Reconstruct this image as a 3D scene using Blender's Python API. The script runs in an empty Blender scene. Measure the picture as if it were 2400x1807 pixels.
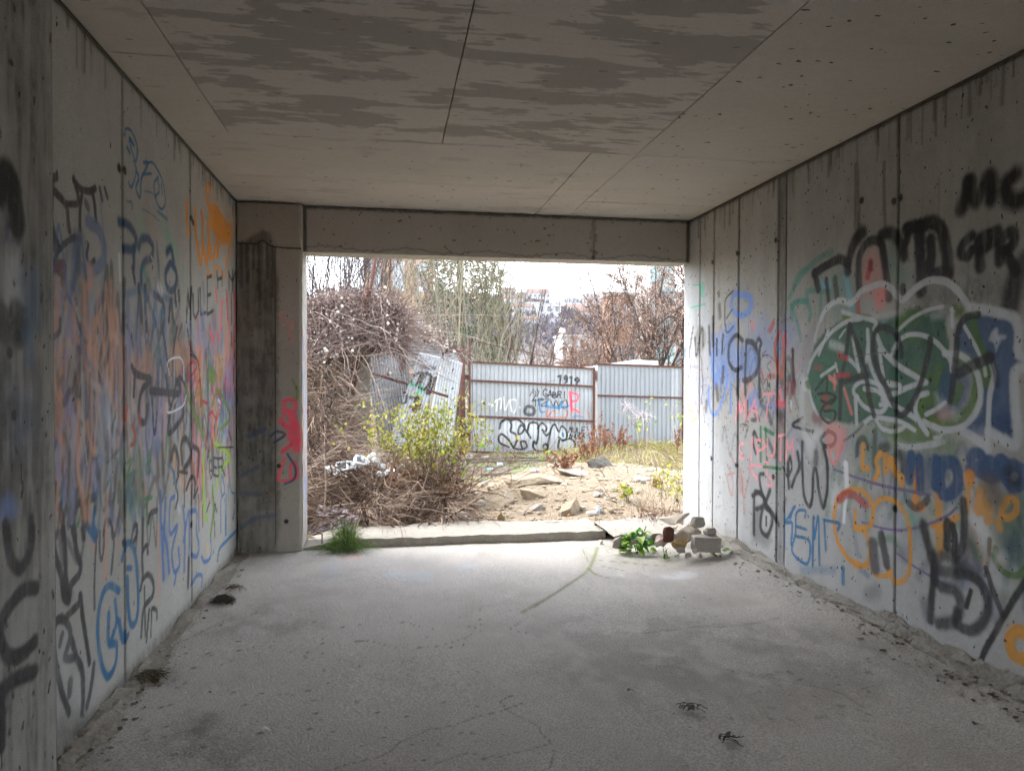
import bpy, bmesh, math, random
import numpy as np
from mathutils import Vector, Matrix

random.seed(7)
rng = np.random.default_rng(7)
SC = bpy.context.scene
COL = SC.collection
R = math.radians

# ------------------------------------------------------------------ camera
IMG_W, IMG_H, FOCAL = 2400.0, 1807.0, 1703.0
CAM_YAW, CAM_PITCH, CAM_ROLL = R(9.573), R(0.836), R(0.122)
CAM = np.array([0.0, 0.0, 1.5])
_f = np.array([math.sin(CAM_YAW)*math.cos(CAM_PITCH), math.cos(CAM_YAW)*math.cos(CAM_PITCH), -math.sin(CAM_PITCH)])
_r0 = np.array([math.cos(CAM_YAW), -math.sin(CAM_YAW), 0.0])
_u0 = np.cross(_r0, _f)
_r = math.cos(CAM_ROLL)*_r0 + math.sin(CAM_ROLL)*_u0
_u = -math.sin(CAM_ROLL)*_r0 + math.cos(CAM_ROLL)*_u0
cam_data = bpy.data.cameras.new('camera')
cam_data.sensor_fit = 'HORIZONTAL'
cam_data.sensor_width = 36.0
cam_data.lens = 36.0*FOCAL/IMG_W
cam_data.clip_start = 0.05
cam_data.clip_end = 3000.0
cam = bpy.data.objects.new('camera', cam_data)
COL.objects.link(cam)
M = Matrix(((_r[0], _u[0], -_f[0], CAM[0]), (_r[1], _u[1], -_f[1], CAM[1]), (_r[2], _u[2], -_f[2], CAM[2]), (0, 0, 0, 1)))
cam.matrix_world = M
SC.camera = cam

# ------------------------------------------------------------------ sky, sun, exposure
SUN_EL, SUN_AZ = R(52.0), R(-62.0)          # azimuth measured from +Y (out of the opening) towards +X
world = bpy.data.worlds.new('World')
SC.world = world
world.use_nodes = True
_nt = world.node_tree
_nt.nodes.clear()
_out = _nt.nodes.new('ShaderNodeOutputWorld')
_bg = _nt.nodes.new('ShaderNodeBackground')
_sky = _nt.nodes.new('ShaderNodeTexSky')
_sky.sky_type = 'NISHITA'
_sky.sun_disc = False
_sky.sun_elevation = SUN_EL
_sky.sun_rotation = SUN_AZ
_sky.air_density = 1.0
_sky.dust_density = 1.0
_sky.ozone_density = 1.0
_hs = _nt.nodes.new('ShaderNodeHueSaturation')
_hs.inputs['Saturation'].default_value = 0.28      # a thin white overcast
_bg.inputs['Strength'].default_value = 0.15
_nt.links.new(_sky.outputs[0], _hs.inputs['Color'])
_nt.links.new(_hs.outputs[0], _bg.inputs['Color'])
_nt.links.new(_bg.outputs[0], _out.inputs['Surface'])

sun_data = bpy.data.lights.new('sun', 'SUN')
sun_data.energy = 0.5
sun_data.angle = R(22.0)
sun_data.color = (1.0, 0.96, 0.9)
sun = bpy.data.objects.new('sun', sun_data)
COL.objects.link(sun)
_sd = Vector((math.sin(SUN_AZ)*math.cos(SUN_EL), math.cos(SUN_AZ)*math.cos(SUN_EL), math.sin(SUN_EL)))
sun.rotation_euler = _sd.to_track_quat('Z', 'Y').to_euler()
sun.location = (0, 0, 30)

vs = SC.view_settings
vs.view_transform = 'Standard'
vs.look = 'None'
vs.gamma = 1.0
vs.use_curve_mapping = False
vs.exposure = 3.2
SC.cycles.use_denoising = True
SC.cycles.use_adaptive_sampling = True
SC.cycles.adaptive_threshold = 0.02
try:
    SC.cycles.denoiser = 'OPENIMAGEDENOISE'
    SC.cycles.denoising_input_passes = 'RGB_ALBEDO_NORMAL'
    SC.cycles.denoising_prefilter = 'FAST'
except Exception:
    pass
SC.cycles.max_bounces = 6
SC.cycles.diffuse_bounces = 5
SC.cycles.glossy_bounces = 2
SC.cycles.transparent_max_bounces = 8
SC.cycles.caustics_reflective = False
SC.cycles.caustics_refractive = False
SC.cycles.sample_clamp_indirect = 8.0

# ------------------------------------------------------------------ helpers: points, meshes, things
def ray(x, y):
    d = (x-IMG_W/2)/FOCAL*_r + (IMG_H/2-y)/FOCAL*_u + _f
    return d

def on_plane(x, y, axis, value):
    """the point of an axis-aligned plane of the place that a photograph pixel shows"""
    d = ray(x, y)
    return CAM + (value-CAM[axis])/d[axis]*d

def tag(o, label=None, cat=None, group=None, kind=None):
    if label: o['label'] = label
    if cat: o['category'] = cat
    if group: o['group'] = group
    if kind: o['kind'] = kind
    return o

def thing(name, label, cat, loc=(0, 0, 0), group=None, rot=(0, 0, 0)):
    o = bpy.data.objects.new(name, None)
    COL.objects.link(o)
    o.location = loc
    o.rotation_euler = rot
    o.empty_display_size = 0.1
    return tag(o, label, cat, group)

def link(name, me, mat=None, parent=None):
    o = bpy.data.objects.new(name, me)
    COL.objects.link(o)
    if mat is not None and len(me.materials) == 0:
        me.materials.append(mat)
    if parent is not None:
        o.parent = parent
    return o

def mesh_np(name, V, F, smooth=False):
    """V (n,3) float, F (m,k) int, all faces of k corners"""
    V = np.asarray(V, np.float32); F = np.asarray(F, np.int32)
    me = bpy.data.meshes.new(name)
    n, (m, k) = len(V), F.shape
    me.vertices.add(n); me.vertices.foreach_set('co', V.ravel())
    me.loops.add(m*k); me.loops.foreach_set('vertex_index', F.ravel())
    me.polygons.add(m)
    me.polygons.foreach_set('loop_start', np.arange(m, dtype=np.int32)*k)
    try:
        me.polygons.foreach_set('loop_total', np.full(m, k, np.int32))
    except Exception:
        pass
    me.polygons.foreach_set('use_smooth', np.full(m, smooth, bool))
    me.update(calc_edges=True)
    return me

class MB:
    """collects boxes, tubes, blades and rocks of ONE piece, then builds one mesh object"""
    def __init__(s): s.v = []; s.f = []; s.n = 0; s.c = []
    def add(s, V, F, col=None):
        V = np.asarray(V, float)
        s.v.append(V); s.f += [tuple(int(i)+s.n for i in q) for q in F]
        s.c.append(np.tile(np.asarray(col if col is not None else (1, 1, 1, 1), float), (len(V), 1)))
        s.n += len(V)
        return s
    def box(s, lo, hi, mat=None, col=None):
        x0, y0, z0 = lo; x1, y1, z1 = hi
        V = np.array([(x0, y0, z0), (x1, y0, z0), (x1, y1, z0), (x0, y1, z0), (x0, y0, z1), (x1, y0, z1), (x1, y1, z1), (x0, y1, z1)], float)
        if mat is not None:
            V = np.array([list(mat @ Vector(p)) for p in V])
        return s.add(V, [(0, 3, 2, 1), (4, 5, 6, 7), (0, 1, 5, 4), (1, 2, 6, 5), (2, 3, 7, 6), (3, 0, 4, 7)], col)
    def tube(s, pts, rad, k=5, col=None, cap=True):
        P = np.asarray(pts, float); n = len(P)
        rr = np.full(n, rad) if np.isscalar(rad) else np.asarray(rad, float)
        T = np.gradient(P, axis=0); T /= np.linalg.norm(T, axis=1)[:, None]+1e-9
        ref = np.array([0, 0, 1.0]) if abs(T[0][2]) < 0.9 else np.array([1.0, 0, 0])
        A = np.cross(T, ref); A /= np.linalg.norm(A, axis=1)[:, None]+1e-9
        B = np.cross(T, A)
        a = np.arange(k)*2*math.pi/k
        V = P[:, None, :] + rr[:, None, None]*(np.cos(a)[None, :, None]*A[:, None, :]+np.sin(a)[None, :, None]*B[:, None, :])
        F = [(i*k+j, i*k+(j+1) % k, (i+1)*k+(j+1) % k, (i+1)*k+j) for i in range(n-1) for j in range(k)]
        if cap:
            F.append(tuple(range(k-1, -1, -1))); F.append(tuple((n-1)*k+j for j in range(k)))
        return s.add(V.reshape(-1, 3), F, col)
    def build(s, name, mat, parent=None, smooth=False, attr=False):
        me = bpy.data.meshes.new(name)
        V = np.concatenate(s.v)
        me.from_pydata(V.tolist(), [], s.f)
        if smooth:
            me.polygons.foreach_set('use_smooth', np.ones(len(me.polygons), bool))
        if attr:
            ca = me.color_attributes.new('paint', 'FLOAT_COLOR', 'POINT')
            ca.data.foreach_set('color', np.concatenate(s.c).astype(np.float32).ravel())
        me.update()
        return link(name, me, mat, parent)

_ico_cache = {}
def ico(sub):
    if sub not in _ico_cache:
        bm = bmesh.new(); bmesh.ops.create_icosphere(bm, subdivisions=sub, radius=1.0)
        V = np.array([v.co[:] for v in bm.verts]); F = [tuple(v.index for v in f.verts) for f in bm.faces]
        bm.free(); _ico_cache[sub] = (V, F)
    return _ico_cache[sub]

def vnoise3(P, scale, seed):
    """smooth value noise at points P (n,3)"""
    r = np.random.default_rng(seed); T = r.random((32, 32, 32))
    Q = np.asarray(P, float)/scale+100.0; i = np.floor(Q).astype(int); f = Q-i; f = f*f*(3-2*f)
    o = 0
    for dx in (0, 1):
        for dy in (0, 1):
            for dz in (0, 1):
                w = (f[:, 0] if dx else 1-f[:, 0])*(f[:, 1] if dy else 1-f[:, 1])*(f[:, 2] if dz else 1-f[:, 2])
                o = o+w*T[(i[:, 0]+dx) % 32, (i[:, 1]+dy) % 32, (i[:, 2]+dz) % 32]
    return o

def rock_mesh(name, size, seed, sub=3, cuts=9, rough=0.05):
    """an angular stone: a sphere cut by random planes, with a rough skin"""
    r = np.random.default_rng(seed); V, F = ico(sub); V = V.copy()
    for _ in range(cuts+5):
        n = r.normal(size=3); n /= np.linalg.norm(n); d = r.uniform(0.36, 0.66)
        k = V@n-d; m = k > 0; V[m] -= k[m][:, None]*n
    V += V*(vnoise3(V, 0.35, seed+1)-0.5)[:, None]*rough*2+V*(vnoise3(V, 0.13, seed+2)-0.5)[:, None]*rough
    V *= np.asarray(size)/2/np.abs(V).max(axis=0)
    return mesh_np(name, V, np.array(F), False)

# ------------------------------------------------------------------ materials
def s2l(h):
    c = [int(h[i:i+2], 16)/255 for i in (0, 2, 4)]
    return tuple((x/12.92 if x <= 0.04045 else ((x+0.055)/1.055)**2.4) for x in c)

class NT:
    def __init__(s, name):
        s.m = bpy.data.materials.new(name); s.m.use_nodes = True
        s.t = s.m.node_tree; s.t.nodes.clear()
        s.out = s.t.nodes.new('ShaderNodeOutputMaterial')
        s.b = s.t.nodes.new('ShaderNodeBsdfPrincipled')
        s.b.inputs['Specular IOR Level'].default_value = 0.25
        s.t.links.new(s.b.outputs[0], s.out.inputs[0])
    def n(s, t, **k):
        o = s.t.nodes.new(t)
        for a, v in k.items(): setattr(o, a, v)
        return o
    def l(s, a, b): s.t.links.new(a, b)
    def pos(s, sc=(1, 1, 1), kind='world'):
        if kind == 'world':
            g = s.n('ShaderNodeNewGeometry').outputs['Position']
        else:
            g = s.n('ShaderNodeTexCoord').outputs['Object']
        m = s.n('ShaderNodeMapping'); m.inputs['Scale'].default_value = sc
        s.l(g, m.inputs['Vector']); return m.outputs[0]
    def noise(s, vec, scale, detail=4, rough=0.55, dist=0.0):
        o = s.n('ShaderNodeTexNoise'); o.inputs['Scale'].default_value = scale
        o.inputs['Detail'].default_value = detail; o.inputs['Roughness'].default_value = rough
        o.inputs['Distortion'].default_value = dist
        s.l(vec, o.inputs['Vector']); return o.outputs['Fac']
    def voro(s, vec, scale, feature='F1', out='Distance', rand=1.0):
        o = s.n('ShaderNodeTexVoronoi'); o.feature = feature; o.inputs['Scale'].default_value = scale
        o.inputs['Randomness'].default_value = rand
        s.l(vec, o.inputs['Vector']); return o.outputs[out]
    def ramp(s, fac, lo, hi, a=0.0, b=1.0, smooth=False):
        o = s.n('ShaderNodeMapRange'); o.interpolation_type = 'SMOOTHSTEP' if smooth else 'LINEAR'
        for k, v in zip(('From Min', 'From Max', 'To Min', 'To Max'), (lo, hi, a, b)): o.inputs[k].default_value = v
        s.l(fac, o.inputs['Value']); return o.outputs[0]
    def math(s, op, a, b=None):
        o = s.n('ShaderNodeMath'); o.operation = op
        for i, v in enumerate((a, b)):
            if v is None: continue
            if isinstance(v, (int, float)): o.inputs[i].default_value = v
            else: s.l(v, o.inputs[i])
        return o.outputs[0]
    def mix(s, fac, a, b, mode='MIX'):
        o = s.n('ShaderNodeMix'); o.data_type = 'RGBA'; o.blend_type = mode
        for sock, v in ((o.inputs['Factor'], fac), (o.inputs['A'], a), (o.inputs['B'], b)):
            if isinstance(v, (int, float)): sock.default_value = v
            elif isinstance(v, tuple): sock.default_value = (*v[:3], 1)
            else: s.l(v, sock)
        return o.outputs['Result']
    def bump(s, h, dist=0.01, strength=1.0, prev=None):
        o = s.n('ShaderNodeBump'); o.inputs['Distance'].default_value = dist; o.inputs['Strength'].default_value = strength
        s.l(h, o.inputs['Height'])
        if prev is not None: s.l(prev, o.inputs['Normal'])
        return o.outputs[0]
    def done(s, col=None, rough=0.9, normal=None):
        for k, v in (('Base Color', col), ('Roughness', rough)):
            if v is None: continue
            if isinstance(v, tuple): s.b.inputs[k].default_value = (*v[:3], 1)
            elif isinstance(v, (int, float)): s.b.inputs[k].default_value = v
            else: s.l(v, s.b.inputs[k])
        if normal is not None: s.l(normal, s.b.inputs['Normal'])
        return s.m

def concrete(name, base, dark, stretch=(1, 1, 1), mottle=0.5, pits=1.0, grain=260.0, paint=False, bump=1.0, pit_scale=9.0, flakes=None, speck=.25):
    m = NT(name); p = m.pos(); ps = m.pos(stretch)
    big = m.noise(p, 1.3, 3, 0.6); streak = m.noise(ps, 4.0, 4, 0.65); fine = m.noise(p, grain, 0, 0.6); mid = m.noise(p, 22, 3, 0.65)
    f = m.math('MULTIPLY', m.ramp(big, 0.3, 0.75), m.ramp(streak, 0.25, 0.75))
    c = m.mix(m.math('MULTIPLY', f, mottle), base, dark)
    if flakes:                                                 # patches where the thin cement skin came away with the formwork ply
        fl = m.math('ADD', m.math('MULTIPLY', m.noise(m.pos(flakes[0]), 1.0, 6, 0.62, 0.2), 0.8), m.math('MULTIPLY', m.noise(m.pos((2.6, 24, 1)), 1.0, 2), 0.2))
        c = m.mix(m.math('MULTIPLY', m.ramp(fl, flakes[2], flakes[2]+0.02), flakes[3]), c, flakes[1])
    c = m.mix(m.ramp(mid, 0.35, 0.7, 0.0, 0.22), c, dark)
    c = m.mix(m.ramp(fine, 0.3, 0.7, 0.0, speck), c, tuple(x*0.55 for x in dark))
    # air holes: sparse dark pits, in clusters
    pv = m.n('ShaderNodeVectorMath', operation='ADD'); m.l(m.pos(tuple(1.0 if i != stretch.index(min(stretch)) else 0.62 for i in range(3))), pv.inputs[0])
    nz = m.n('ShaderNodeTexNoise'); nz.inputs['Scale'].default_value = 35; nz.inputs['Detail'].default_value = 0; m.l(p, nz.inputs['Vector'])
    sc = m.n('ShaderNodeVectorMath', operation='SCALE'); sc.inputs['Scale'].default_value = 0.02; m.l(nz.outputs['Color'], sc.inputs[0]); m.l(sc.outputs[0], pv.inputs[1])
    hole = None
    for scl, rad, thr in ((pit_scale, 0.085, 0.62), (pit_scale*3.1, 0.18, 0.50)):
        v = m.n('ShaderNodeTexVoronoi'); v.inputs['Scale'].default_value = scl; m.l(pv.outputs[0], v.inputs['Vector'])
        sep = m.n('ShaderNodeSeparateColor'); m.l(v.outputs['Color'], sep.inputs[0])
        keep = m.math('GREATER_THAN', m.math('ADD', m.math('MULTIPLY', sep.outputs[0], 0.6), m.math('MULTIPLY', big, 0.5)), thr)
        radv = m.math('MULTIPLY', m.ramp(sep.outputs[1], 0, 1, 0.35, 1.0), rad)
        h = m.math('MULTIPLY', m.math('LESS_THAN', v.outputs['Distance'], radv), keep)
        hole = h if hole is None else m.math('MAXIMUM', hole, h)
    rough = 0.92
    if paint:
        at = m.n('ShaderNodeAttribute'); at.attribute_name = 'paint'
        wear = m.math('MULTIPLY', m.ramp(mid, 0.25, 0.42, 0.9, 1.0), m.ramp(fine, 0.15, 0.4, 0.9, 1.0))
        al = m.math('MULTIPLY', at.outputs['Alpha'], wear)
        tint = m.mix(m.ramp(streak, 0.3, 0.7, 0.0, 0.35), at.outputs['Color'], (0.55, 0.55, 0.55), 'MULTIPLY')
        c = m.mix(al, c, tint)
        rough = m.ramp(al, 0, 1, 0.92, 0.62)
    c = m.mix(m.math('MULTIPLY', hole, 0.85*pits), c, (0.012, 0.011, 0.010))
    h1 = m.math('ADD', m.math('MULTIPLY', m.noise(p, 30, 2, 0.7), 0.6), m.math('MULTIPLY', fine, 0.25))
    nrm = m.bump(h1, 0.004*bump, 0.8)
    return m.done(c, rough, nrm)

def plain(name, col, rough=0.85, var=0.35, scale=14.0, bump=0.0, spec=None, kind='world'):
    m = NT(name); p = m.pos(kind=kind)
    a = m.noise(p, scale, 5, 0.6)
    c = m.mix(m.ramp(a, 0.3, 0.72), tuple(x*(1+var*0.5) for x in col), tuple(x*(1-var) for x in col))
    if spec is not None: m.b.inputs['Specular IOR Level'].default_value = spec
    return m.done(c, rough, m.bump(m.noise(p, scale*4, 4), bump, 1.0) if bump else None)

# ------------------------------------------------------------------ paint canvases (graffiti and stains as colour on fine wall meshes)
def vn2(S, T, ls, lt, seed):
    r = np.random.default_rng(seed); G = r.random((64, 64))
    a = np.asarray(S)/ls+50; b = np.asarray(T)/lt+50
    i = np.floor(a).astype(int); j = np.floor(b).astype(int); f = a-i; g = b-j; f = f*f*(3-2*f); g = g*g*(3-2*g)
    i0, i1, j0, j1 = i % 64, (i+1) % 64, j % 64, (j+1) % 64
    return (G[i0, j0]*(1-f)+G[i1, j0]*f)*(1-g)+(G[i0, j1]*(1-f)+G[i1, j1]*f)*g

class Canvas:
    """a rectangular face: origin + s*U + t*V ; colour laid on a grid of points"""
    def __init__(c, O, U, V, s, t):
        c.O, c.U, c.V = (np.asarray(a, float) for a in (O, U, V)); c.N = np.cross(c.U, c.V)
        c.s, c.t = np.asarray(s, float), np.asarray(t, float)
        c.rgb = np.zeros((len(c.t), len(c.s), 3)); c.a = np.zeros((len(c.t), len(c.s)))
        c.reg = (0.0, 0.0, 1.0); c.seed = 1
        S, T = np.meshgrid(c.s, c.t)
        c.n1 = 0.5*vn2(S, T, 0.05, 0.07, 11)+0.5*vn2(S, T, 0.017, 0.022, 12)
        c.n2 = 0.6*vn2(S, T, 0.03, 0.30, 13)+0.4*vn2(S, T, 0.012, 0.09, 14)
        c.n3 = 0.6*vn2(S, T, 0.16, 0.22, 15)+0.4*vn2(S, T, 0.06, 0.08, 16)
    def region(c, ox, oy, k): c.reg = (ox, oy, k); return c
    def px(c, x, y):
        ox, oy, k = c.reg; d = ray(ox+x/k, oy+y/k)
        q = CAM+d*(((c.O-CAM)@c.N)/(d@c.N))-c.O
        return q@c.U, q@c.V
    def pts(c, txt):
        return np.array([c.px(*map(float, w.split(','))) for w in txt.split()])
    def sub(c, lo, hi):
        i0, i1 = np.searchsorted(c.s, (lo[0], hi[0])); j0, j1 = np.searchsorted(c.t, (lo[1], hi[1]))
        return slice(max(j0-1, 0), j1+1), slice(max(i0-1, 0), i1+1)
    @staticmethod
    def smooth(P, n=5):
        if len(P) < 3: return P
        closed = np.allclose(P[0], P[-1])
        Q = np.vstack([P[-2] if closed else 2*P[0]-P[1], P, P[1] if closed else 2*P[-1]-P[-2]])
        u = np.arange(n)/n; o = []
        for i in range(len(P)-1):
            a, b, d, e = Q[i], Q[i+1], Q[i+2], Q[i+3]
            for x in u:
                o.append(0.5*((2*b)+(d-a)*x+(2*a-5*b+4*d-e)*x*x+(3*b-a-3*d+e)*x**3))
        o.append(P[-1]); return np.array(o)
    def dist(c, P, js, is_):
        S, T = np.meshgrid(c.s[is_], c.t[js]); D = np.full(S.shape, 1e9)
        for a, b in zip(P[:-1], P[1:]):
            ab = b-a; L = ab@ab+1e-12
            u = np.clip(((S-a[0])*ab[0]+(T-a[1])*ab[1])/L, 0, 1)
            D = np.minimum(D, (S-a[0]-u*ab[0])**2+(T-a[1]-u*ab[1])**2)
        return np.sqrt(D), S, T
    def over(c, js, is_, col, al):
        al = np.clip(al, 0, 1); A = c.a[js, is_]; o = al+A*(1-al)
        w = np.where(o > 1e-6, al/np.maximum(o, 1e-6), 0)[..., None]
        c.rgb[js, is_] = c.rgb[js, is_]*(1-w)+np.asarray(col)*w; c.a[js, is_] = o
    def stroke(c, col, w, txt, soft=0.35, a=0.92, halo=0.035, sharp=False, drips=0, P=None, dry=0.25):
        """a sprayed line w metres wide"""
        P = c.pts(txt) if P is None else P
        if not sharp: P = c.smooth(P)
        h = w/2; m = h*(1+soft)+3*w*(halo > 0)
        js, is_ = c.sub(P.min(0)-m, P.max(0)+m)
        D, S, T = c.dist(P, js, is_)
        D = D*(1+0.35*(c.n1[js, is_]-0.5))
        e0, e1 = h*(1+soft), h*(1-soft)
        x = np.clip((e0-D)/(e0-e1), 0, 1); x = x*x*(3-2*x)
        al = a*x*(1-dry*np.clip((c.n2[js, is_]-0.45)*2.5, 0, 1))+halo*np.exp(-(D/(1.3*w))**2)
        c.over(js, is_, col, al)
        c.seed += 1; r = np.random.default_rng(c.seed)
        for _ in range(drips):
            q = P[r.integers(len(P))]; L = r.uniform(0.06, 0.3)
            c.stroke(col, 0.009, '', 0.5, a*0.9, 0, True, 0, np.array([q, q-[0.003, L]]), 0)
    def fill(c, col, txt, a=0.9, soft=0.02, grain=0.3, streak=0.0, patch=0.0, P=None):
        """a filled patch; grain: fine gaps; streak: vertical streaking; patch: cloudy cover"""
        P = c.smooth(c.pts(txt)) if P is None else P
        if not np.allclose(P[0], P[-1]): P = np.vstack([P, P[:1]])
        js, is_ = c.sub(P.min(0)-soft, P.max(0)+soft)
        D, S, T = c.dist(P, js, is_); ins = np.zeros(S.shape, bool)
        for (x0, y0), (x1, y1) in zip(P[:-1], P[1:]):
            ins ^= ((y0 > T) != (y1 > T)) & (S < (x1-x0)*(T-y0)/(y1-y0+1e-12)+x0)
        sd = np.where(ins, D, -D)+soft*1.4*(c.n1[js, is_]-0.5)
        x = np.clip(sd/soft*0.5+0.5, 0, 1); x = x*x*(3-2*x)
        al = a*x*(1-grain*c.n1[js, is_])
        if streak: al = al*(1-streak+streak*np.clip((c.n2[js, is_]-0.35)*3.2, 0, 1))
        if patch: al = al*(1-patch+patch*np.clip((c.n3[js, is_]-0.36)*4.0, 0, 1))
        c.over(js, is_, col, al)
    def text(c, col, w, word, quad, **k):
        """hand lettering: quad = pixel corners top-left, top-right, bottom-right, bottom-left"""
        q = np.array([list(map(float, z.split(','))) for z in quad.split()]); n = len(word)
        rj = np.random.default_rng(len(word)*7+ord(word[0]))
        for i, ch in enumerate(word):
            kx, ky, sh = rj.normal(1, .12), rj.normal(1, .1), rj.normal(0, .12)
            for line in FONT.get(ch, ()):
                o = []
                for gx, gy in line:
                    gx, gy = (gx-.5)*kx+.5+sh*(gy-.5)+rj.normal(0, .05), gy*ky+rj.normal(0, .05)
                    u = (i+0.12+0.76*gx)/n; v = 1-gy
                    p = (q[0]*(1-u)+q[1]*u)*(1-v)+(q[3]*(1-u)+q[2]*u)*v
                    o.append(c.px(*p))
                c.stroke(col, w, '', P=np.array(o), sharp=True, **k)
    def lines(c, txt, **k):
        """one stroke a line: colour width points..."""
        for row in txt.strip().splitlines():
            row = row.strip()
            if not row: continue
            col, w, rest = row.split(None, 2)
            kk = dict(k); first = rest.split()[0]
            while '=' in first:
                a, b = first.split('='); kk[a] = float(b) if a != 'drips' else int(b); rest = rest.split(None, 1)[1]; first = rest.split()[0]
            c.stroke(PAINT[col], float(w)/1000, rest, **kk)
    def mesh(c, name, i0, i1, bulge=None):
        """mesh of columns i0..i1"""
        s = c.s[i0:i1]; S, T = np.meshgrid(s, c.t)
        V = c.O+S[..., None]*c.U+T[..., None]*c.V
        if bulge is not None: V = V+bulge(S, T)[..., None]*c.N
        nr, nc = S.shape; idx = np.arange(nr*nc).reshape(nr, nc)
        F = np.stack([idx[:-1, :-1], idx[:-1, 1:], idx[1:, 1:], idx[1:, :-1]], -1).reshape(-1, 4)
        me = mesh_np(name, V.reshape(-1, 3), F, True)
        ca = me.color_attributes.new('paint', 'FLOAT_COLOR', 'POINT')
        ca.data.foreach_set('color', np.concatenate([c.rgb[:, i0:i1], c.a[:, i0:i1, None]], -1).astype(np.float32).ravel())
        return me

def arc(cx, cy, rx, ry, a0, a1, n=7):
    return [(cx+rx*math.cos(R(a0+(a1-a0)*i/n)), cy+ry*math.sin(R(a0+(a1-a0)*i/n))) for i in range(n+1)]
FONT = {
 'A': [[(0, 0), (.5, 1), (1, 0)], [(.2, .35), (.85, .35)]], 'B': [[(0, 0), (0, 1)], [(0, 1), (.7, .95), (.8, .75), (.6, .55), (0, .5)], [(0, .5), (.8, .45), (1, .2), (.7, 0), (0, 0)]],
 'C': [arc(.6, .5, .6, .5, 60, 300)], 'D': [[(0, 0), (0, 1), (.6, .9), (1, .5), (.6, .1), (0, 0)]], 'E': [[(1, 1), (0, 1), (0, 0), (1, 0)], [(0, .5), (.7, .5)]],
 'F': [[(1, 1), (0, 1), (0, 0)], [(0, .5), (.7, .55)]], 'G': [arc(.6, .5, .6, .5, 50, 340)+[(.55, .45)]], 'H': [[(0, 1), (0, 0)], [(1, 1), (1, 0)], [(0, .5), (1, .5)]],
 'I': [[(.5, 1), (.5, 0)]], 'J': [[(.8, 1), (.8, .2), (.5, 0), (.1, .2)]], 'K': [[(0, 1), (0, 0)], [(1, 1), (0, .45), (1, 0)]], 'L': [[(0, 1), (0, 0), (1, 0)]],
 'M': [[(0, 0), (.15, 1), (.5, .35), (.85, 1), (1, 0)]], 'N': [[(0, 0), (0, 1), (1, 0), (1, 1)]], 'O': [arc(.5, .5, .5, .5, 90, 450, 10)], 'P': [[(0, 0), (0, 1), (.8, .95), (1, .75), (.8, .5), (0, .45)]],
 'R': [[(0, 0), (0, 1), (.8, .95), (.95, .75), (.7, .52), (0, .48)], [(.4, .5), (1, 0)]], 'S': [[(.95, .85), (.5, 1), (.05, .78), (.3, .55), (.9, .35), (.8, .08), (.4, 0), (0, .15)]],
 'T': [[(0, 1), (1, 1)], [(.5, 1), (.5, 0)]], 'U': [[(0, 1), (0, .25), (.4, 0), (.9, .2), (1, 1)]], 'V': [[(0, 1), (.5, 0), (1, 1)]], 'W': [[(0, 1), (.25, 0), (.5, .7), (.75, 0), (1, 1)]],
 'Y': [[(0, 1), (.5, .5), (1, 1)], [(.5, .5), (.3, 0)]], 'Z': [[(0, 1), (1, 1), (0, 0), (1, 0)]], '1': [[(.1, .75), (.6, 1), (.6, 0)]], '9': [[(.95, .6), (.5, .5), (.1, .75), (.5, 1), (.95, .8), (.9, .3), (.6, 0)]],
 '2': [[(0, .8), (.4, 1), (.9, .8), (.7, .5), (0, 0), (1, .05)]], '0': [arc(.5, .5, .45, .5, 90, 450, 10)], '3': [[(0, .95), (.7, 1), (.9, .75), (.4, .55), (.95, .35), (.7, 0), (0, .08)]],
}
PAINT = {k: s2l(v) for k, v in dict(black='141416', char='2b2b2e', grey='55555c', dgrey='3d3d40', blue='2d6f9c', dblue='1d4a6e', navy='20406a', lblue='7a8fd0', sky='6f93d8', slate='6a7ca0', lav='9a9cc8', teal='2f8f83', mint='5fc0a0',
    green='2f7d4a', dgreen='14604a', piece='125c46', olive='6a8a2c', lime='9ccc2c', orange='e8930e', ochre='d99a3a', rust='b8532c', peach='d8a184', salmon='e88a86', pink='f0a0aa', hot='f0566e', red='b8303a', maroon='7c2a34', white='e9ebee', offw='c8ccd0', purple='7a6a94', cyan='7fc0d8', yellow='f2c257', brown='6a5a48', sprayblue='3d86b6', dirt='3a3428', mould='16170f', moss='636a1a', pale='b4b2a6').items()}

# ------------------------------------------------------------------ the concrete bay
XL, XR, ZC, YB = -1.26, 2.775, 2.95, 6.45       # left wall, right wall, ceiling, beam front
Y0 = -4.0                                        # the bay is open behind the photographer
WALLC = (0.53, 0.525, 0.50); WALLD = (0.33, 0.325, 0.30)
M_WALL = concrete('painted_concrete', WALLC, WALLD, (1, 1, 0.12), 0.85, 1.0, paint=True, bump=2.2, speck=.4)
M_WALLN = concrete('bare_concrete', WALLC, WALLD, (1, 1, 0.12), 0.85, 1.0, bump=2.2, speck=.4)
M_CORE = concrete('concrete_core', (0.2, 0.19, 0.165), (0.09, 0.085, 0.07), (1, 1, 0.2), 0.7, 0.6)
M_PILLAR = concrete('pillar_concrete', (0.40, 0.37, 0.33), (0.24, 0.22, 0.185), (1, 1, 0.15), 0.6, 0.7, paint=True)
M_BEAM = concrete('beam_concrete', (0.45, 0.42, 0.38), (0.31, 0.285, 0.25), (1, 1, 0.3), 0.6, 0.45, paint=True)
M_LIGHTC = concrete('weathered_pale_concrete', (0.56, 0.53, 0.47), (0.36, 0.34, 0.3), (1, 1, 0.3), 0.5, 0.9, pit_scale=22)
M_CEIL = concrete('ceiling_concrete', (0.62, 0.58, 0.515), (0.44, 0.405, 0.35), (0.16, 1, 1), 0.7, 0.7, pit_scale=5, flakes=((1.3, 3.0, 1), (0.46, 0.425, 0.37), 0.56, 0.7))
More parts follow.
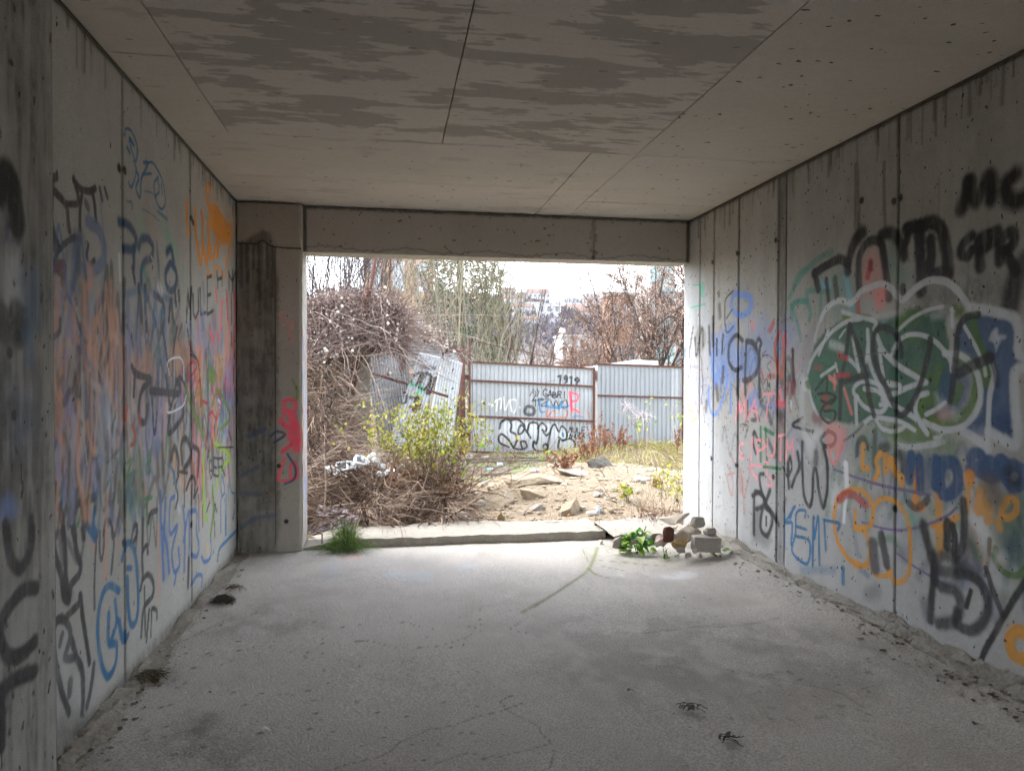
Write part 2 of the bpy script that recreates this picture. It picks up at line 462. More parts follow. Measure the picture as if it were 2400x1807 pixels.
M_CEILP = concrete('ceiling_concrete_flaked', (0.60, 0.56, 0.505), (0.48, 0.445, 0.4), (0.16, 1, 1), 0.5, 0.4, pit_scale=4,
                   flakes=((1.3, 3.4, 1), (0.36, 0.325, 0.29), 0.50, 0.9))
M_CEILS = concrete('ceiling_concrete_pitted', (0.61, 0.57, 0.505), (0.42, 0.39, 0.34), (0.2, 1, 1), 0.65, 1.0, pit_scale=6)
M_FLOOR = concrete('floor_concrete', (0.55, 0.515, 0.475), (0.32, 0.295, 0.265), (0.6, 0.6, 1), 0.85, 0.35, grain=120, paint=True, bump=3.2, pit_scale=16, speck=.5)
M_FLOORN = concrete('floor_concrete_plain', (0.55, 0.515, 0.475), (0.32, 0.295, 0.265), (0.6, 0.6, 1), 0.85, 0.35, grain=120, bump=3.2, pit_scale=16, speck=.5)
M_RUBC = concrete('broken_concrete', (0.42, 0.4, 0.36), (0.2, 0.185, 0.16), (1, 1, 1), 0.8, 0.5, grain=90, bump=4.0, pit_scale=30)

def seam_grid(lo, hi, n, seams, gap, inv=True):
    s = 1/np.linspace(1/lo, 1/hi, n) if inv else np.linspace(lo, hi, n)
    e = [x+d for x in seams for d in (-gap/2, -gap/2-0.006, gap/2, gap/2+0.006)]
    s = np.array([x for x in s if all(abs(x-q) > gap/2+0.012 for q in seams)]+e+[lo, hi])
    return np.unique(np.round(s, 5))

T_ROWS = np.linspace(0.0, ZC, 620)
SEAM_L, SEAM_R = [2.94, 3.755, 4.95], [3.62, 4.77, 4.88, 5.48, 5.93, 6.215]
CL = Canvas((XL, 0, 0), (0, 1, 0), (0, 0, 1), seam_grid(2.45, 6.37, 340, SEAM_L, 0.010), T_ROWS)
CR = Canvas((XR, 0, 0), (0, 1, 0), (0, 0, 1), seam_grid(2.5, 6.6, 470, SEAM_R, 0.010), T_ROWS)
CP = Canvas((0, 6.37, 0), (1, 0, 0), (0, 0, 1), np.linspace(XL+0.004, -0.735, 90), np.linspace(0, ZC-0.02, 420))
CB = Canvas((0, YB, 0), (1, 0, 0), (0, 0, 1), np.linspace(-0.73, XR-0.006, 520), np.linspace(2.552, ZC-0.016, 70))
FY = 1/np.linspace(1/1.55, 1/6.5, 330)
CF = Canvas((0, 0, 0), (1, 0, 0), (0, 1, 0), np.linspace(XL, XR, 420), FY)
r_ = np.random.default_rng(5)
# ---- what has been sprayed and smeared on the long wall with the orange scrawl
C = CL
C.region(0, 280, 3.33)
C.lines('''
dgrey 34 300,490 380,465 440,450
dgrey 34 410,480 405,580 400,760 420,900 430,1010
dgrey 34 420,560 480,620 520,690 530,780 540,870
dgrey 30 520,660 600,660 610,600 590,520 575,460
dgrey 34 590,500 640,550 710,560 745,540
dgrey 32 720,560 740,660 750,790
dgrey 28 640,590 625,700 625,860
grey 26 780,540 800,630
grey 26 820,540 840,610
grey 30 300,720 390,700
dgrey 34 320,870 400,890 450,970
dgrey 28 420,1130 460,1020 560,930 620,930
char 40 a=.6 670,650 690,695
slate 66 a=.75 620,930 595,1040 620,1160 710,1190 800,1120 815,1000 770,860 690,800
dgrey 28 690,980 680,1060 700,1130 740,1100
maroon 42 a=.8 310,1210 400,1170 490,1130 500,1200 490,1270
maroon 30 a=.6 420,1170 470,1200
char 50 a=.55 soft=.7 680,1300 680,1420 690,1560
slate 44 a=.6 570,1290 590,1420
grey 40 a=.6 500,1280 495,1460
dgrey 40 760,1650 760,1480 810,1390 860,1400 880,1500 880,1650
slate 40 a=.6 745,1640 750,1470 810,1370 870,1390
char 60 a=.5 soft=.8 640,1330 650,1500
''')
C.fill(PAINT['slate'], '340,1480 370,1410 430,1395 480,1440 490,1480', .85)
C.fill(PAINT['offw'], '330,1490 380,1480 470,1500 540,1510 545,1580 500,1650 480,1580 400,1560 310,1560', .6, .03, .5)
C.fill(PAINT['maroon'], '350,1550 430,1550 440,1600 350,1600', .5, .03)
C.region(280, 280, 3.33)
C.lines('''
blue 15 40,130 50,75 90,90 130,180 140,260 125,330 100,260 75,160 85,150 110,200
blue 22 60,220 80,260
blue 18 75,150 110,205
blue 15 110,330 130,390 115,480 90,530 70,490
blue 20 130,400 150,460 130,540 160,610 170,470 200,400 220,340 190,340
blue 15 180,430 250,425
blue 15 220,340 260,340 300,400 330,470 350,560 355,660 330,700 300,670 275,580 270,500 300,450
blue 14 300,470 310,560 280,600
blue 14 325,510 335,590
blue 9 a=.6 200,560 260,580 290,650
blue 24 a=.6 300,720 370,780
blue 16 a=.6 60,640 95,650 100,700
blue 9 a=.5 180,700 250,740 310,790
mint 70 a=.3 soft=.9 160,800 180,900
mint 80 a=.35 soft=.9 350,850 400,960 440,1040
mint 20 a=.6 500,1130 490,1230 510,1350
dblue 48 soft=.6 0,800 60,820 110,880 130,940 110,1010 30,1010
dblue 44 soft=.6 110,1010 110,1150
dblue 46 soft=.6 150,1000 170,940 220,930 260,990 250,1080 200,1110 170,1180 170,1280
teal 60 a=.5 soft=.9 190,1180 230,1280
dblue 40 soft=.6 290,970 300,1100 310,1280
dblue 46 soft=.5 390,1130 360,1200 365,1290 400,1340 440,1290 440,1190 400,1120
dblue 50 soft=.7 370,1040 400,1010 420,1100
blue 40 a=.55 soft=.8 40,1370 200,1330 380,1400 440,1420
orange 48 530,640 525,760 540,890
orange 52 590,710 595,900 630,1120 645,1000 650,800 640,740
orange 52 650,980 680,1120 695,950 690,820
orange 50 700,960 720,1090 755,950
orange 46 760,1070 790,950
orange 40 710,600 715,550 690,510 670,570 690,680
orange 46 860,960 850,1060 830,1130
orange 24 680,1240 690,1180 720,1230 750,1150 790,1190 820,1230 830,1130
orange 46 a=.8 890,760 900,850
orange 30 a=.5 890,980 900,1050
char 30 760,1190 765,1310
char 30 800,1190 800,1290
char 26 765,1250 800,1235
char 30 850,1190 855,1330
char 30 880,1180 880,1340
char 26 850,1200 880,1260 905,1190 908,1340
char 24 835,1370 845,1560
char 24 870,1360 872,1600
hot 60 a=.8 800,1430 790,1640
hot 44 a=.7 750,1330 760,1420
hot 60 a=.75 840,1380 850,1600
hot 70 a=.85 895,1370 910,1640
purple 130 a=.7 soft=.8 735,1540 740,1580
purple 60 a=.6 soft=.8 640,1500 650,1620
purple 50 a=.5 soft=.8 650,1290 660,1420
char 34 100,1160 120,1270
char 46 150,1310 160,1480 175,1660
char 42 200,1310 210,1640
char 42 225,1400 300,1660
char 44 270,1370 335,1420 350,1540 330,1660
char 40 385,1570 400,1410 420,1580
char 36 430,1330 440,1450
char 30 460,1340 465,1410
white 14 a=.8 250,1070 255,1090
white 60 a=.7 soft=.6 310,1300 325,1340
white 26 a=.6 0,1060 5,1250
slate 50 a=.5 soft=.8 60,1440 70,1560
''', drips=0)
C.fill(PAINT['orange'], '690,650 760,680 830,790 875,860 875,930 850,980 790,960 740,900 700,830', .95, .03)
C.fill(PAINT['orange'], '700,640 860,700 900,900 860,1000 720,900', .25, .12)
C.text(PAINT['char'], .026, 'MULE', '515,1370 730,1250 730,1480 520,1580')
C.region(0, 760, 3.33)
C.fill(PAINT['peach'], '330,150 420,60 560,150 700,80 720,300 690,700 660,850 560,1030 420,1030 390,900 330,860', .95, .05, .2, .35)
C.fill(PAINT['peach'], '800,120 960,60 965,700 820,720 800,400', .8, .05, .3, .45)
C.fill(PAINT['slate'], '300,40 420,30 440,200 330,260', .55, .05, .4, .5)
C.fill(PAINT['slate'], '430,640 500,620 520,780 470,960 430,870', .7, .03, .4)
C.fill(PAINT['slate'], '570,850 640,830 620,930 570,950', .6, .02)
C.lines('''
lav 34 a=.6 540,40 545,130
lav 44 a=.6 600,30 615,190
peach 50 a=.7 680,90 690,260
grey 66 a=.75 soft=.5 725,120 715,420 740,620 745,900
char 44 a=.7 soft=.6 700,800 695,960 690,1100
char 40 a=.6 soft=.6 740,620 770,600
dblue 56 a=.6 soft=.7 350,870 360,1000
peach 60 340,840 380,880 420,1000 500,1030 560,990 620,900 660,840
peach 50 470,560 440,620 420,760 430,900
peach 50 540,560 590,700 550,830 530,980
blue 80 a=.5 soft=.8 350,1150 400,1090
slate 70 a=.5 soft=.8 480,1060 620,1080
dgrey 44 400,1300 390,1440 410,1660
dgrey 40 465,1420 490,1560 500,1660
dgrey 42 520,1310 550,1450 585,1660
dgrey 40 640,1340 650,1500 650,1660
dgrey 40 580,1460 620,1390 740,1350
blue 30 540,1180 500,1300 480,1400
blue 30 640,1080 600,1240
blue 60 a=.4 soft=.8 350,1300 340,1600
blue 34 740,1440 730,1560 760,1640
blue 44 690,1580 745,1640
green 26 a=.7 770,1030 730,1100 770,1200 830,1120 810,1040
green 26 a=.75 800,1330 870,1200 860,1400 910,1300 920,1050 925,1380
green 60 a=.35 soft=.9 930,1100 940,1350
rust 28 810,960 870,930 960,940
rust 30 830,830 920,820
lav 34 a=.7 895,200 900,320
lav 26 a=.7 820,830 830,930
lav 26 a=.7 880,850 885,950
slate 60 a=.5 soft=.8 820,760 950,770
dgrey 28 810,1640 830,1530 870,1560 880,1660
dgrey 28 900,1640 940,1440
offw 10 a=.6 450,1110 580,1100 610,1060
offw 10 a=.5 540,1140 640,1070
''')
# rubbed and overpainted layers of old tags
def scribble(C, y, z, w, h, col, wd, a, n, soft=.4):
    xs_ = np.linspace(-.5, .5, n)*w; sg = np.where(np.arange(n) % 2, 1, -1)*h/2
    P = np.stack([y+xs_+r_.normal(0, w*.06, n), z+sg*r_.uniform(.5, 1.1, n)+r_.normal(0, h*.1, n)], 1)
    C.stroke(PAINT[col], wd, '', P=P, soft=soft, a=a, halo=.03)
for q in range(105):
    y = 1/r_.uniform(1/6.2, 1/3.1); z = r_.normal(1.3, .26); far_ = y > 4.7
    col = r_.choice(['char', 'black', 'dgrey', 'blue', 'purple', 'salmon', 'hot', 'olive', 'green', 'red', 'sky'] if far_ else ['dgrey', 'grey', 'slate', 'char', 'peach', 'blue', 'lav', 'green'])
    scribble(C, y, z, r_.uniform(.2, .55), r_.uniform(.14, .4), col, r_.uniform(.018, .046), r_.uniform(.35, .8), int(r_.integers(4, 9)), r_.uniform(.4, .9))
for q in range(420):
    y = 1/r_.uniform(1/6.33, 1/3.0); z = r_.normal(1.32, .27); l = r_.uniform(.08, .5)
    near = y < 4.6
    col = r_.choice(['peach', 'slate', 'grey', 'offw', 'peach', 'lav', 'char', 'pale'] if near else ['char', 'slate', 'purple', 'salmon', 'lav', 'dgrey', 'hot', 'ochre', 'olive', 'blue', 'char', 'offw'])
    C.stroke(PAINT[col], r_.uniform(.012, .05), '', P=np.array([(y, z+l/2), (y+r_.normal(0, .03), z), (y+r_.normal(0, .05), z-l/2)]), soft=r_.uniform(.3, .9), a=r_.uniform(.2, .65), halo=.03)
C.region(280, 760, 3.33)
C.fill(PAINT['char'], '40,50 500,0 520,300 480,560 300,560 60,600', .62, .06, .4, .85)
C.fill(PAINT['peach'], '50,250 240,200 250,400 100,500', .6, .05, .3, .4)
C.fill(PAINT['peach'], '380,150 540,150 540,330 400,400', .6, .05, .3, .4)
C.fill(PAINT['slate'], '250,60 360,60 350,400 250,430', .5, .06, .3, .4)
C.fill(PAINT['lav'], '40,60 200,60 180,250 60,260', .5, .06, .3, .6)
C.fill(PAINT['salmon'], '820,60 930,20 920,500 820,500', .7, .05, .3, .6)
C.fill(PAINT['purple'], '640,20 800,60 790,250 650,230', .65, .06, .3, .6)
C.fill(PAINT['lav'], '830,300 900,300 900,620 830,640', .6, .05, .3, .6)
C.fill(PAINT['orange'], '590,200 640,180 650,700 600,600', .5, .03, .3, .4)
C.fill(PAINT['ochre'], '740,260 800,240 810,520 760,520', .6, .03, .3, .4)
C.fill(PAINT['olive'], '680,400 710,330 760,400 720,500', .9, .02)
C.fill(PAINT['olive'], '600,560 640,480 650,560', .8, .02)
C.lines('''
hot 44 a=.8 710,60 730,130
hot 44 a=.8 760,70 770,110
hot 40 a=.7 905,20 915,80
hot 26 a=.7 820,420 840,560
char 40 95,330 130,390 240,430 180,500 155,600 155,740 200,760 215,640
char 30 120,360 110,560
char 46 240,520 350,530 460,540 470,480 440,450
char 30 360,400 400,640 440,460 480,420 520,500
char 26 340,40 360,200 380,330
char 28 450,20 420,200 410,400
char 40 500,650 480,740 380,850 400,640
char 20 250,560 270,860 290,690
char 24 530,40 560,200 620,330 635,640
char 24 560,240 600,270
char 60 a=.6 soft=.8 380,700 400,900 385,1100
char 46 a=.85 soft=.5 400,1060 430,960 460,1060 455,1160
char 48 soft=.5 490,1080 480,950 510,890 550,950 550,1050 500,1130
char 40 soft=.5 570,950 620,1000 610,1180
char 30 460,1180 440,1250 455,1340 440,1430
char 22 470,1150 530,1160
char 16 505,1160 505,1420
char 30 520,1290 560,1190 590,1230 580,1350 610,1280
char 60 a=.6 soft=.8 290,1000 300,1180
char 60 a=.6 soft=.8 330,950 340,1150
slate 100 a=.7 soft=.6 280,960 300,950
white 12 390,400 380,290 470,260 500,330 500,430
white 12 520,560 490,640 380,690 370,620
white 20 770,720 785,620 770,590
red 24 540,430 540,330 580,290 600,340 545,420
red 24 580,600 620,440 640,620
red 24 690,620 650,600
red 26 690,730 720,680 760,740 790,600 750,520
olive 44 520,480 560,640 660,880
olive 34 720,640 760,520 800,560 850,660
olive 34 790,820 860,740 850,660
lime 34 740,920 760,940 840,1000 860,1050 790,1130 750,1290
lime 46 660,980 655,1200 662,1440
olive 38 725,1270 730,1460 710,1640
rust 30 60,640 45,740
rust 26 100,790 120,860 110,930 90,940
rust 40 a=.6 150,720 160,780
char 18 900,130 890,400 900,540
char 18 870,60 875,200
char 20 920,500 915,700 920,1150
char 14 770,960 890,960
char 30 a=.8 850,830 870,900
char 30 700,960 690,1040
char 24 a=.7 790,520 800,700
blue 24 800,1180 820,1300 790,1380 790,1610
blue 20 830,1330 830,1640
blue 20 845,1100 870,1300 900,1330 890,1510
blue 24 390,1090 430,1180 425,1240
green 24 a=.55 soft=.6 60,1080 100,1060 60,1180 120,1150 100,1250
green 24 a=.55 soft=.6 150,960 170,1170
green 24 a=.6 soft=.6 215,1060 235,990 240,1060 205,1100 215,1160 240,1140
green 40 a=.5 soft=.8 160,1000 165,1400
green 26 a=.7 200,1360 250,1350
green 30 a=.7 220,1360 215,1480 240,1500
green 40 a=.45 soft=.8 215,1560 240,1540
dgrey 34 225,1540 240,1480 290,1450
''')
C.fill(PAINT['teal'], '60,1340 140,1300 150,1480 60,1480', .5, .06, .5, .3, .4)
C.fill(PAINT['green'], '0,1000 150,980 150,1400 0,1450', .35, .1, .3, .4)
C.fill(PAINT['mould'], '90,1180 130,1180 120,1400 80,1420', .55, .05, .5, .5)
C.text(PAINT['char'], .020, 'GER', '690,1040 815,1020 815,1180 690,1200')
C.region(280, 1100, 3.33)
SB = PAINT['kend'] = s2l('4f74ad')
C.lines('''
kend 40 320,180 325,480 345,850
kend 36 360,230 350,420 340,640
kend 36 330,440 370,600 390,800
kend 32 430,210 395,260 395,500 450,440 420,580 410,680 430,800 470,740 460,620
kend 30 430,890 445,800
kend 32 495,290 510,480 505,790
kend 32 500,560 540,330 545,560 540,720
kend 32 550,330 600,330 600,480 620,600 600,680 560,660
kend 30 560,900 600,830 640,830 640,910
kend 30 640,680 660,720 700,700 715,640 710,540
kend 90 a=.3 soft=.9 360,480 370,800
lime 36 a=.8 655,60 660,330 690,400
olive 34 725,140 735,300 710,520
yellow 40 a=.4 soft=.8 685,580 690,640
dblue 18 790,100 795,200
blue 20 790,270 790,490
blue 20 820,230 825,510
blue 18 845,120 845,480
blue 22 890,350 880,400
blue 30 765,710 780,620 830,560 920,470
char 20 750,270 735,380 745,450 740,540
char 20 740,270 760,330
char 20 645,280 650,440
char 20 700,260 680,330
char 20 615,200 620,480
char 44 soft=.6 540,700 535,910
blue 38 20,700 60,575 110,620 135,800 145,1050 125,1190 85,1200 65,1050 60,850
blue 30 60,770 90,770
blue 40 0,1190 25,1330 45,1280
dgrey 34 180,390 180,580 175,700 180,830 165,930
dgrey 30 90,560 110,450 135,440 130,520 110,560
dgrey 30 180,640 210,590 220,650
dgrey 34 180,860 220,820 260,870 260,980 200,1060 180,1130 170,1300
dgrey 26 230,1100 210,1340
dgrey 26 260,1080 290,1100 290,1160
dgrey 24 195,920 200,1300
dgrey 22 250,1090 245,1300
''')
C.region(0, 1240, 3.33)
C.lines('''
dgrey 42 335,60 370,250 390,380 370,450 335,510
dgrey 40 400,0 430,200 480,360 500,520 540,560
dgrey 40 490,0 510,200 515,380 530,480
dgrey 40 570,0 600,180 630,280 615,360 560,430 545,520
dgrey 38 345,1680 350,1350 365,1150 345,1090
dgrey 38 350,920 350,800 375,720 400,790 420,900 440,1050 480,1250 540,1430
dgrey 38 420,790 440,720 490,700 540,760 550,850 510,1000 590,985 560,860
dgrey 36 525,680 560,640 620,580 630,520 650,700 680,900 700,1040
dgrey 40 590,990 640,1100 650,1300 640,1430
dgrey 36 375,930 390,1050 400,1200
dgrey 34 490,820 470,900
dgrey 40 410,1340 425,1500 420,1600
dgrey 46 550,1190 545,1280
grey 40 735,1060 710,1250 680,1380
grey 20 755,60 740,380 740,620
grey 20 780,20 780,170 795,240 810,150 815,20
grey 26 880,0 890,120 870,340
blue 38 930,480 850,440 790,550 765,780 790,1020 840,1150 900,1060 910,900 850,880 850,660
blue 34 860,900 910,730 900,560
blue 30 920,700 970,870 1000,820
blue 34 700,0 740,80
dgrey 30 640,0 660,70
''')
C.fill(PAINT['char'], '480,430 560,480 540,570 490,530', .8, .03)
C.fill(PAINT['char'], '370,1640 430,1520 560,1450 680,1480 600,1680 380,1700', .6, .08)
C.fill(PAINT['offw'], '360,900 520,780 560,1000 640,1150 620,1400 480,1200 430,1450 370,1500', .25, .05)
# tie holes, joint stains, dirt streaks under the ceiling
def holes(C, txt, r=.022):
    for w in txt.split():
        C.stroke(PAINT['mould'], r*2, w+' '+','.join(str(float(a)+.6) for a in w.split(',')), soft=.3, a=.95, halo=.05, sharp=True)
C.region(0, 0, 1)
holes(C, '279,394 292,400 448,512 452,522 290,1272 566,1265 448,1230')
C.region(0, 280, 3.33); holes(C, '308,20 312,50')
def joint_stains(C, seams, a):
    for x in seams:
        P = np.array([(x, 0.05), (x, ZC)])
        C.stroke(PAINT['dirt'], .022, '', P=P, sharp=True, soft=.9, a=a, halo=.10, dry=.8)
joint_stains(CL, SEAM_L[1:], .5); joint_stains(CR, SEAM_R, .55)
r_ = np.random.default_rng(5)
for cv, lo, hi, n, L in ((CL, 4.6, 6.35, 60, .16), (CL, 2.9, 4.6, 18, .2), (CR, 2.6, 6.5, 90, .22)):
    for _ in range(n):
        x = r_.uniform(lo, hi); l = r_.uniform(.04, L)
        cv.stroke(PAINT['dirt'], r_.uniform(.008, .03), '', P=np.array([(x, ZC), (x+r_.normal(0, .006), ZC-l)]), sharp=True, soft=.9, a=r_.uniform(.2, .6), halo=0)
for cv, x0, x1 in ((CL, 2.5, 6.3), (CR, 2.5, 6.6)):  # darker bands along the top and bottom edge of each wall
    cv.stroke(PAINT['dirt'], .05, '', P=np.array([(x0, ZC-.005), (x1, ZC-.005)]), sharp=True, soft=.9, a=.55, halo=.1, dry=.6)
    cv.stroke(PAINT['dirt'], .07, '', P=np.array([(x0, .02), (x1, .02)]), sharp=True, soft=.9, a=.45, halo=.12, dry=.7)

# ---- the wall with the green piece
C = CR
S1, S2 = SEAM_R[1]+.005, SEAM_R[2]-.005
C.fill(s2l('4a4238'), '', .8, .008, .35, .3, P=np.array([(S1, 0.1), (S2, 0.1), (S2, ZC), (S1, ZC)]))
C.region(1850, 350, 4.022)
C.fill(s2l('3f3a22'), '615,140 655,140 670,500 665,760 610,760', .75, .01, .3, .5)
C.stroke(s2l('4a452c'), .03, '895,130 895,450 905,740', a=.5)
for q in range(46):
    x = r_.uniform(2.6, 6.5); z = r_.uniform(1.6, 2.9); l = r_.uniform(.1, .7)
    C.stroke(PAINT['pale'] if q % 2 else PAINT['brown'], r_.uniform(.006, .02), '', P=np.array([(x, z), (x, z-l)]), sharp=True, soft=.9, a=r_.uniform(.12, .35), halo=0)
C.fill(s2l('6c6858'), '', .30, .25, .3, .3, .5, P=np.array([(2.5, 1.75), (4.6, 1.9), (4.7, ZC), (2.5, ZC)]))
C.fill(s2l('b6bcc6'), '', .42, .25, .3, .2, .4, P=np.array([(2.5, .05), (6.6, .05), (6.6, 1.2), (5.0, .9), (2.5, .75)]))
for q in range(34):
    y = r_.uniform(4.6, 6.3); z = r_.normal(1.35, .25)
    scribble(C, y, z, r_.uniform(.15, .45), r_.uniform(.15, .4), r_.choice(['char', 'grey', 'sky', 'dgrey', 'lav', 'maroon', 'salmon', 'slate']), r_.uniform(.014, .03), r_.uniform(.25, .6), int(r_.integers(3, 7)))
for q in range(26):
    y = r_.uniform(2.7, 4.6); z = r_.uniform(.5, 1.1)
    scribble(C, y, z, r_.uniform(.2, .5), r_.uniform(.15, .4), r_.choice(['char', 'grey', 'bl0', 'ochre', 'offw', 'green', 'lav'], ).replace('bl0', 'navy'), r_.uniform(.02, .05), r_.uniform(.2, .5), int(r_.integers(3, 6)), .7)
C.region(1590, 600, 3.33)
C.fill(s2l('c4ccd6'), '20,100 160,100 260,500 260,1665 20,1665', .5, .05, .4, .3)
C.fill(PAINT['mint'], '170,210 200,210 200,320 170,320', .85, .01)
C.fill(PAINT['brown'], '120,640 160,550 210,590 210,700 150,790', .55, .02)
C.fill(PAINT['sky'], '460,250 560,260 580,420 520,470 430,470 400,380', .2, .12)
C.fill(PAINT['sky'], '250,620 330,590 380,540 460,540 460,700 560,680 640,900 460,960 380,1000 290,1010 250,900', .72, .05, .3, .2)
C.fill(PAINT['sky'], '520,560 650,470 760,560 880,480 910,680 800,780 640,800 540,700', .5, .12, .3, .3)
C.fill(PAINT['sky'], '540,1100 600,1030 640,1160 740,1150 740,1190 540,1180', .75, .03)
C.lines('''
mint 16 95,405 210,375
mint 14 115,230 160,225
char 26 115,560 95,680 85,790
dgrey 30 130,640 140,780 185,560 195,700
char 20 180,780 190,1000 180,1150
sky 52 470,300 550,320 570,390 530,450 460,460 420,400 430,310 470,300
sky 34 255,760 270,900 290,1000 340,870 370,840 380,980 350,1100 310,1210 270,1240 240,1160 240,1020
sky 34 410,990 410,1220
sky 50 a=.8 440,540 400,640 390,800
char 42 500,660 450,620 400,690 395,820 440,890 490,870
char 34 530,660 520,900 520,1080
char 48 530,670 580,680 620,770 620,880 560,960 505,970
char 34 600,720 620,650 645,680 630,760 630,1100
char 40 a=.7 soft=.6 465,900 460,1080
dgrey 20 430,270 365,360 375,590 430,550
dgrey 18 375,490 420,420
char 60 a=.7 soft=.8 320,390 325,470
char 40 a=.7 soft=.6 315,290 316,310
black 40 a=.8 soft=.6 270,480 270,700
black 44 a=.8 soft=.6 240,560 245,760
char 30 300,650 300,770
char 34 350,620 340,760
char 46 a=.8 soft=.6 350,870 345,980
char 60 a=.6 soft=.8 300,1020 310,1120
char 40 a=.6 soft=.8 220,1130 215,1210
rust 34 790,590 750,700 770,860 800,940 820,850 812,640
red 30 830,600 840,700
red 44 a=.7 710,580 740,525
salmon 60 a=.5 soft=.8 575,530 580,560
red 22 a=.8 640,880 660,960
red 40 a=.6 soft=.6 700,940 745,940
char 36 895,740 895,900 910,1010
grey 40 a=.7 soft=.6 850,800 880,830 880,930 840,960 830,880 850,800
maroon 60 a=.6 soft=.8 900,1000 890,1060
black 9 660,1000 690,960 700,1060 715,920 690,860 720,820
black 9 680,740 650,780 700,770
black 8 510,800 520,740 545,640
hot 50 a=.75 soft=.7 770,1150 820,1155
salmon 30 790,1050 800,1120
char 40 a=.6 soft=.7 640,1150 700,1230 720,1300
char 26 540,1130 540,1290
char 34 a=.7 570,1280 605,1280
char 60 a=.7 soft=.7 780,1230 800,1240
yellow 26 a=.8 45,980 60,1090 90,1150 70,1200 110,1220 100,1300 140,1260
yellow 20 a=.6 110,1440 150,1440
blue 60 a=.7 soft=.8 50,730 45,780
purple 12 70,720 30,800 60,900 90,950 95,820
purple 30 a=.4 soft=.8 80,860 150,870
green 32 640,1340 640,1600
green 32 670,1350 740,1390
green 34 680,1350 690,1600
char 34 600,1540 580,1450 590,1370 620,1450
char 40 a=.7 soft=.6 700,1440 750,1560
white 20 880,1130 885,1190
offw 8 a=.8 945,720 960,690
offw 9 a=.8 925,850 930,950 955,880
brown 12 500,1310 540,1330 515,1420
teal 40 a=.45 900,230 950,130 1000,110
teal 40 a=.5 890,400 930,360 1000,350
teal 34 a=.45 880,380 920,480 960,660
''')
C.text(PAINT['pink'], .024, 'MAT', '430,1110 760,1085 730,1270 430,1295', a=.95)
C.text(PAINT['pink'], .022, 'SIPUTM', '455,1400 915,1405 905,1580 455,1585', a=.95)
C.region(1590, 950, 4.163)
C.lines('''
pink 24 810,590 690,600 800,760
pink 24 840,555 880,570 860,660 910,740 890,790 860,770
green 24 830,600 900,605 990,620
char 40 soft=.5 735,1250 735,900 760,840 830,900 820,980 760,1010
char 40 soft=.5 720,880 800,850 850,960 920,1060 970,1160
char 34 soft=.5 830,670 790,680 800,800 850,940
char 40 soft=.5 890,830 850,940 810,1050 800,1200 860,1270 910,1150 900,1050 850,1000
char 26 855,1090 855,1170
rust 16 a=.55 505,460 560,600
rust 16 a=.55 480,590 530,720 520,880 480,740 480,680 550,660
rust 18 a=.55 620,700 640,1060
rust 16 a=.55 690,520 690,680 640,900
rust 60 a=.35 soft=.8 605,640 610,820
brown 16 a=.6 650,330 660,220 630,180 600,200
char 22 1015,600 1070,690 1090,510 1110,600 1080,690
char 34 1090,500 1070,600 1080,800
char 34 1165,460 1180,600 1140,700 1110,790
kent 24 1040,1000 1035,1380
kent 24 1140,985 1050,1140 1110,1150 1100,1350
kent 22 1150,1180 1249,1210
char 40 a=.6 soft=.6 1045,910 1030,1020
char 50 a=.5 soft=.7 960,60 980,130
'''.replace('kent', 'blue'))
C.fill(PAINT['char'], '710,1260 740,1010 800,1030 810,1200 900,1280 880,1360 720,1340', .55, .05)
C.region(1850, 350, 4.022)
C.fill(PAINT['salmon'], '690,1050 780,930 840,980 900,1200 910,1420 820,1430 690,1380', .42, .03)
C.fill(PAINT['teal'], '930,900 1000,880 1030,1020 1180,1250 1000,1300 930,1100', .4, .06)
C.fill(PAINT['teal'], '420,1150 560,1150 620,1300 600,1600 380,1600 300,1500', .45, .06, .4, .5)
C.fill(s2l('bcc2c6'), '690,1380 900,1400 1000,1600 700,1600', .3, .05)
C.fill(PAINT['black'], '1480,1250 1650,1300 1720,1450 1300,1480 1230,1370', .6, .1)
C.fill(PAINT['black'], '1750,1300 2100,1240 2150,1400 1800,1430', .5, .1)
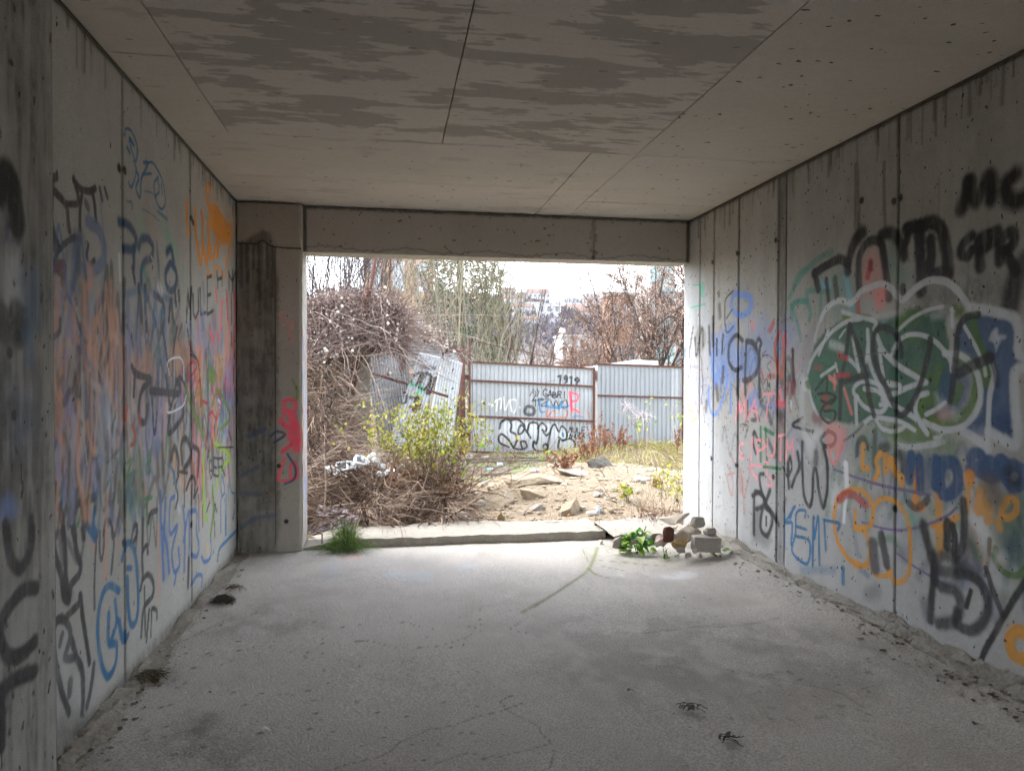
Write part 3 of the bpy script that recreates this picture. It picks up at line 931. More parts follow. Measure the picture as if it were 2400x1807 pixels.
C.lines('''
teal 44 a=.5 0,1400 60,1280 150,1150 280,1030 400,970
teal 40 a=.55 30,1600 30,1460 150,1440 200,1530 190,1609
teal 38 a=.55 380,1340 180,1340 180,1440
teal 38 a=.5 300,1370 290,1600
cyan 46 a=.6 530,1160 560,1350 590,1490
cyan 60 a=.6 290,1280 370,1270
black 62 soft=.4 240,1170 330,1110 470,1040 560,1080
black 56 soft=.4 240,1170 260,1250 275,1320
black 74 soft=.45 550,1150 560,1050 600,920 640,830 690,790
black 90 soft=.7 a=.8 655,830 690,780
black 60 soft=.4 660,1340 655,1100 670,990 720,900 780,860 860,880 890,1000 940,1400
black 74 soft=.5 870,810 930,790 1000,820 1050,900 1080,1010
black 60 soft=.5 1070,960 1110,840 1120,740
black 80 soft=.4 1110,750 1250,720 1350,690 1430,750 1470,900 1490,1100 1490,1200
black 84 soft=.4 1225,740 1230,950 1245,1150 1240,1330
black 74 soft=.4 1330,860 1340,1000 1330,1150 1400,1170 1490,1170
black 40 a=.8 350,1230 360,1330 375,1460
black 50 a=.7 soft=.6 430,1220 450,1380
black 44 a=.8 1070,1300 1080,1400
black 78 soft=.6 1620,570 1660,450 1700,300
black 78 soft=.6 1700,300 1760,490 1890,250 1900,470
black 84 soft=.6 2130,240 2050,330 2060,450 2130,490 2230,460
black 56 soft=.5 1720,820 1640,890 1620,980 1680,1010 1720,950
black 60 soft=.5 1960,770 1800,850 1790,960 1800,1120
black 56 soft=.5 1810,950 1930,880
black 60 soft=.5 1980,1060 1990,880 2080,780 2120,830 2080,920 1980,960
black 60 soft=.5 2030,960 2140,1140
black 100 soft=.6 2230,1050 2130,1250 2080,1480
red 46 a=.75 740,1200 770,1080
maroon 40 a=.7 soft=.5 770,1130 765,1060
salmon 90 a=.7 soft=.6 870,1340 860,1430
red 40 a=.6 650,1430 655,1560
offw 40 300,1600 350,1500 430,1440 500,1430 570,1450 620,1420 680,1340 790,1290 880,1270 960,1310 1010,1380 1060,1420 1110,1390 1200,1300 1320,1240 1440,1240 1540,1290 1640,1400 1690,1490
''')
C.region(1850, 700, 4.022)
PG = PAINT['piece']; OL = s2l('55782a'); BL = s2l('24507e'); PAINT['ol'] = OL; PAINT['bl'] = BL
C.fill(PAINT['purple'], '100,450 240,280 200,500 130,700 60,850', .35, .08)
C.fill(PAINT['green'], '560,1180 900,1150 1500,1200 1600,1500 1300,1560 700,1600 560,1400', .35, .12, .3, .3)
C.fill(PG, '180,700 250,430 420,250 560,190 760,200 900,180 1080,130 1180,90 1450,150 1500,400 1540,650 1550,900 1450,1100 1250,1200 900,1150 640,1180 400,1150 270,1080 200,900', .94, .02, .15)
C.fill(s2l('1d7048'), '200,700 420,480 520,560 500,900 430,1100 280,1000', .5, .08)
C.fill(BL, '1580,250 1800,140 2080,190 2130,300 2130,520 2200,590 2110,680 2130,1150 2100,1310 1900,1240 1850,1290 1680,1290 1620,1230 1800,1050 1800,700 1700,550 1560,480', .93, .02, .15)
C.fill(BL, '1400,750 1560,600 1680,700 1690,950 1560,1100 1400,950', .85, .05)
C.fill(s2l('1a3d70'), '1900,1120 2100,1050 2130,1200 2090,1300 1960,1260', .8, .04)
C.fill(OL, '500,140 760,150 760,190 500,200', .9, .01)
C.fill(OL, '1050,90 1250,110 1280,150 1020,320 1000,230', .9, .02)
C.fill(OL, '1540,60 1660,70 1640,180 1560,180', .95, .02)
C.fill(OL, '820,1180 1100,1200 1250,1150 1440,1340 1440,1400 1100,1350 900,1300', .85, .03)
C.fill(OL, '1100,370 1320,380 1320,400 1100,410', .7, .02)
C.fill(OL, '640,860 760,900 780,1050 700,1010', .7, .04)
C.lines('''
ol 66 1600,560 1750,650 1770,850 1710,1050 1550,1150 1400,1170 1250,1060 1280,920 1350,950
ol 60 1720,200 1760,400 1850,600 1880,800
ol 50 1410,640 1380,790
ol 50 a=.8 1610,830 1560,960
ol 40 a=.8 160,760 180,830
ol 50 a=.6 1180,680 1320,740
offw 50 soft=.5 1720,80 1900,120 2100,170 2160,280 2160,500 2230,560
offw 50 soft=.5 2230,640 2130,700 2130,1000 2150,1200 2130,1380 2000,1320 1880,1250
offw 31 1900,600 1930,720 1890,900 1880,1100 1870,1400
offw 47 soft=.5 1640,1250 1760,1320 1870,1420
offw 28 a=.7 240,400 270,270 330,130 430,40 500,10 580,50 625,10
offw 28 500,125 640,165 810,215 800,290
offw 30 175,700 220,560 340,390 430,290 560,210 680,190
offw 23 370,300 280,530
offw 14 530,290 475,370
offw 33 740,300 745,480 720,600
offw 31 740,480 770,640 830,780 900,920
offw 25 600,350 620,500 660,690
offw 27 a=.8 560,560 660,670
offw 34 830,350 880,480 1000,610 1150,710 1290,790
offw 31 1290,790 1160,820 1000,890 880,950
offw 27 850,480 890,740
offw 22 a=.85 1010,310 1150,190 1300,110 1450,75
offw 27 960,540 1010,430 1100,350 1220,340 1340,380 1450,480 1520,590 1530,680
offw 33 1460,520 1600,530 1720,620 1790,770 1800,950 1740,1100 1640,1200 1480,1240 1350,1200 1270,1160
offw 27 1530,100 1540,260
offw 22 1650,260 1740,420 1830,620 1850,720
offw 34 930,800 1040,820
offw 30 640,1180 625,950 610,850 680,780 800,790 900,870 920,980 860,1000
offw 30 640,920 700,1010 800,1060 880,1060 920,970 830,870 710,850
offw 33 950,990 1080,1060 1210,1150 1300,1270
offw 30 1300,890 1210,930 1190,1050 1230,1150 1300,1270
offw 25 1470,980 1370,1050 1290,1090
offw 28 710,1170 780,1120 900,1130 1050,1160 1180,1240
offw 27 820,1140 870,1220 960,1250 1050,1230 1090,1200
offw 27 190,870 220,990 270,1100
offw 28 170,750 140,780 135,840 165,860
offw 36 a=.85 1030,1390 1150,1400 1300,1380 1440,1350
offw 22 430,640 300,730
offw 19 440,610 455,690
offw 22 1440,1240 1430,1300 1370,1310
offw 55 a=.7 soft=.8 400,430 510,470
char 40 480,1130 490,800 530,560 570,250
char 40 570,250 650,450 720,680 760,950 800,1100
char 44 490,780 620,750 740,720
char 40 1060,540 1040,420 980,310 880,270 810,320 790,480 830,650 920,850 1000,1030 1040,1100 1110,1060 1200,900 1270,700 1320,480 1330,380
char 38 1510,1020 1540,800 1570,550 1590,330 1650,190 1780,150
char 58 1600,700 1750,620 1890,560
char 36 a=.7 soft=.6 1890,560 1940,680 1960,800
brown 5 550,555 750,525 980,500
red 36 a=.8 470,520 490,550 540,560
red 36 a=.8 450,720 560,720
red 40 a=.5 soft=.6 250,650 300,650
salmon 34 a=.8 380,740 440,790
salmon 28 a=.8 520,850 590,1080
salmon 26 a=.7 430,720 430,850
red 60 a=.7 soft=.6 340,930 360,1000
black 20 250,860 355,740 355,870
black 20 270,900 370,890 440,930 390,990 300,960
black 20 440,930 330,1010 300,1100 370,1170 430,1130 430,1060 330,1060
black 30 a=.95 370,1250 300,1320 340,1390 420,1370 435,1290 370,1245
black 24 130,1120 30,1190 130,1230 230,1250
salmon 24 520,1330 430,1560 370,1400
offw 51 a=.55 soft=.8 130,750 120,1000 140,1250 200,1350 300,1250
maroon 70 a=.6 soft=.8 240,1120 290,1150
char 30 30,480 40,640 40,780
maroon 50 a=.6 soft=.8 35,800 40,860
grey 20 a=.7 520,1340 640,1250 700,1180
''', halo=.0)
C.fill(PAINT['salmon'], '330,1200 440,1170 530,1230 530,1330 470,1480 360,1400', .6, .03)
C.fill(PAINT['white'], '150,1250 300,1250 250,1500 150,1450', .4, .06)
C.fill(PAINT['offw'], '1700,1300 1900,1280 1950,1400 1870,1500 1750,1400', .6, .06)
C.fill(PAINT['offw'], '1920,300 1960,285 1980,340 2040,360 1990,400 1950,500 1930,420 1890,390', .95, .012)
C.fill(PAINT['offw'], '1380,880 1480,990 1610,1090 1540,1150 1420,1140 1390,1000', .6, .03)
C.fill(PAINT['red'], '1400,1060 1500,1080 1500,1140 1400,1140', .6, .04)
C.fill(PAINT['offw'], '770,140 900,150 1060,90 1080,130 900,200 770,190', .7, .03)
C.fill(PAINT['offw'], '1290,150 1420,130 1440,190 1380,190', .6, .03)
C.region(1850, 1000, 4.022)
C.fill(PAINT['green'], '700,60 960,150 1000,330 850,300 760,400', .45, .08, .3, .5)
C.fill(OL, '1440,100 1560,130 1540,270 1440,240', .5, .06)
C.fill(BL, '1120,280 1340,270 1390,330 1390,560 1300,600 1210,480 1120,520', .75, .03, .3, .3)
C.fill(PAINT['bl'], '1440,600 1620,620 1600,720 1480,720', .5, .06)
C.fill(PAINT['dgreen'], '1900,850 2000,700 2230,640 2230,1300 2050,1330 1940,1100', .75, .06)
C.fill(PAINT['navy'], '2050,1080 2150,1080 2150,1200 2060,1200', .6, .05)
C.fill(PAINT['white'], '370,560 480,540 560,620 450,760 380,740', .45, .05)
C.fill(PAINT['white'], '1690,780 1840,870 1930,1090 1900,1110 1700,970', .65, .05)
C.fill(PAINT['white'], '1560,450 1640,480 1700,600 1640,560', .5, .05)
C.fill(PAINT['mint'], '1100,740 1150,820 1330,880 1130,940 1090,900', .5, .03)
C.fill(PAINT['teal'], '1100,940 1250,960 1180,1100 1110,1050', .4, .05, .3, .4)
C.fill(PAINT['purple'], '1020,1180 1160,1110 1140,1260 1060,1240', .55, .04)
C.fill(PAINT['grey'], '700,700 840,640 900,720 800,760', .35, .05)
C.lines('''
char 34 125,150 125,400 140,650 190,750 220,650 230,420 260,420 280,600 320,760 360,600 360,350 330,200
grey 60 a=.8 soft=.6 255,250 250,340
char 40 a=.8 soft=.5 640,260 650,160 700,110 740,200
char 60 a=.7 soft=.7 880,200 920,190
char 60 a=.7 soft=.7 1040,260 1090,330 1080,430
char 40 a=.6 soft=.7 810,40 800,360
char 60 a=.6 soft=.7 1400,560 1420,420 1440,360
ochre 42 700,180 690,380 740,390
ochre 36 860,250 820,320 840,420 800,510
ochre 46 910,280 910,420 960,300 990,420 1060,480 1060,540
orange 54 a=.85 1215,400 1200,640 1190,740 1250,755
ochre 36 1380,500 1400,600
ochre 60 a=.75 1410,660 1415,950 1420,1160
ochre 40 1350,920 1450,960 1580,850
bl 64 1150,270 1130,500
bl 60 1220,300 1235,600
bl 60 1390,310 1380,560
bl 74 1440,340 1560,350 1590,560 1460,640 1420,500 1440,360
bl 60 1710,310 1740,250 1810,270 1820,360 1700,400 1850,440 1960,470
bl 60 1870,340 1850,430 1900,480 1960,400 1900,320 1870,340
bl 56 1990,300 1960,380 2000,440 2050,370 1990,300
bl 60 2100,370 2040,450 2090,560 2190,540 2200,420 2100,370
black 80 a=.7 soft=.8 2090,440 2120,500
orange 70 a=.8 1700,465 1702,495
ochre 64 a=.85 1810,620 1790,780
ochre 34 a=.8 2070,680 2000,800 2060,860 2140,800 2130,690 2050,680
ochre 56 a=.7 1880,740 1880,880
ochre 36 a=.75 1690,560 1670,800
ochre 40 a=.6 1970,880 1985,960
brown 110 a=.7 soft=.7 1900,560 1930,660
purple 18 420,400 640,480 900,560 1160,610 1330,640
purple 16 690,900 900,960 1100,970 1330,910 1500,830 1580,760
purple 14 1000,1180 1200,1330 1500,1500
white 44 535,350 545,550
white 34 545,550 530,720 515,890
ochre 36 700,1320 560,1240 460,1080 425,880 450,700 540,610 640,590 740,650 790,780 780,900 720,960 640,950
ochre 32 625,790 620,960
ochre 36 640,950 720,1000 760,1120 750,1270 690,1320 620,1300
ochre 30 800,760 850,690 950,680 1060,770 1120,900 1140,1100 1130,1350 1060,1460 980,1450 950,1350 920,1400 830,1400 780,1340
red 54 a=.7 470,690 560,630 660,680 725,740
grey 84 a=.85 790,1110 800,1220 815,1330
dgrey 60 a=.85 870,1020 900,1180 920,1300
blue 24 150,850 150,790 70,810 60,1000 30,1180 170,1290 190,1080 60,1030
blue 24 40,760 10,860
blue 26 230,850 220,1300
blue 24 240,1050 275,850 285,1300
blue 22 330,880 470,910 460,970
blue 24 330,880 345,1160
blue 34 a=.8 510,1330 510,1470
blue 50 a=.35 soft=.8 120,1350 420,1350
blue 40 a=.45 soft=.7 680,1350 740,1400
char 60 soft=.6 1260,920 1310,1120 1370,1260 1370,1450
char 48 soft=.5 1640,700 1650,900 1640,1100 1580,1230
char 54 1490,900 1490,1130
char 44 1540,930 1560,1050 1550,1180
char 40 a=.7 1130,720 1200,770 1310,680
grey 80 a=.5 soft=.7 1700,1000 1720,1200 1780,1330
ol 32 a=.8 1950,1150 1940,1260 2040,1380 2160,1400 2230,1330
brown 26 a=.8 1890,1060 1880,1250 1850,1400
char 70 a=.5 soft=.8 1580,1240 1700,1380
''')
C.fill(PAINT['offw'], '1890,1250 1950,1420 2130,1520 2050,1570 1930,1480', .7, .04)
C.fill(PAINT['offw'], '1930,1170 2020,1190 2060,1270 2040,1310 1960,1260', .8, .03)
C.region(2000, 1300, 4.757)
C.fill(PAINT['char'], '1170,60 1270,180 1240,280 1120,340 1100,220', .65, .06)
C.fill(PAINT['olive'], '1580,400 1700,430 1860,300 1903,400 1700,520', .35, .06)
C.lines('''
char 50 soft=.5 850,0 900,130 890,300 870,500 860,730
char 60 a=.7 soft=.7 930,60 1020,0 1130,40
char 60 a=.7 soft=.7 930,160 1080,190 1180,150
char 60 a=.8 soft=.6 980,360 1120,400 1190,500 1180,620 1120,740 950,770
char 54 a=.85 soft=.5 1170,210 1300,230 1430,330 1500,500 1480,680 1400,800 1280,840 1150,760 1160,640
grey 70 a=.6 soft=.8 800,540 830,680
char 28 1310,400 1260,580
char 32 1480,150 1560,400 1670,680
char 34 1930,280 1780,520 1680,690 1560,900 1470,1060 1420,1200
ochre 60 1903,880 1830,840 1750,930 1770,1080 1850,1150 1930,1150
grey 80 a=.4 soft=.9 170,440 260,400
''')
C.region(0, 0, 1)
holes(C, '2095,472 2098,1193 1817,563 1728,594 1670,615 1667,1074 1725,1090 1812,1117 2110,463 2020,470', .02)
holes(C, '2020,795 2113,885 2180,890', .01)

# ---- pier beside the photographer
# ---- pillar by the opening: mould, a few tags
C = CP.region(520, 440, 1.891)
C.fill(PAINT['mould'], '70,245 235,255 245,1100 240,1610 70,1610', .85, .03, .3, .25, .35)
C.fill(PAINT['dirt'], '70,30 350,40 350,70 70,70', .5, .03, .4, .4)
C.fill(s2l('6b6252'), '150,1280 240,1290 240,1420 130,1420', .45, .06, .6, 0, .6)
C.fill(s2l('57503c'), '90,380 230,400 230,600 90,620', .35, .06, .6, .4, .6)
C.lines('''
dirt 14 70,245 150,250 180,235 230,262 350,270
mould 26 a=.45 soft=.8 85,250 88,440
mould 22 a=.45 soft=.8 110,255 112,420
mould 24 a=.45 soft=.8 140,250 140,360
mould 24 a=.45 soft=.8 165,245 168,560
mould 20 a=.45 soft=.8 200,255 203,400
mould 20 a=.45 soft=.8 225,262 226,480
pale 10 a=.3 128,255 128,420
pale 10 a=.3 186,250 188,360
dirt 8 a=.8 236,270 238,1580
salmon 13 a=.6 285,548 258,556 262,575 290,590 270,612
salmon 13 a=.6 300,590 302,612 312,615 318,594
salmon 13 a=.6 318,625 294,634 300,652 318,660 300,690
hot 34 a=.9 278,1005 278,945 322,945 322,985 282,990
hot 52 a=.9 265,1030 285,1060 330,1050 300,1100 340,1130
hot 70 a=.9 310,1010 335,1100 330,1160
hot 40 a=.9 270,1170 330,1120
hot 26 a=.9 278,1200 252,1290 300,1296
hot 26 a=.9 322,1215 302,1250 310,1290 336,1275 322,1215
navy 22 a=.8 215,1100 245,1080 280,1095 230,1130
navy 20 a=.8 290,1180 325,1240 320,1290 280,1312
navy 40 a=.45 soft=.8 90,1275 120,1255 155,1240
navy 44 a=.45 soft=.8 90,1355 170,1360
navy 40 a=.45 soft=.8 90,1500 150,1465 235,1450
navy 40 a=.6 soft=.8 120,1100 190,1070
olive 24 a=.6 312,850 335,900 330,940
''')
holes(C, '285,1478 253,1232', .018)
# ---- beam: cracks, stains, darker ends and top edge
C = CB
xs = np.linspace(-.70, 2.74, 160)
P = np.stack([xs, 2.585+.018*np.sin(xs*9)+.02*(r_.random(160)-.5)], 1)
C.stroke(PAINT['mould'], .007, '', P=P, sharp=True, soft=.7, a=.5, halo=.15, dry=.9)
C.stroke(PAINT['pale'], .03, '', P=P-[0, .022], sharp=True, soft=.9, a=.35, halo=0, dry=.9)
for x, z in zip(r_.uniform(-.7, 2.7, 70), r_.uniform(2.56, 2.93, 70)):
    C.stroke(PAINT['mould'], r_.uniform(.005, .016), '', P=np.array([(x, z), (x+r_.normal(0, .012), z+r_.normal(0, .006))]), sharp=True, a=.7, halo=0)
zz = np.linspace(2.56, 2.93, 20)
C.stroke(PAINT['dirt'], .035, '', P=np.stack([1.84+.012*r_.normal(size=20), zz], 1), sharp=True, a=.6, dry=.7)
for x in (-.715, 2.755): C.stroke(PAINT['mould'], .03, '', P=np.array([(x, 2.56), (x, 2.94)]), sharp=True, soft=.8, a=.8)
C.stroke(PAINT['mould'], .03, '', P=np.array([(-.7, 2.93), (2.76, 2.93)]), sharp=True, soft=.8, a=.7, dry=.6)
# ---- floor: moss in the crack, faded paint, damp
C = CF.region(1200, 1250, 1.8433)
C.fill(PAINT['dirt'], '0,420 500,330 1100,380 1800,560 1500,760 400,620', .30, .3, .3, 0, .9)
C.fill(s2l('c9c2b6'), '60,150 400,120 900,220 1500,420 1000,360 300,300', .35, .3, .3, 0, .9)
C.fill(s2l('e6e6ea'), '570,170 700,163 800,180 760,200 600,190', .6, .04, .6, 0, .7)
C.fill(s2l('e6e6ea'), '470,98 600,106 600,120 480,114', .6, .03, .6, 0, .7)
C.fill(s2l('e6e6ea'), '395,168 470,172 480,186 400,182', .6, .03, .6, 0, .7)
C.fill(PAINT['moss'], '280,60 420,50 1000,110 960,130 500,135 400,110 330,180', .35, .08, .5, 0, .8)
C.lines('''
moss 30 a=.75 soft=.8 45,340 150,280 240,220 330,155 370,60
moss 20 a=.75 soft=.8 380,115 500,125 660,142
moss 24 a=.8 soft=.7 330,150 360,175 420,190
moss 24 a=.7 soft=.7 390,140 480,158
mould 10 a=.5 100,318 200,250 300,180
dirt 16 a=.35 soft=.8 560,430 800,400 960,400 1150,380
dirt 14 a=.35 soft=.8 980,590 1200,640 1400,690 1520,760
dirt 8 a=.5 300,60 330,120
''')
for _ in range(60):
    x, y = r_.uniform(900, 1550), r_.uniform(560, 800)
    C.stroke(PAINT['mould'], r_.uniform(.006, .02), f'{x},{y} {x+r_.uniform(4, 30)},{y+r_.uniform(0, 8)}', a=.45, halo=0, sharp=True)
for q in range(9):
    x, y = r_.uniform(-1.1, 2.5), r_.uniform(2.2, 6.2); a_ = r_.uniform(0, 6.28); P = [(x, y)]
    for k in range(int(r_.integers(6, 16))):
        a_ += r_.normal(0, .45); x += .07*math.cos(a_); y += .07*math.sin(a_); P.append((x, y))
    C.stroke(PAINT['mould'], .0055, '', P=np.array(P), soft=.5, a=.55, halo=.06, dry=.5, sharp=True)
for q in range(26):
    x, y = r_.uniform(-1.1, 2.6), r_.uniform(2.0, 6.3); w_, h_ = r_.uniform(.15, .7), r_.uniform(.1, .4); t_ = np.linspace(0, 6.28, 12)[:-1]
    P = np.stack([x+w_*np.cos(t_)*r_.uniform(.6, 1.3, 11), y+h_*np.sin(t_)*r_.uniform(.6, 1.3, 11)], 1)
    C.fill(s2l(r_.choice(['cfc6ba', '6e655a', '8a8074', 'b8aea2', '5a5248'])), '', r_.uniform(.12, .34), .12, .4, 0, .8, P=C.smooth(np.vstack([P, P[:1]])))
C.region(0, 1250, 1.8433)
C.fill(s2l('9fc0d4'), '1390,130 1460,120 1470,200 1390,190', .25, .05, .4, 0, .5)
C.fill(s2l('9fc0d4'), '1660,170 1860,165 1850,212 1670,205', .25, .05, .4, 0, .5)
C.fill(s2l('9fc0d4'), '1980,130 2060,130 2060,160 1980,165', .2, .05, .4, 0, .5)
C.fill(s2l('e0a094'), '1480,90 1560,85 1550,115 1480,120', .4, .05, .4, 0, .5)
C.fill(PAINT['dirt'], '930,380 1400,385 1300,430 950,430', .3, .15, .3, 0, .8)
C.fill(PAINT['dirt'], '560,585 750,590 760,645 560,655', .75, .08, .4, 0, .5)
C.fill(PAINT['dirt'], '810,785 930,795 900,870 780,860', .65, .08, .4, 0, .6)
C.fill(PAINT['dirt'], '230,1000 700,880 1100,940 1000,1040 300,1040', .45, .15, .4, 0, .7)
C.fill(PAINT['mould'], '880,275 1000,285 970,320 890,318', .7, .05, .4, 0, .5)
for _ in range(170):
    x, y = r_.uniform(200, 2100), r_.uniform(330, 1000)
    C.stroke(PAINT['mould'], r_.uniform(.006, .018), f'{x},{y} {x+r_.uniform(2, 14)},{y+r_.uniform(-3, 5)}', a=r_.uniform(.3, .8), halo=0, sharp=True)


def wall(cv, seams, x_back, y_lo, y_hi, label, side):
    t = thing('concrete_wall', label, 'wall')
    s = cv.s; sg = 1 if side == 'right' else -1
    cuts = [s[0]]+seams+[s[-1]]
    MB().box((min(XL-0.22, XL-0.012) if sg < 0 else XR+0.012, y_lo, -0.05), (XL-0.012 if sg < 0 else XR+0.22, y_hi, ZC+0.1)).build('wall_core', M_CORE, t)
    for k, (a, b) in enumerate(zip(cuts[:-1], cuts[1:])):
        i0 = np.searchsorted(s, a+0.001) if k else 0
        i1 = np.searchsorted(s, b-0.001)+(0 if k < len(cuts)-2 else 1)
        sl, sh = s[i0], s[i1-1]
        off = rng.normal(0, 0.0015); deep = 0.004 if b-a < 0.2 else 0.0
        def bulge(S, T, sl=sl, sh=sh, off=off, deep=deep):
            e = np.minimum(S-sl, sh-S)
            d = 0.013*np.clip(1-e/0.0055, 0, 1)**1.5+off+deep
            d = d+0.0022*(vn2(S, T, 0.35, 0.5, 31)-0.5)+0.0012*(vn2(S, T, 0.05, 0.08, 32)-0.5)
            d = d+0.016*np.clip((T-(ZC-0.02-0.012*vn2(S, T, 0.06, 9, 33)))/0.02, 0, 1)     # ragged shadow joint below the ceiling
            return sg*d
        link('panel', cv.mesh('panel', i0, i1, bulge), M_WALL, t)
    # rest of the wall towards and behind the photographer
    MB().box((XL-0.012, y_lo, 0), (XL, s[0], ZC)).build('panel', M_WALLN, t) if sg < 0 else MB().box((XR, y_lo, 0), (XR+0.012, s[0], ZC)).build('panel', M_WALLN, t)
    return t

wl = wall(CL, SEAM_L, 0, Y0, 6.74, 'long concrete wall with orange scrawl and blue, green and pink tags', 'left')
wr = wall(CR, SEAM_R, 0, Y0, 6.6, 'long concrete wall with big green bubble piece outlined in white', 'right')

# the pier that stands a little proud of the wall beside the photographer
CLP = Canvas((XL+0.045, 0, 0), (0, 1, 0), (0, 0, 1), np.linspace(1.9, 2.925, 120), np.linspace(0, ZC, 420))
C = CLP
C.fill(s2l('36332c'), '', .8, .1, .4, .4, .3, P=np.array([(1.9, 0), (2.93, 0), (2.93, ZC), (1.9, ZC)]))
C.fill(PAINT['mould'], '', .75, .25, .4, .5, .5, P=np.array([(1.9, 1.0), (2.8, 1.0), (2.85, 2.0), (1.9, 2.1)]))
C.region(0, 280, 3.33)
C.fill(PAINT['navy'], '0,520 80,480 130,650 170,900 100,1000 0,980', .55, .05, .3, .3)
C.fill(PAINT['offw'], '0,950 150,1000 190,1300 160,1500 0,1500', .8, .05, .5, .75)
C.fill(PAINT['blue'], '170,1180 300,1200 300,1660 190,1660', .5, .05, .4, .4)
C.lines('''
black 110 0,560 40,440 90,500 110,620 130,800
black 90 a=.7 20,1540 30,1660
black 110 a=.7 130,1520 150,1660
''')
C.region(0, 760, 3.33)
C.fill(PAINT['blue'], '190,40 260,60 250,300 200,300', .6, .03, .4, .3)
C.fill(PAINT['sky'], '0,1350 80,1340 135,1400 120,1490 0,1540', .55, .03)
C.fill(PAINT['slate'], '60,400 250,500 260,900 100,950', .35, .08, .4, .4)
holes(C, '140,90 75,225 110,710', .02)
C.lines('''
mould 12 170,1100 165,1200 178,1260 168,1350
char 40 40,1560 60,1665
char 40 240,1520 250,1665
''')
C.region(0, 1240, 3.33)
C.lines('''
char 50 50,0 80,220 160,310 230,180 250,0
char 54 280,460 200,470 120,540 20,700 0,850 60,980 160,980 270,880
char 56 0,1270 120,1170 270,1110
char 50 10,1280 15,1500 10,1700
''')
for _ in range(120):
    x, z = r_.uniform(1.95, 2.9), r_.uniform(.1, 2.9)
    C.stroke(PAINT['mould'], r_.uniform(.006, .02), '', P=np.array([(x, z), (x+r_.normal(0, .006), z+r_.uniform(0, .03))]), a=.85, halo=0, sharp=True)

pier = thing('concrete_pier', 'dark weathered concrete pier beside the wall with the orange scrawl', 'pier')
link('face', CLP.mesh('face', 0, 120, lambda S, T: 0.01*np.clip(1-(2.925-S)/0.012, 0, 1)*-1+0.002*(vn2(S, T, 0.06, 0.1, 8)-0.5)), M_WALL, pier)
MB().box((XL+0.001, Y0, 0), (XL+0.042, 2.92, ZC-0.002)).build('core', M_CORE, pier)

pillar = thing('concrete_pillar', 'mould-stained concrete pillar between wall and wide opening', 'pillar')
link('face', CP.mesh('face', 0, 90, lambda S, T: 0.006*(vn2(S, T, 0.12, 0.1, 9)-0.5)+0.012*np.clip(1-np.minimum(S-CP.s[0], CP.s[-1]-S)/0.015, 0, 1)*-1), M_PILLAR, pillar)
MB().box((XL+0.003, 6.382, -0.1), (-0.733, 6.74, ZC-0.015)).build('core', M_LIGHTC, pillar)

CJ = Canvas((-.7295, 0, 0), (0, 1, 0), (0, 0, 1), np.linspace(6.386, 6.738, 40), np.linspace(.07, 2.545, 320))
for q in range(46):
    y, z = r_.uniform(6.4, 6.72), r_.uniform(.3, 1.95)
    CJ.stroke(PAINT[r_.choice(['sky', 'lav', 'rust', 'salmon', 'blue', 'purple', 'offw', 'slate'])], r_.uniform(.02, .06), '', P=np.array([(y, z), (y+r_.normal(0, .03), z-r_.uniform(.05, .3))]), soft=.6, a=r_.uniform(.25, .6))
M_JAMB = concrete('jamb_concrete', (0.50, 0.48, 0.44), (0.34, 0.32, 0.29), (1, 1, 0.3), .5, .9, paint=True)
link('jamb_face', CJ.mesh('jamb_face', 0, 40, lambda S, T: .004*(vn2(S, T, .1, .1, 12)-.5)), M_JAMB, pillar)
beam = thing('concrete_beam', 'deep concrete beam spanning above the opening, cracked along its lower edge', 'beam')
link('face', CB.mesh('face', 0, 520, lambda S, T: 0.004*(vn2(S, T, 0.3, 0.15, 19)-0.5)+0.004*np.clip((2.56+0.012*vn2(S, T, 0.05, 1, 3)-T)/0.02, 0, 1)*-1), M_BEAM, beam)
MB().box((-0.732, YB+0.006, 2.55), (XR-0.006, 6.69, ZC-0.013)).build('core', M_LIGHTC, beam)

# ceiling: cast against plywood sheets, each sheet's print a panel
ceil = link('ceiling', mesh_np('ceiling', [(XL-0.22, Y0, ZC+0.012), (XR+0.22, Y0, ZC+0.012), (XR+0.22, 6.74, ZC+0.012), (XL-0.22, 6.74, ZC+0.012), (XL-0.22, Y0, ZC+0.25), (XR+0.22, Y0, ZC+0.25), (XR+0.22, 6.74, ZC+0.25), (XL-0.22, 6.74, ZC+0.25)],
            [(0, 1, 2, 3), (7, 6, 5, 4), (0, 4, 5, 1), (1, 5, 6, 2), (2, 6, 7, 3), (3, 7, 4, 0)]), M_CORE)
ceil['kind'] = 'structure'
def cz(x, y): return on_plane(x, y, 2, ZC)
xA, xB, xC = cz(431, 154)[0], cz(1075, 165)[0], cz(1690, 186)[0]
yS = cz(1037, 339)[1]; yT = cz(1090, 434)[1]; yA = cz(340, 128)[1]; yR = cz(1750, 334)[1]
xD, xE = cz(1330, 420)[0], cz(1435, 415)[0]
G = 0.006
def cpanel(x0, x1, y0, y1, mat):
    dz = rng.uniform(0, 0.0025)
    MB().box((x0+G/2, y0+G/2, ZC-dz), (x1-G/2, y1-G/2, ZC+0.02)).build('panel', mat, ceil)
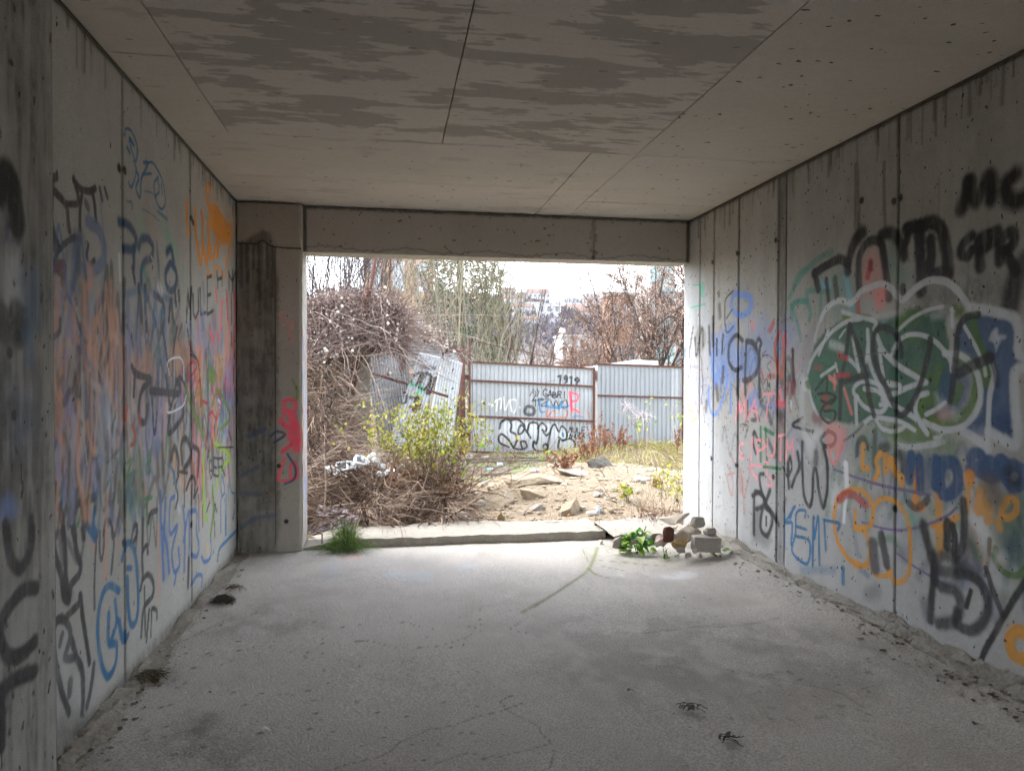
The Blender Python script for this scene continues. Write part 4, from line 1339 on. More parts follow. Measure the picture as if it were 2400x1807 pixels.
for a in ((XL, xA, Y0, yA-2.4, M_CEIL), (XL, xA, yA-2.4, yA, M_CEIL), (XL, xA, yA, yS, M_CEIL), (xA, xB, Y0, yS-2.5, M_CEILP), (xA, xB, yS-2.5, yS, M_CEILP), (xB, xC, Y0, yS-2.5, M_CEILP), (xB, xC, yS-2.5, yS, M_CEILP),
          (xC, XR, Y0, yR-2.5, M_CEILS), (xC, XR, yR-2.5, yR, M_CEILS), (xC, XR, yR, yS, M_CEILS), (XL, xD, yS, yT, M_CEIL), (xD, xE, yS, yT, M_CEIL), (xE, XR, yS, yT+0.35, M_CEILS),
          (XL, xD, yT, 6.74, M_CEIL), (xD, xE, yT, 6.74, M_CEIL), (xE, XR, yT+0.35, 6.74, M_CEILS)):
    cpanel(*a)

# floor slab
def floor_rise(x): return 0.085*np.clip((np.asarray(x)-1.9)/0.8, 0, 1)**2
fl = link('floor', CF.mesh('floor', 0, len(CF.s), lambda S, T: floor_rise(S)+0.010*(vn2(S, T, 0.7, 0.6, 41)-0.5)+0.003*(vn2(S, T, 0.12, 0.1, 42)-0.5)+0.0015*(vn2(S, T, 0.02, 0.02, 43)-0.5)), M_FLOOR)
fl['kind'] = 'structure'
MB().box((XL-0.2, Y0, -0.3), (XR+0.2, 6.55, -0.02)).build('slab_body', M_CORE, fl)
MB().box((XL, Y0, -0.03), (XR, 1.552, 0.0)).build('slab_top', M_FLOORN, fl)
MB().add([(1.9, Y0, 0), (XR, Y0, .085), (XR, 1.555, .085), (1.9, 1.555, 0)], [(0, 1, 2, 3)]).build('slab_rise', M_FLOORN, fl)

for o in (wl, wr, pier, pillar, beam): o['kind'] = 'thing'

# ------------------------------------------------------------------ footings, threshold and what lies on the floor
def attr_mat(name, rough=0.85, transl=0.0, var=0.3, scale=40.0, bump=0.0, spec=0.2):
    m = NT(name); at = m.n('ShaderNodeAttribute'); at.attribute_name = 'paint'
    p = m.pos(); a = m.noise(p, scale, 3)
    c = m.mix(m.ramp(a, 0.3, 0.7, 0, var), at.outputs['Color'], (0.02, 0.018, 0.014))
    m.b.inputs['Specular IOR Level'].default_value = spec
    m.done(c, rough, m.bump(a, bump) if bump else None)
    if transl:
        t = m.n('ShaderNodeBsdfTranslucent'); m.l(c, t.inputs['Color'])
        x = m.n('ShaderNodeMixShader'); x.inputs[0].default_value = transl
        m.l(m.b.outputs[0], x.inputs[1]); m.l(t.outputs[0], x.inputs[2]); m.l(x.outputs[0], m.out.inputs[0])
    return m.m
M_STEM = attr_mat('dry_stems', 0.9)
M_LEAF = attr_mat('leaves', 0.55, 0.3, 0.15)
M_DRYLEAF = attr_mat('dry_leaves', 0.85, 0.15, 0.25)

def set_paint(me, cols):
    c = np.ones((len(cols), 4), np.float32); c[:, :3] = cols
    ca = me.color_attributes.new('paint', 'FLOAT_COLOR', 'POINT'); ca.data.foreach_set('color', c.ravel())

def tubes_np(name, P, rad, cols, k=3, extra=None):
    """n tubes of m points: P (n,m,3), rad (n,m), cols (n,3)"""
    n, m, _ = P.shape
    T = np.gradient(P, axis=1); T /= np.linalg.norm(T, axis=2, keepdims=True)+1e-9
    ref = np.where(np.abs(T[:, :1, 2:3]) < 0.85, np.array([0, 0, 1.0]), np.array([1.0, 0, 0])); ref = np.broadcast_to(ref, T.shape)
    A = np.cross(T, ref); A /= np.linalg.norm(A, axis=2, keepdims=True)+1e-9; B = np.cross(T, A)
    a = np.arange(k)*2*math.pi/k
    V = P[:, :, None]+rad[:, :, None, None]*(np.cos(a)[None, None, :, None]*A[:, :, None]+np.sin(a)[None, None, :, None]*B[:, :, None])
    base = (np.arange(n)[:, None, None]*m+np.arange(m-1)[None, :, None])*k
    j = np.arange(k)[None, None]; j2 = (j+1) % k
    F = np.stack([base+j, base+j2, base+k+j2, base+k+j], -1).reshape(-1, 4)
    return V.reshape(-1, 3), F, np.repeat(cols, m*k, axis=0)

def leaves_np(C, D, N, L, W, cols, fold=0.18):
    D = D/(np.linalg.norm(D, axis=1, keepdims=True)+1e-9)
    S = np.cross(D, N); S /= np.linalg.norm(S, axis=1, keepdims=True)+1e-9; N = np.cross(S, D)
    L = L[:, None]; W = W[:, None]
    b = C; tip = C+D*L-N*L*0.12; mc = C+D*L*0.45-N*W*fold
    ml = C+D*L*0.42+S*W/2+N*W*0.08; mr = C+D*L*0.42-S*W/2+N*W*0.08
    V = np.stack([b, ml, mc, mr, tip], 1).reshape(-1, 3)
    i = np.arange(len(C))[:, None]*5
    F = np.concatenate([i+[0, 2, 1], i+[0, 3, 2], i+[1, 2, 4], i+[2, 3, 4]], 0)
    return V, F, np.repeat(cols, 5, axis=0)

def merge_np(name, parts, mat, parent=None, kind=None, smooth=False):
    """parts: list of (V,F,cols) with F all quads or all tris"""
    out = []; Vs = []; Cs = []; Fs = []; n = 0
    for V, F, c in parts:
        Vs.append(V); Cs.append(c); Fs.append(F+n); n += len(V)
    ks = {f.shape[1] for f in Fs}
    if len(ks) > 1:
        Fs = [np.concatenate([f[:, [0, 1, 2]], f[:, [0, 2, 3]]], 0) if f.shape[1] == 4 else f for f in Fs]
    me = mesh_np(name, np.concatenate(Vs), np.concatenate(Fs), smooth)
    set_paint(me, np.concatenate(Cs))
    o = link(name, me, mat, parent)
    if kind: o['kind'] = kind
    return o

def jitter(cols, n, v=0.25, seed=0):
    r = np.random.default_rng(seed); base = np.array([s2l(c) for c in cols])
    return base[r.integers(len(base), size=n)]*r.uniform(1-v, 1+v, (n, 1))

# rough footing strips
def footing(side):
    n = 420; y = 1/np.linspace(1/0.5, 1/6.38, n); r = np.random.default_rng(3 if side > 0 else 4)
    x0 = XR if side > 0 else XL
    prof = [(0.0, .15), (.008, .145), (.02, .125), (.034, .118), (.048, .10), (.06, .092), (.075, .06), (.08, .02)] if side > 0 else [(0.0, .035), (.008, .03), (.03, .03), (.06, .02), (.09, .012), (.12, .0)]
    V = []
    for j, (d, z) in enumerate(prof):
        dd = d*(0.8+0.55*vn2(y, y*0+j, .22, 1, 51))+(0.022*(r.random(n)-.5) if 0 < j else 0)
        zz = z*(0.75+0.5*vn2(y, y*0+j*3.1, .3, 1, 52))+(0.03 if side > 0 else .018)*(r.random(n)-.5)*(j < len(prof)-1)
        if side < 0: zz = np.where(vn2(y, y*0, .18, 1, 53) > .42, zz, zz*.3)
        if side > 0 and j < len(prof)-1: zz = np.maximum(zz, .03)
        V.append(np.stack([x0-side*dd, y, zz if j < len(prof)-1 else zz*0-.01], 1))
    V = np.array(V); k = len(prof); idx = np.arange(k*n).reshape(k, n)
    F = np.stack([idx[:-1, :-1], idx[:-1, 1:], idx[1:, 1:], idx[1:, :-1]], -1).reshape(-1, 4)
    return mesh_np('footing', V.reshape(-1, 3), F, False)
link('footing', footing(1), concrete('rough_footing', (0.36, 0.34, 0.30), (0.14, 0.125, 0.105), (1, 1, 1), .9, 1.0, grain=60, bump=6.0, pit_scale=45), wr)
M_RUBD = concrete('crumbled_concrete', (0.30, 0.275, 0.235), (0.13, 0.115, 0.09), (1, 1, 1), .9, .6, grain=70, bump=5.0, pit_scale=26)
link('footing', footing(-1), M_RUBD, wl)

# threshold slab in the opening
def slab_mesh(name, x0, x1, y0, y1, z0, z1, nx, ny, seed, edge=.012, drop=0.0):
    xs, ys = np.linspace(x0, x1, nx), np.linspace(y0, y1, ny); X, Y = np.meshgrid(xs, ys)
    Z = z1+.008*(vn2(X, Y, .12, .1, seed)-.5)+.005*(vn2(X, Y, .03, .03, seed+1)-.5)-drop*np.clip((.35-(X-x0))/.35, 0, 1)
    Yn = Y.copy(); Yn[0] += edge*(vn2(xs, xs*0, .08, 1, seed+2)-.5)*2; Yn[-1] += .25*(vn2(xs, xs*0, .4, 1, seed+3)-.5)
    V = np.stack([X, Yn, Z], -1).reshape(-1, 3)
    lo = np.stack([xs, Yn[0]+.012, xs*0+z0], 1); hi = np.stack([xs, Yn[-1], xs*0+z0], 1)
    idx = np.arange(nx*ny).reshape(ny, nx); a = nx*ny+np.arange(nx); b = a+nx
    F = np.concatenate([np.stack([idx[:-1, :-1], idx[:-1, 1:], idx[1:, 1:], idx[1:, :-1]], -1).reshape(-1, 4),
                        np.stack([a[:-1], a[1:], idx[0, 1:], idx[0, :-1]], -1), np.stack([idx[-1, :-1], idx[-1, 1:], b[1:], b[:-1]], -1)])
    return mesh_np(name, np.concatenate([V, lo, hi]), F, False)
M_THR = concrete('threshold_concrete', (0.34, 0.315, 0.27), (0.17, 0.155, 0.13), (1, 1, 1), .5, .9, grain=70, bump=3.0, pit_scale=40)
o = link('concrete_threshold', slab_mesh('concrete_threshold', -.725, 1.95, 6.40, 6.95, -.2, .075, 150, 34, 61, drop=.06), M_THR)
tag(o, 'raised pale concrete threshold slab across the opening', 'threshold')

# a height field for everything outside
def H(x, y):
    x = np.asarray(x, float); y = np.asarray(y, float)
    z = .02-.021*(y-7)
    z = np.maximum(z, -.22)
    z = z+.36*np.exp(-((x-2.7)/1.6)**2-((y-9.1)/1.35)**2)+.10*np.exp(-((x-1.6)/.7)**2-((y-8.0)/.8)**2)
    z = z+.30*np.exp(-((x-5.2)/2.2)**2-((y-12.6)/1.6)**2)
    z = z+.9*np.clip((-.9-x)/5, 0, 1)*np.clip((y-6.5)/3, 0, 1)
    n = .07*(vn2(x, y, .55, .5, 71)-.5)+.035*(vn2(x, y, .17, .15, 72)-.5)+.012*(vn2(x, y, .06, .05, 73)-.5)
    z = z+n*np.clip((y-6.8)/.6, 0, 1)*np.clip((60-y)/30, 0, 1)
    far = np.clip((y-70)/500, 0, 1)
    return z-.8*np.clip((y-20)/20, 0, 1)-2.0*far
def hz(x, y): return float(H(np.array([x]), np.array([y]))[0])
def on_ground(px, py):
    d = ray(px, py); t = 5.0
    while t < 60:
        p = CAM+d*t
        if p[2] <= hz(p[0], p[1]): break
        t += .02
    return CAM+d*t

# stones of the corner heap and the mound: each its own thing
M_SANDST = concrete('sandstone', (0.38, 0.31, 0.225), (0.21, 0.165, 0.115), (1, 1, 1), .8, .2, grain=60, bump=4, pit_scale=30)
M_GREYST = concrete('grey_stone', (0.34, 0.315, 0.28), (0.2, 0.18, 0.155), (1, 1, 1), .7, .3, grain=80, bump=3, pit_scale=30)
M_WHITEST = concrete('white_stone', (0.46, 0.41, 0.34), (0.3, 0.26, 0.21), (1, 1, 1), .6, .2, grain=80, bump=3, pit_scale=30)
M_REDST = concrete('red_brick', (0.13, 0.055, 0.04), (0.07, 0.03, 0.024), (1, 1, 1), .7, .3, grain=80, bump=3, pit_scale=30)
M_OCHST = concrete('ochre_stone', (0.34, 0.24, 0.12), (0.14, 0.09, 0.05), (1, 1, 1), .9, .3, grain=60, bump=4, pit_scale=30)
def stone(name, label, loc, size, rot, mat, seed, group=None, cuts=9, sub=3, rough=.05, sink=.3, cat='stone'):
    o = link(name, rock_mesh(name, size, seed, sub, cuts, rough), mat)
    o.location = (loc[0], loc[1], loc[2]+size[2]*(.5-sink)); o.rotation_euler = [R(a) for a in rot]
    return tag(o, label, cat, group)
def at_floor(px, py, z=0.05): return on_plane(px, py, 2, z)
def r7(x, y): return 1400+x/6.144, 1150+y/6.144
# the broken slab edge that carries the heap
def lump(px, py, z, dy): p = on_plane(*r7(px, py), 2, z); return (p[0], p[1]+dy, z)
o = link('broken_slab', slab_mesh('broken_slab', 1.92, 2.70, 6.08, 6.75, -.1, .10, 60, 30, 65, edge=.05), M_THR); tag(o, 'broken concrete slab edge under the corner rubble heap', 'slab')
hb = .10
blk = MB(); blk.box((-.108, -.05, 0), (.108, .06, .118))
o = blk.build('concrete_block', M_GREYST); bev = o.modifiers.new('bevel', 'BEVEL'); bev.width = .008; bev.segments = 2
p = lump(1600, 890, hb, .05); o.location = p; o.rotation_euler = (0, R(2), R(-9)); tag(o, 'squared grey concrete block lying on the corner rubble heap', 'block')
stone('stone', 'rough brown-grey stone resting on top of the squared concrete block', (p[0]+.04, p[1]+.05, hb+.105), (.12, .11, .10), (10, 5, 30), M_GREYST, 101, cuts=7, sink=.08)
stone('stone', 'pale flat stone wedged between concrete block and dead red stems', lump(1380, 640, 0.190, .12), (.24, .2, .1), (6, -4, 12), M_WHITEST, 102, cuts=6)
stone('stone', 'long thin pale slab of stone lying at the back of the corner heap', lump(1290, 520, 0.250, .28), (.36, .22, .06), (5, -6, 4), M_WHITEST, 103, cuts=6)
stone('stone', 'light grey stone leaning against the squared concrete block', lump(1300, 720, 0.170, .06), (.15, .12, .13), (20, 30, 40), M_WHITEST, 104, cuts=7)
stone('stone', 'split ochre stone with a dark face beside the concrete block', lump(1230, 830, 0.130, .04), (.16, .13, .14), (0, 35, 20), M_OCHST, 105, cuts=7)
stone('brick', 'dark red brick fragment tilted in the corner heap', lump(1090, 720, 0.170, .08), (.17, .11, .14), (0, 28, 15), M_REDST, 106, cuts=6, cat='brick')
stone('stone', 'pinkish broken stone below the dark red brick fragment', lump(970, 770, 0.120, .04), (.13, .1, .09), (0, 20, -10), plain('pink_stone', (.42, .32, .28), bump=.004), 107, cuts=6)
stone('stone', 'roundish brown stone behind the broad-leaved green plant', lump(300, 830, 0.050, .03), (.14, .12, .11), (0, 0, 40), M_GREYST, 108, cuts=8, sink=.1)
stone('stone', 'small dark grey stone on the edge of the broken slab', lump(1300, 980, 0.110, .0), (.065, .05, .055), (0, 20, 10), M_GREYST, 109, cuts=7, sub=2, sink=.05)
stone('stone', 'grey stone leaning on the graffiti wall behind the corner heap', lump(1600, 560, 0.250, .22), (.18, .14, .11), (0, 10, 60), M_GREYST, 110, cuts=7)
for i, (a, b) in enumerate(((1210, 900), (1420, 905), (520, 770), (1750, 690), (880, 820), (1120, 560), (1500, 980), (60, 770))):
    stone('rubble_stone', 'small loose stone scattered in the corner rubble heap', lump(a, b, hb+.01 if i < 7 else 0, .02), tuple(rng.uniform(.035, .08, 3)), rng.uniform(0, 180, 3), (M_GREYST, M_WHITEST)[i % 2], 120+i, 'small stones of the corner heap', sub=2, sink=.15)

# tuft of grass at the threshold
def grass_tuft(name, label, cat, c, n, L, spread, cols, seed, droop=.6, w=.006, group=None):
    r = np.random.default_rng(seed); t = thing(name, label, cat, c, group)
    az = r.uniform(0, 2*math.pi, n); lean = r.uniform(.1, 1.1, n)*spread; l = L*r.uniform(.5, 1.1, n)
    b = np.stack([r.normal(0, .035, n), r.normal(0, .025, n), np.zeros(n)], 1)*(L/.3)
    u = np.linspace(0, 1, 6)[None]
    h = l[:, None]*u; out = (lean*l)[:, None]*u**1.8; dz = h*np.cos(np.minimum(lean, 1.2))[:, None]-droop*(lean*l)[:, None]*u**3
    P = np.stack([b[:, :1]+out*np.cos(az)[:, None], b[:, 1:2]+out*np.sin(az)[:, None], np.maximum(dz, .004)], -1)
    rad = w*(1-.9*u**1.5)*r.uniform(.6, 1.2, n)[:, None]
    merge_np('blades', [tubes_np('b', P, rad*np.ones((n, 6)), jitter(cols, n, .3, seed))], M_LEAF, t, 'stuff')
    return t
p = on_plane(809, 1290, 2, 0.0)
grass_tuft('grass_tuft', 'lush green grass tuft growing at the foot of the threshold', 'grass', (p[0], p[1]+.02, 0), 560, .34, 1.0, ('6a9a3c', '588a32', '92b464', '4a7630', 'aebc84', 'c0b88c'), 1, .75, .0034)
for i, (a, b) in enumerate(((905, 1272), (925, 1270), (955, 1268))):
    p = on_plane(a, b, 2, 0); grass_tuft('grass_sprig', 'thin grass sprig in the joint of the threshold slab', 'grass', (p[0], p[1], 0), 7, .11, .5, ('8a9a4a', '6f8a3a'), 40+i, .3, .003, 'grass sprigs along the threshold')

# broad-leaved plant: every leaf a part
def leaf_mesh(name, L, W, seed, serr=0.0):
    n, m = 9, 5; u = np.linspace(0, 1, n); v = np.linspace(-1, 1, m)
    wid = W/2*np.sin(np.pi*np.clip(u, 0.0, 1)**.75)**.8*(1+serr*(np.arange(n) % 2))
    U, Vv = np.meshgrid(u, v, indexing='ij')
    X = U*L; Y = Vv*wid[:, None]; Z = .18*L*U*(1-U)*2-.25*L*U**2+np.abs(Vv)*wid[:, None]*.35+.02*L*np.sin(U*22)*np.abs(Vv)*.6
    idx = np.arange(n*m).reshape(n, m)
    F = np.stack([idx[:-1, :-1], idx[1:, :-1], idx[1:, 1:], idx[:-1, 1:]], -1).reshape(-1, 4)
    return mesh_np(name, np.stack([X, Y, Z], -1).reshape(-1, 3), F, True)
def leaf_mat(name, col):
    m = NT(name); a = m.noise(m.pos(kind='object'), 30, 3)
    c = m.mix(m.ramp(a, .3, .7), col, tuple(x*.6 for x in col)); m.b.inputs['Specular IOR Level'].default_value = .4
    m.done(c, .4)
    t = m.n('ShaderNodeBsdfTranslucent'); m.l(c, t.inputs['Color']); x = m.n('ShaderNodeMixShader'); x.inputs[0].default_value = .3
    m.l(m.b.outputs[0], x.inputs[1]); m.l(t.outputs[0], x.inputs[2]); m.l(x.outputs[0], m.out.inputs[0]); return m.m
M_LF = [leaf_mat('fresh_leaf', s2l('93c63e')), leaf_mat('green_leaf', s2l('62a23c')), leaf_mat('dark_leaf', s2l('4c7f44')), leaf_mat('lime_leaf', s2l('a8c858'))]
def broadleaf(name, label, c, n, size, hgt, seed):
    r = np.random.default_rng(seed); t = thing(name, label, 'plant', c)
    P = []; k = 5
    for i in range(k):
        a = r.uniform(0, 6.28); P.append([(0, 0, 0), (.03*math.cos(a), .03*math.sin(a), hgt*.4), (.09*math.cos(a), .06*math.sin(a), hgt*r.uniform(.6, .95))])
    P = np.array(P); merge_np('stems', [tubes_np('s', P, np.full(P.shape[:2], .004), jitter(('6a5a3a', '5a6a32'), k, .2, seed), 4)], M_STEM, t, 'stuff')
    ms = [leaf_mesh('leaf', size, size*.62, 1), leaf_mesh('leaf', size*.8, size*.55, 2)]
    for me, mt in zip(ms, (0, 1)): pass
    pool = [(me.copy(), m) for me in ms for m in M_LF]
    for me, m in pool: me.materials.append(m)
    for i in range(n):
        me, _ = pool[r.integers(len(pool))]
        o = link('leaf', me, None, t); a = r.uniform(0, 6.28); q = r.uniform(.15, 1)**.6
        rad = hgt*.55*q
        o.location = (rad*math.cos(a)*.9, rad*math.sin(a)*.6, hgt*r.uniform(.15, .95)*(1.1-.5*q)); s = r.uniform(.6, 1.15); o.scale = (s, s, s)
        o.rotation_euler = (r.normal(0, .4), r.uniform(-.5, .7), a+r.normal(0, .5))
    return t
p = on_plane(*r7(600, 930), 2, 0.0)
broadleaf('broadleaf_plant', 'bushy green broad-leaved plant sprouting at the broken slab', (p[0], p[1]+.05, .0), 64, .105, .24, 5)
p = on_plane(*r7(1790, 1010), 2, 0.02)
broadleaf('seedling', 'tiny seedling with a round leaf before the concrete block', (p[0], p[1], .0), 5, .07, .12, 6)
for i, (a, b) in enumerate(((940, 1000), (1150, 1000), (1640, 1030), (1000, 1010), (1590, 960))):
    p = on_plane(*r7(a, b), 2, 0); grass_tuft('grass_sprig', ('tall thin grass sprig standing between broad-leaved plant and concrete block', 'low green sprig before the split ochre stone', 'low green sprig before the concrete block', 'small green sprig beside the tall thin one', 'small green sprig under the concrete block edge')[i], 'grass', (p[0], p[1]-.01, floor_rise(p[0])*1.0), 10, .09 if i else .17, .7, ('7fa040', '9aa85a', '5f8a35'), 50+i, .3, .003)

# dead leaves, twigs and debris on the floor
M_DEAD = plain('dead_leaf', (.10, .085, .068), .9)
def floor_leaf(px, py, L, W, rz, label, group=None, mat=None):
    p = on_plane(px, py, 2, 0); me = leaf_mesh('dead_leaf', L, W, 3); o = link('dead_leaf', me, mat or M_DEAD)
    o.location = (p[0], p[1], floor_rise(p[0])+.012); o.rotation_euler = (R(rng.uniform(-12, 12)), R(4), R(rz)); return tag(o, label, 'leaf', group)
for px, py, L in ((2196, 1630, .05), (2282, 1724, .06), (2375, 1663, .035), (1470, 1625, .05), (1600, 1404, .025), (1662, 1410, .03), (1675, 1449, .025), (2285, 1610, .03), (552, 1510, .035), (590, 1523, .02), (1103, 1575, .022), (1115, 1580, .022), (488, 1626, .02), (352, 1602, .03)):
    floor_leaf(px, py, L, L*.4, rng.uniform(-40, 40), 'small dark dead leaf lying alone on the concrete floor', 'dead leaves on the floor')
floor_leaf(613, 1715, .035, .03, 10, 'small pale chip lying alone on the bare concrete floor', None, plain('pale_chip', (.6, .58, .55)))
def twig(name, label, px, py, seed, n, L, cols, leaves=0, flat=.02):
    r = np.random.default_rng(seed); p = on_plane(px, py, 2, 0); t = thing(name, label, 'twig', (p[0], p[1], floor_rise(p[0])+.006))
    a = r.uniform(-.6, .9, n); u = np.linspace(0, 1, 5)[None]
    st = r.normal(0, L*.15, (n, 2)); ln = L*r.uniform(.4, 1, n)
    P = np.stack([st[:, :1]+ln[:, None]*u*np.cos(a)[:, None], st[:, 1:]+ln[:, None]*u*np.sin(a)[:, None]+.02*np.sin(u*5+a[:, None]), flat*np.sin(u*3.1)*r.random((n, 1))+.002], -1)
    merge_np('stems', [tubes_np('t', P, np.full((n, 5), .0018), jitter(cols, n, .3, seed))], M_STEM, t, 'stuff')
    if leaves:
        for i in range(leaves):
            o = link('leaf', leaf_mesh('leaf', L*.3, L*.14, 4), M_DEAD, t); o.location = (r.uniform(0, L*.6), r.uniform(-L*.2, L*.3), .012); o.rotation_euler = (r.normal(0, .5), r.normal(0, .3), r.uniform(0, 6.28))
    return t
twig('dead_twig', 'dead twig with curled leaves on the open floor', 1600, 1665, 1, 6, .11, ('4a4036', '3a322a'), 8)
twig('dead_twig', 'dark flattened twig scrap nearer the wall with green piece', 1690, 1738, 2, 6, .11, ('2e2820', '3a3228'), 5, .008)
twig('dead_twig', 'dark heap of rotted twigs beside the wall with orange scrawl', 505, 1412, 3, 130, .13, ('4a453e', '6a645a', '3a352e'), 7, .04)
twig('dead_twig', 'small reddish tangle of dry stems near the wall with orange scrawl', 533, 1384, 4, 18, .13, ('5a4438', '6a5a4c'), 0, .05)
twig('dead_twig', 'mat of dried litter at the foot of the wall with blue letter', 330, 1590, 5, 120, .12, ('6a6350', '7e7862', '534e3a'), 5, .02)
# loose concrete flakes along both walls
for i in range(70):
    y = 1/rng.uniform(1/6.2, 1/2.6); s = rng.uniform(.01, .03)
    if i % 2: x = XL+.03+abs(rng.normal(0, .06)); lab, grp = 'small concrete flake on floor along the wall with orange scrawl', 'flakes along the orange-scrawl wall'
    else: x = XR-.14-abs(rng.normal(0, .06)); lab, grp = 'small concrete flake on floor along the wall with green piece', 'flakes along the green-piece wall'
    stone('concrete_flake', lab, (x, y, floor_rise(x)), (s*1.5, s, s*.35), (rng.uniform(-8, 8), rng.uniform(-8, 8), rng.uniform(0, 180)), M_RUBC, 300+i, grp, 5, 1, .08, .2, 'flake')

# crumbs and grit swept against both walls: far too many to count
r = np.random.default_rng(17); n = 1500; V0, F0 = ico(1); F0 = np.array(F0)
Yd = 1/r.uniform(1/6.3, 1/2.0, n); side = r.random(n) < .5; off = np.abs(r.normal(0, .07, n)); Xd = np.where(side, XL+.02+off, XR-.06-off); S = .003+.013*r.random(n)**4
V = V0[None]*(S[:, None, None]*r.uniform(.5, 1.2, (n, 12, 1)))*[1.2, 1, .5]+np.stack([Xd, Yd, floor_rise(Xd)+S*.2+.004], 1)[:, None]
o = merge_np('debris', [(V.reshape(-1, 3), (F0[None]+12*np.arange(n)[:, None, None]).reshape(-1, 3), np.repeat(jitter(('9a9084', '80766a', '6a6054', 'aea496', '544c42'), n, .2, 3), 12, axis=0))], M_STEM, None, 'stuff'); o['label'] = 'grit and concrete crumbs along the foot of both walls'

# ------------------------------------------------------------------ ground outside
def sinh_grid(a, n, k): u = np.linspace(-1, 1, n); return a*np.sinh(k*u)/math.sinh(k)
gx = np.unique(np.concatenate([np.linspace(-8, 12, 330), [-900, -400, -150, -60, -25, -12, 16, 30, 60, 150, 400, 900]]))
gy = np.concatenate([[-600, -150, -30, -5, 2, 6.3, 6.62], 1/np.linspace(1/6.75, 1/60, 300), [80, 120, 200, 400, 900]])
GX, GY = np.meshgrid(gx, gy); GZ = H(GX, GY)
GZ = np.where(GY < 6.72, -.32, GZ)
Vg = np.stack([GX, GY, GZ], -1)
nr, nc = GX.shape; idx = np.arange(nr*nc).reshape(nr, nc)
me = mesh_np('ground', Vg.reshape(-1, 3), np.stack([idx[:-1, :-1], idx[:-1, 1:], idx[1:, 1:], idx[1:, :-1]], -1).reshape(-1, 4), True)
sandm = np.clip(1.3*np.exp(-((GX-2.4)/1.9)**4-((GY-8.3)/2.0)**4)+.9*np.exp(-((GX-1.2)/1.2)**4-((GY-7.3)/.7)**4)-.35*(vn2(GX, GY, .3, .3, 81)), 0, 1)
mossm = np.clip(1.9*np.exp(-((GX-1.2)/1.3)**2-((GY-10.6)/2.2)**2)*np.clip((vn2(GX, GY, .8, .6, 82)-.3)*5, 0, 1)+.8*np.exp(-((GX-2.6)/1.2)**2-((GY-14)/.7)**2), 0, 1)*(1-sandm)
greym = np.clip(1.0*np.exp(-((GX-1.6)/1.4)**2-((GY-12.8)/1.0)**2), 0, 1)*(1-sandm)*(1-mossm)
dirt = np.array(s2l('746450')); sand = np.array(s2l('a3917a')); moss = np.array(s2l('869660')); gry = np.array(s2l('807c76'))
gc = dirt*(1-sandm-mossm-greym).clip(0, 1)[..., None]+sand*sandm[..., None]+moss*mossm[..., None]+gry*greym[..., None]
set_paint(me, gc.reshape(-1, 3))
m = NT('bare_ground'); at = m.n('ShaderNodeAttribute'); at.attribute_name = 'paint'; p_ = m.pos()
n1 = m.noise(p_, 9, 5, .65); n2 = m.noise(p_, 55, 3, .7)
c_ = m.mix(m.ramp(n1, .3, .7, 0, .45), at.outputs['Color'], (.12, .09, .06)); c_ = m.mix(m.ramp(n2, .35, .7, 0, .3), c_, (.35, .31, .25))
M_GROUND = m.done(c_, .95, m.bump(m.math('ADD', n2, m.math('MULTIPLY', m.voro(p_, 38), .8)), .03, .9))
g = link('ground', me, M_GROUND); g['kind'] = 'structure'

M_SANDG = concrete('sandy_gravel', (0.37, 0.31, 0.235), (0.25, 0.2, 0.145), (1, 1, 1), .8, .1, grain=60, bump=3, pit_scale=30)
# loose gravel over the mound: far too many to count
def scatter_rocks(name, X, Y, S, mat, seed, label, parent=None):
    r = np.random.default_rng(seed); V0, F0 = ico(1); Vs, Fs = [], []; n = 0; F0 = np.array(F0)
    Z = H(X, Y)
    for x, y, z, s in zip(X, Y, Z, S):
        V = V0*r.uniform(.55, 1.1, (len(V0), 1))*np.array([s*r.uniform(.8, 1.6), s*r.uniform(.8, 1.4), s*r.uniform(.4, .8)])/2
        a = r.uniform(0, 6.28); c, d = math.cos(a), math.sin(a)
        V = np.stack([V[:, 0]*c-V[:, 1]*d+x, V[:, 0]*d+V[:, 1]*c+y, V[:, 2]+z+s*.05], 1)
        Vs.append(V); Fs.append(F0+n); n += len(V0)
    o = link(name, mesh_np(name, np.concatenate(Vs), np.concatenate(Fs), False), mat); o['kind'] = 'stuff'; o['label'] = label; return o
r = np.random.default_rng(91); n = 4200
X = r.uniform(.2, 4.6, n); Y = r.uniform(6.95, 10.6, n); keep = np.exp(-((X-2.5)/2)**4-((Y-8.3)/2.2)**4) > r.random(n)
scatter_rocks('gravel', X[keep], Y[keep], (.012+.07*r.random(keep.sum())**5), M_SANDG, 5, 'loose sandy gravel strewn over the mound')

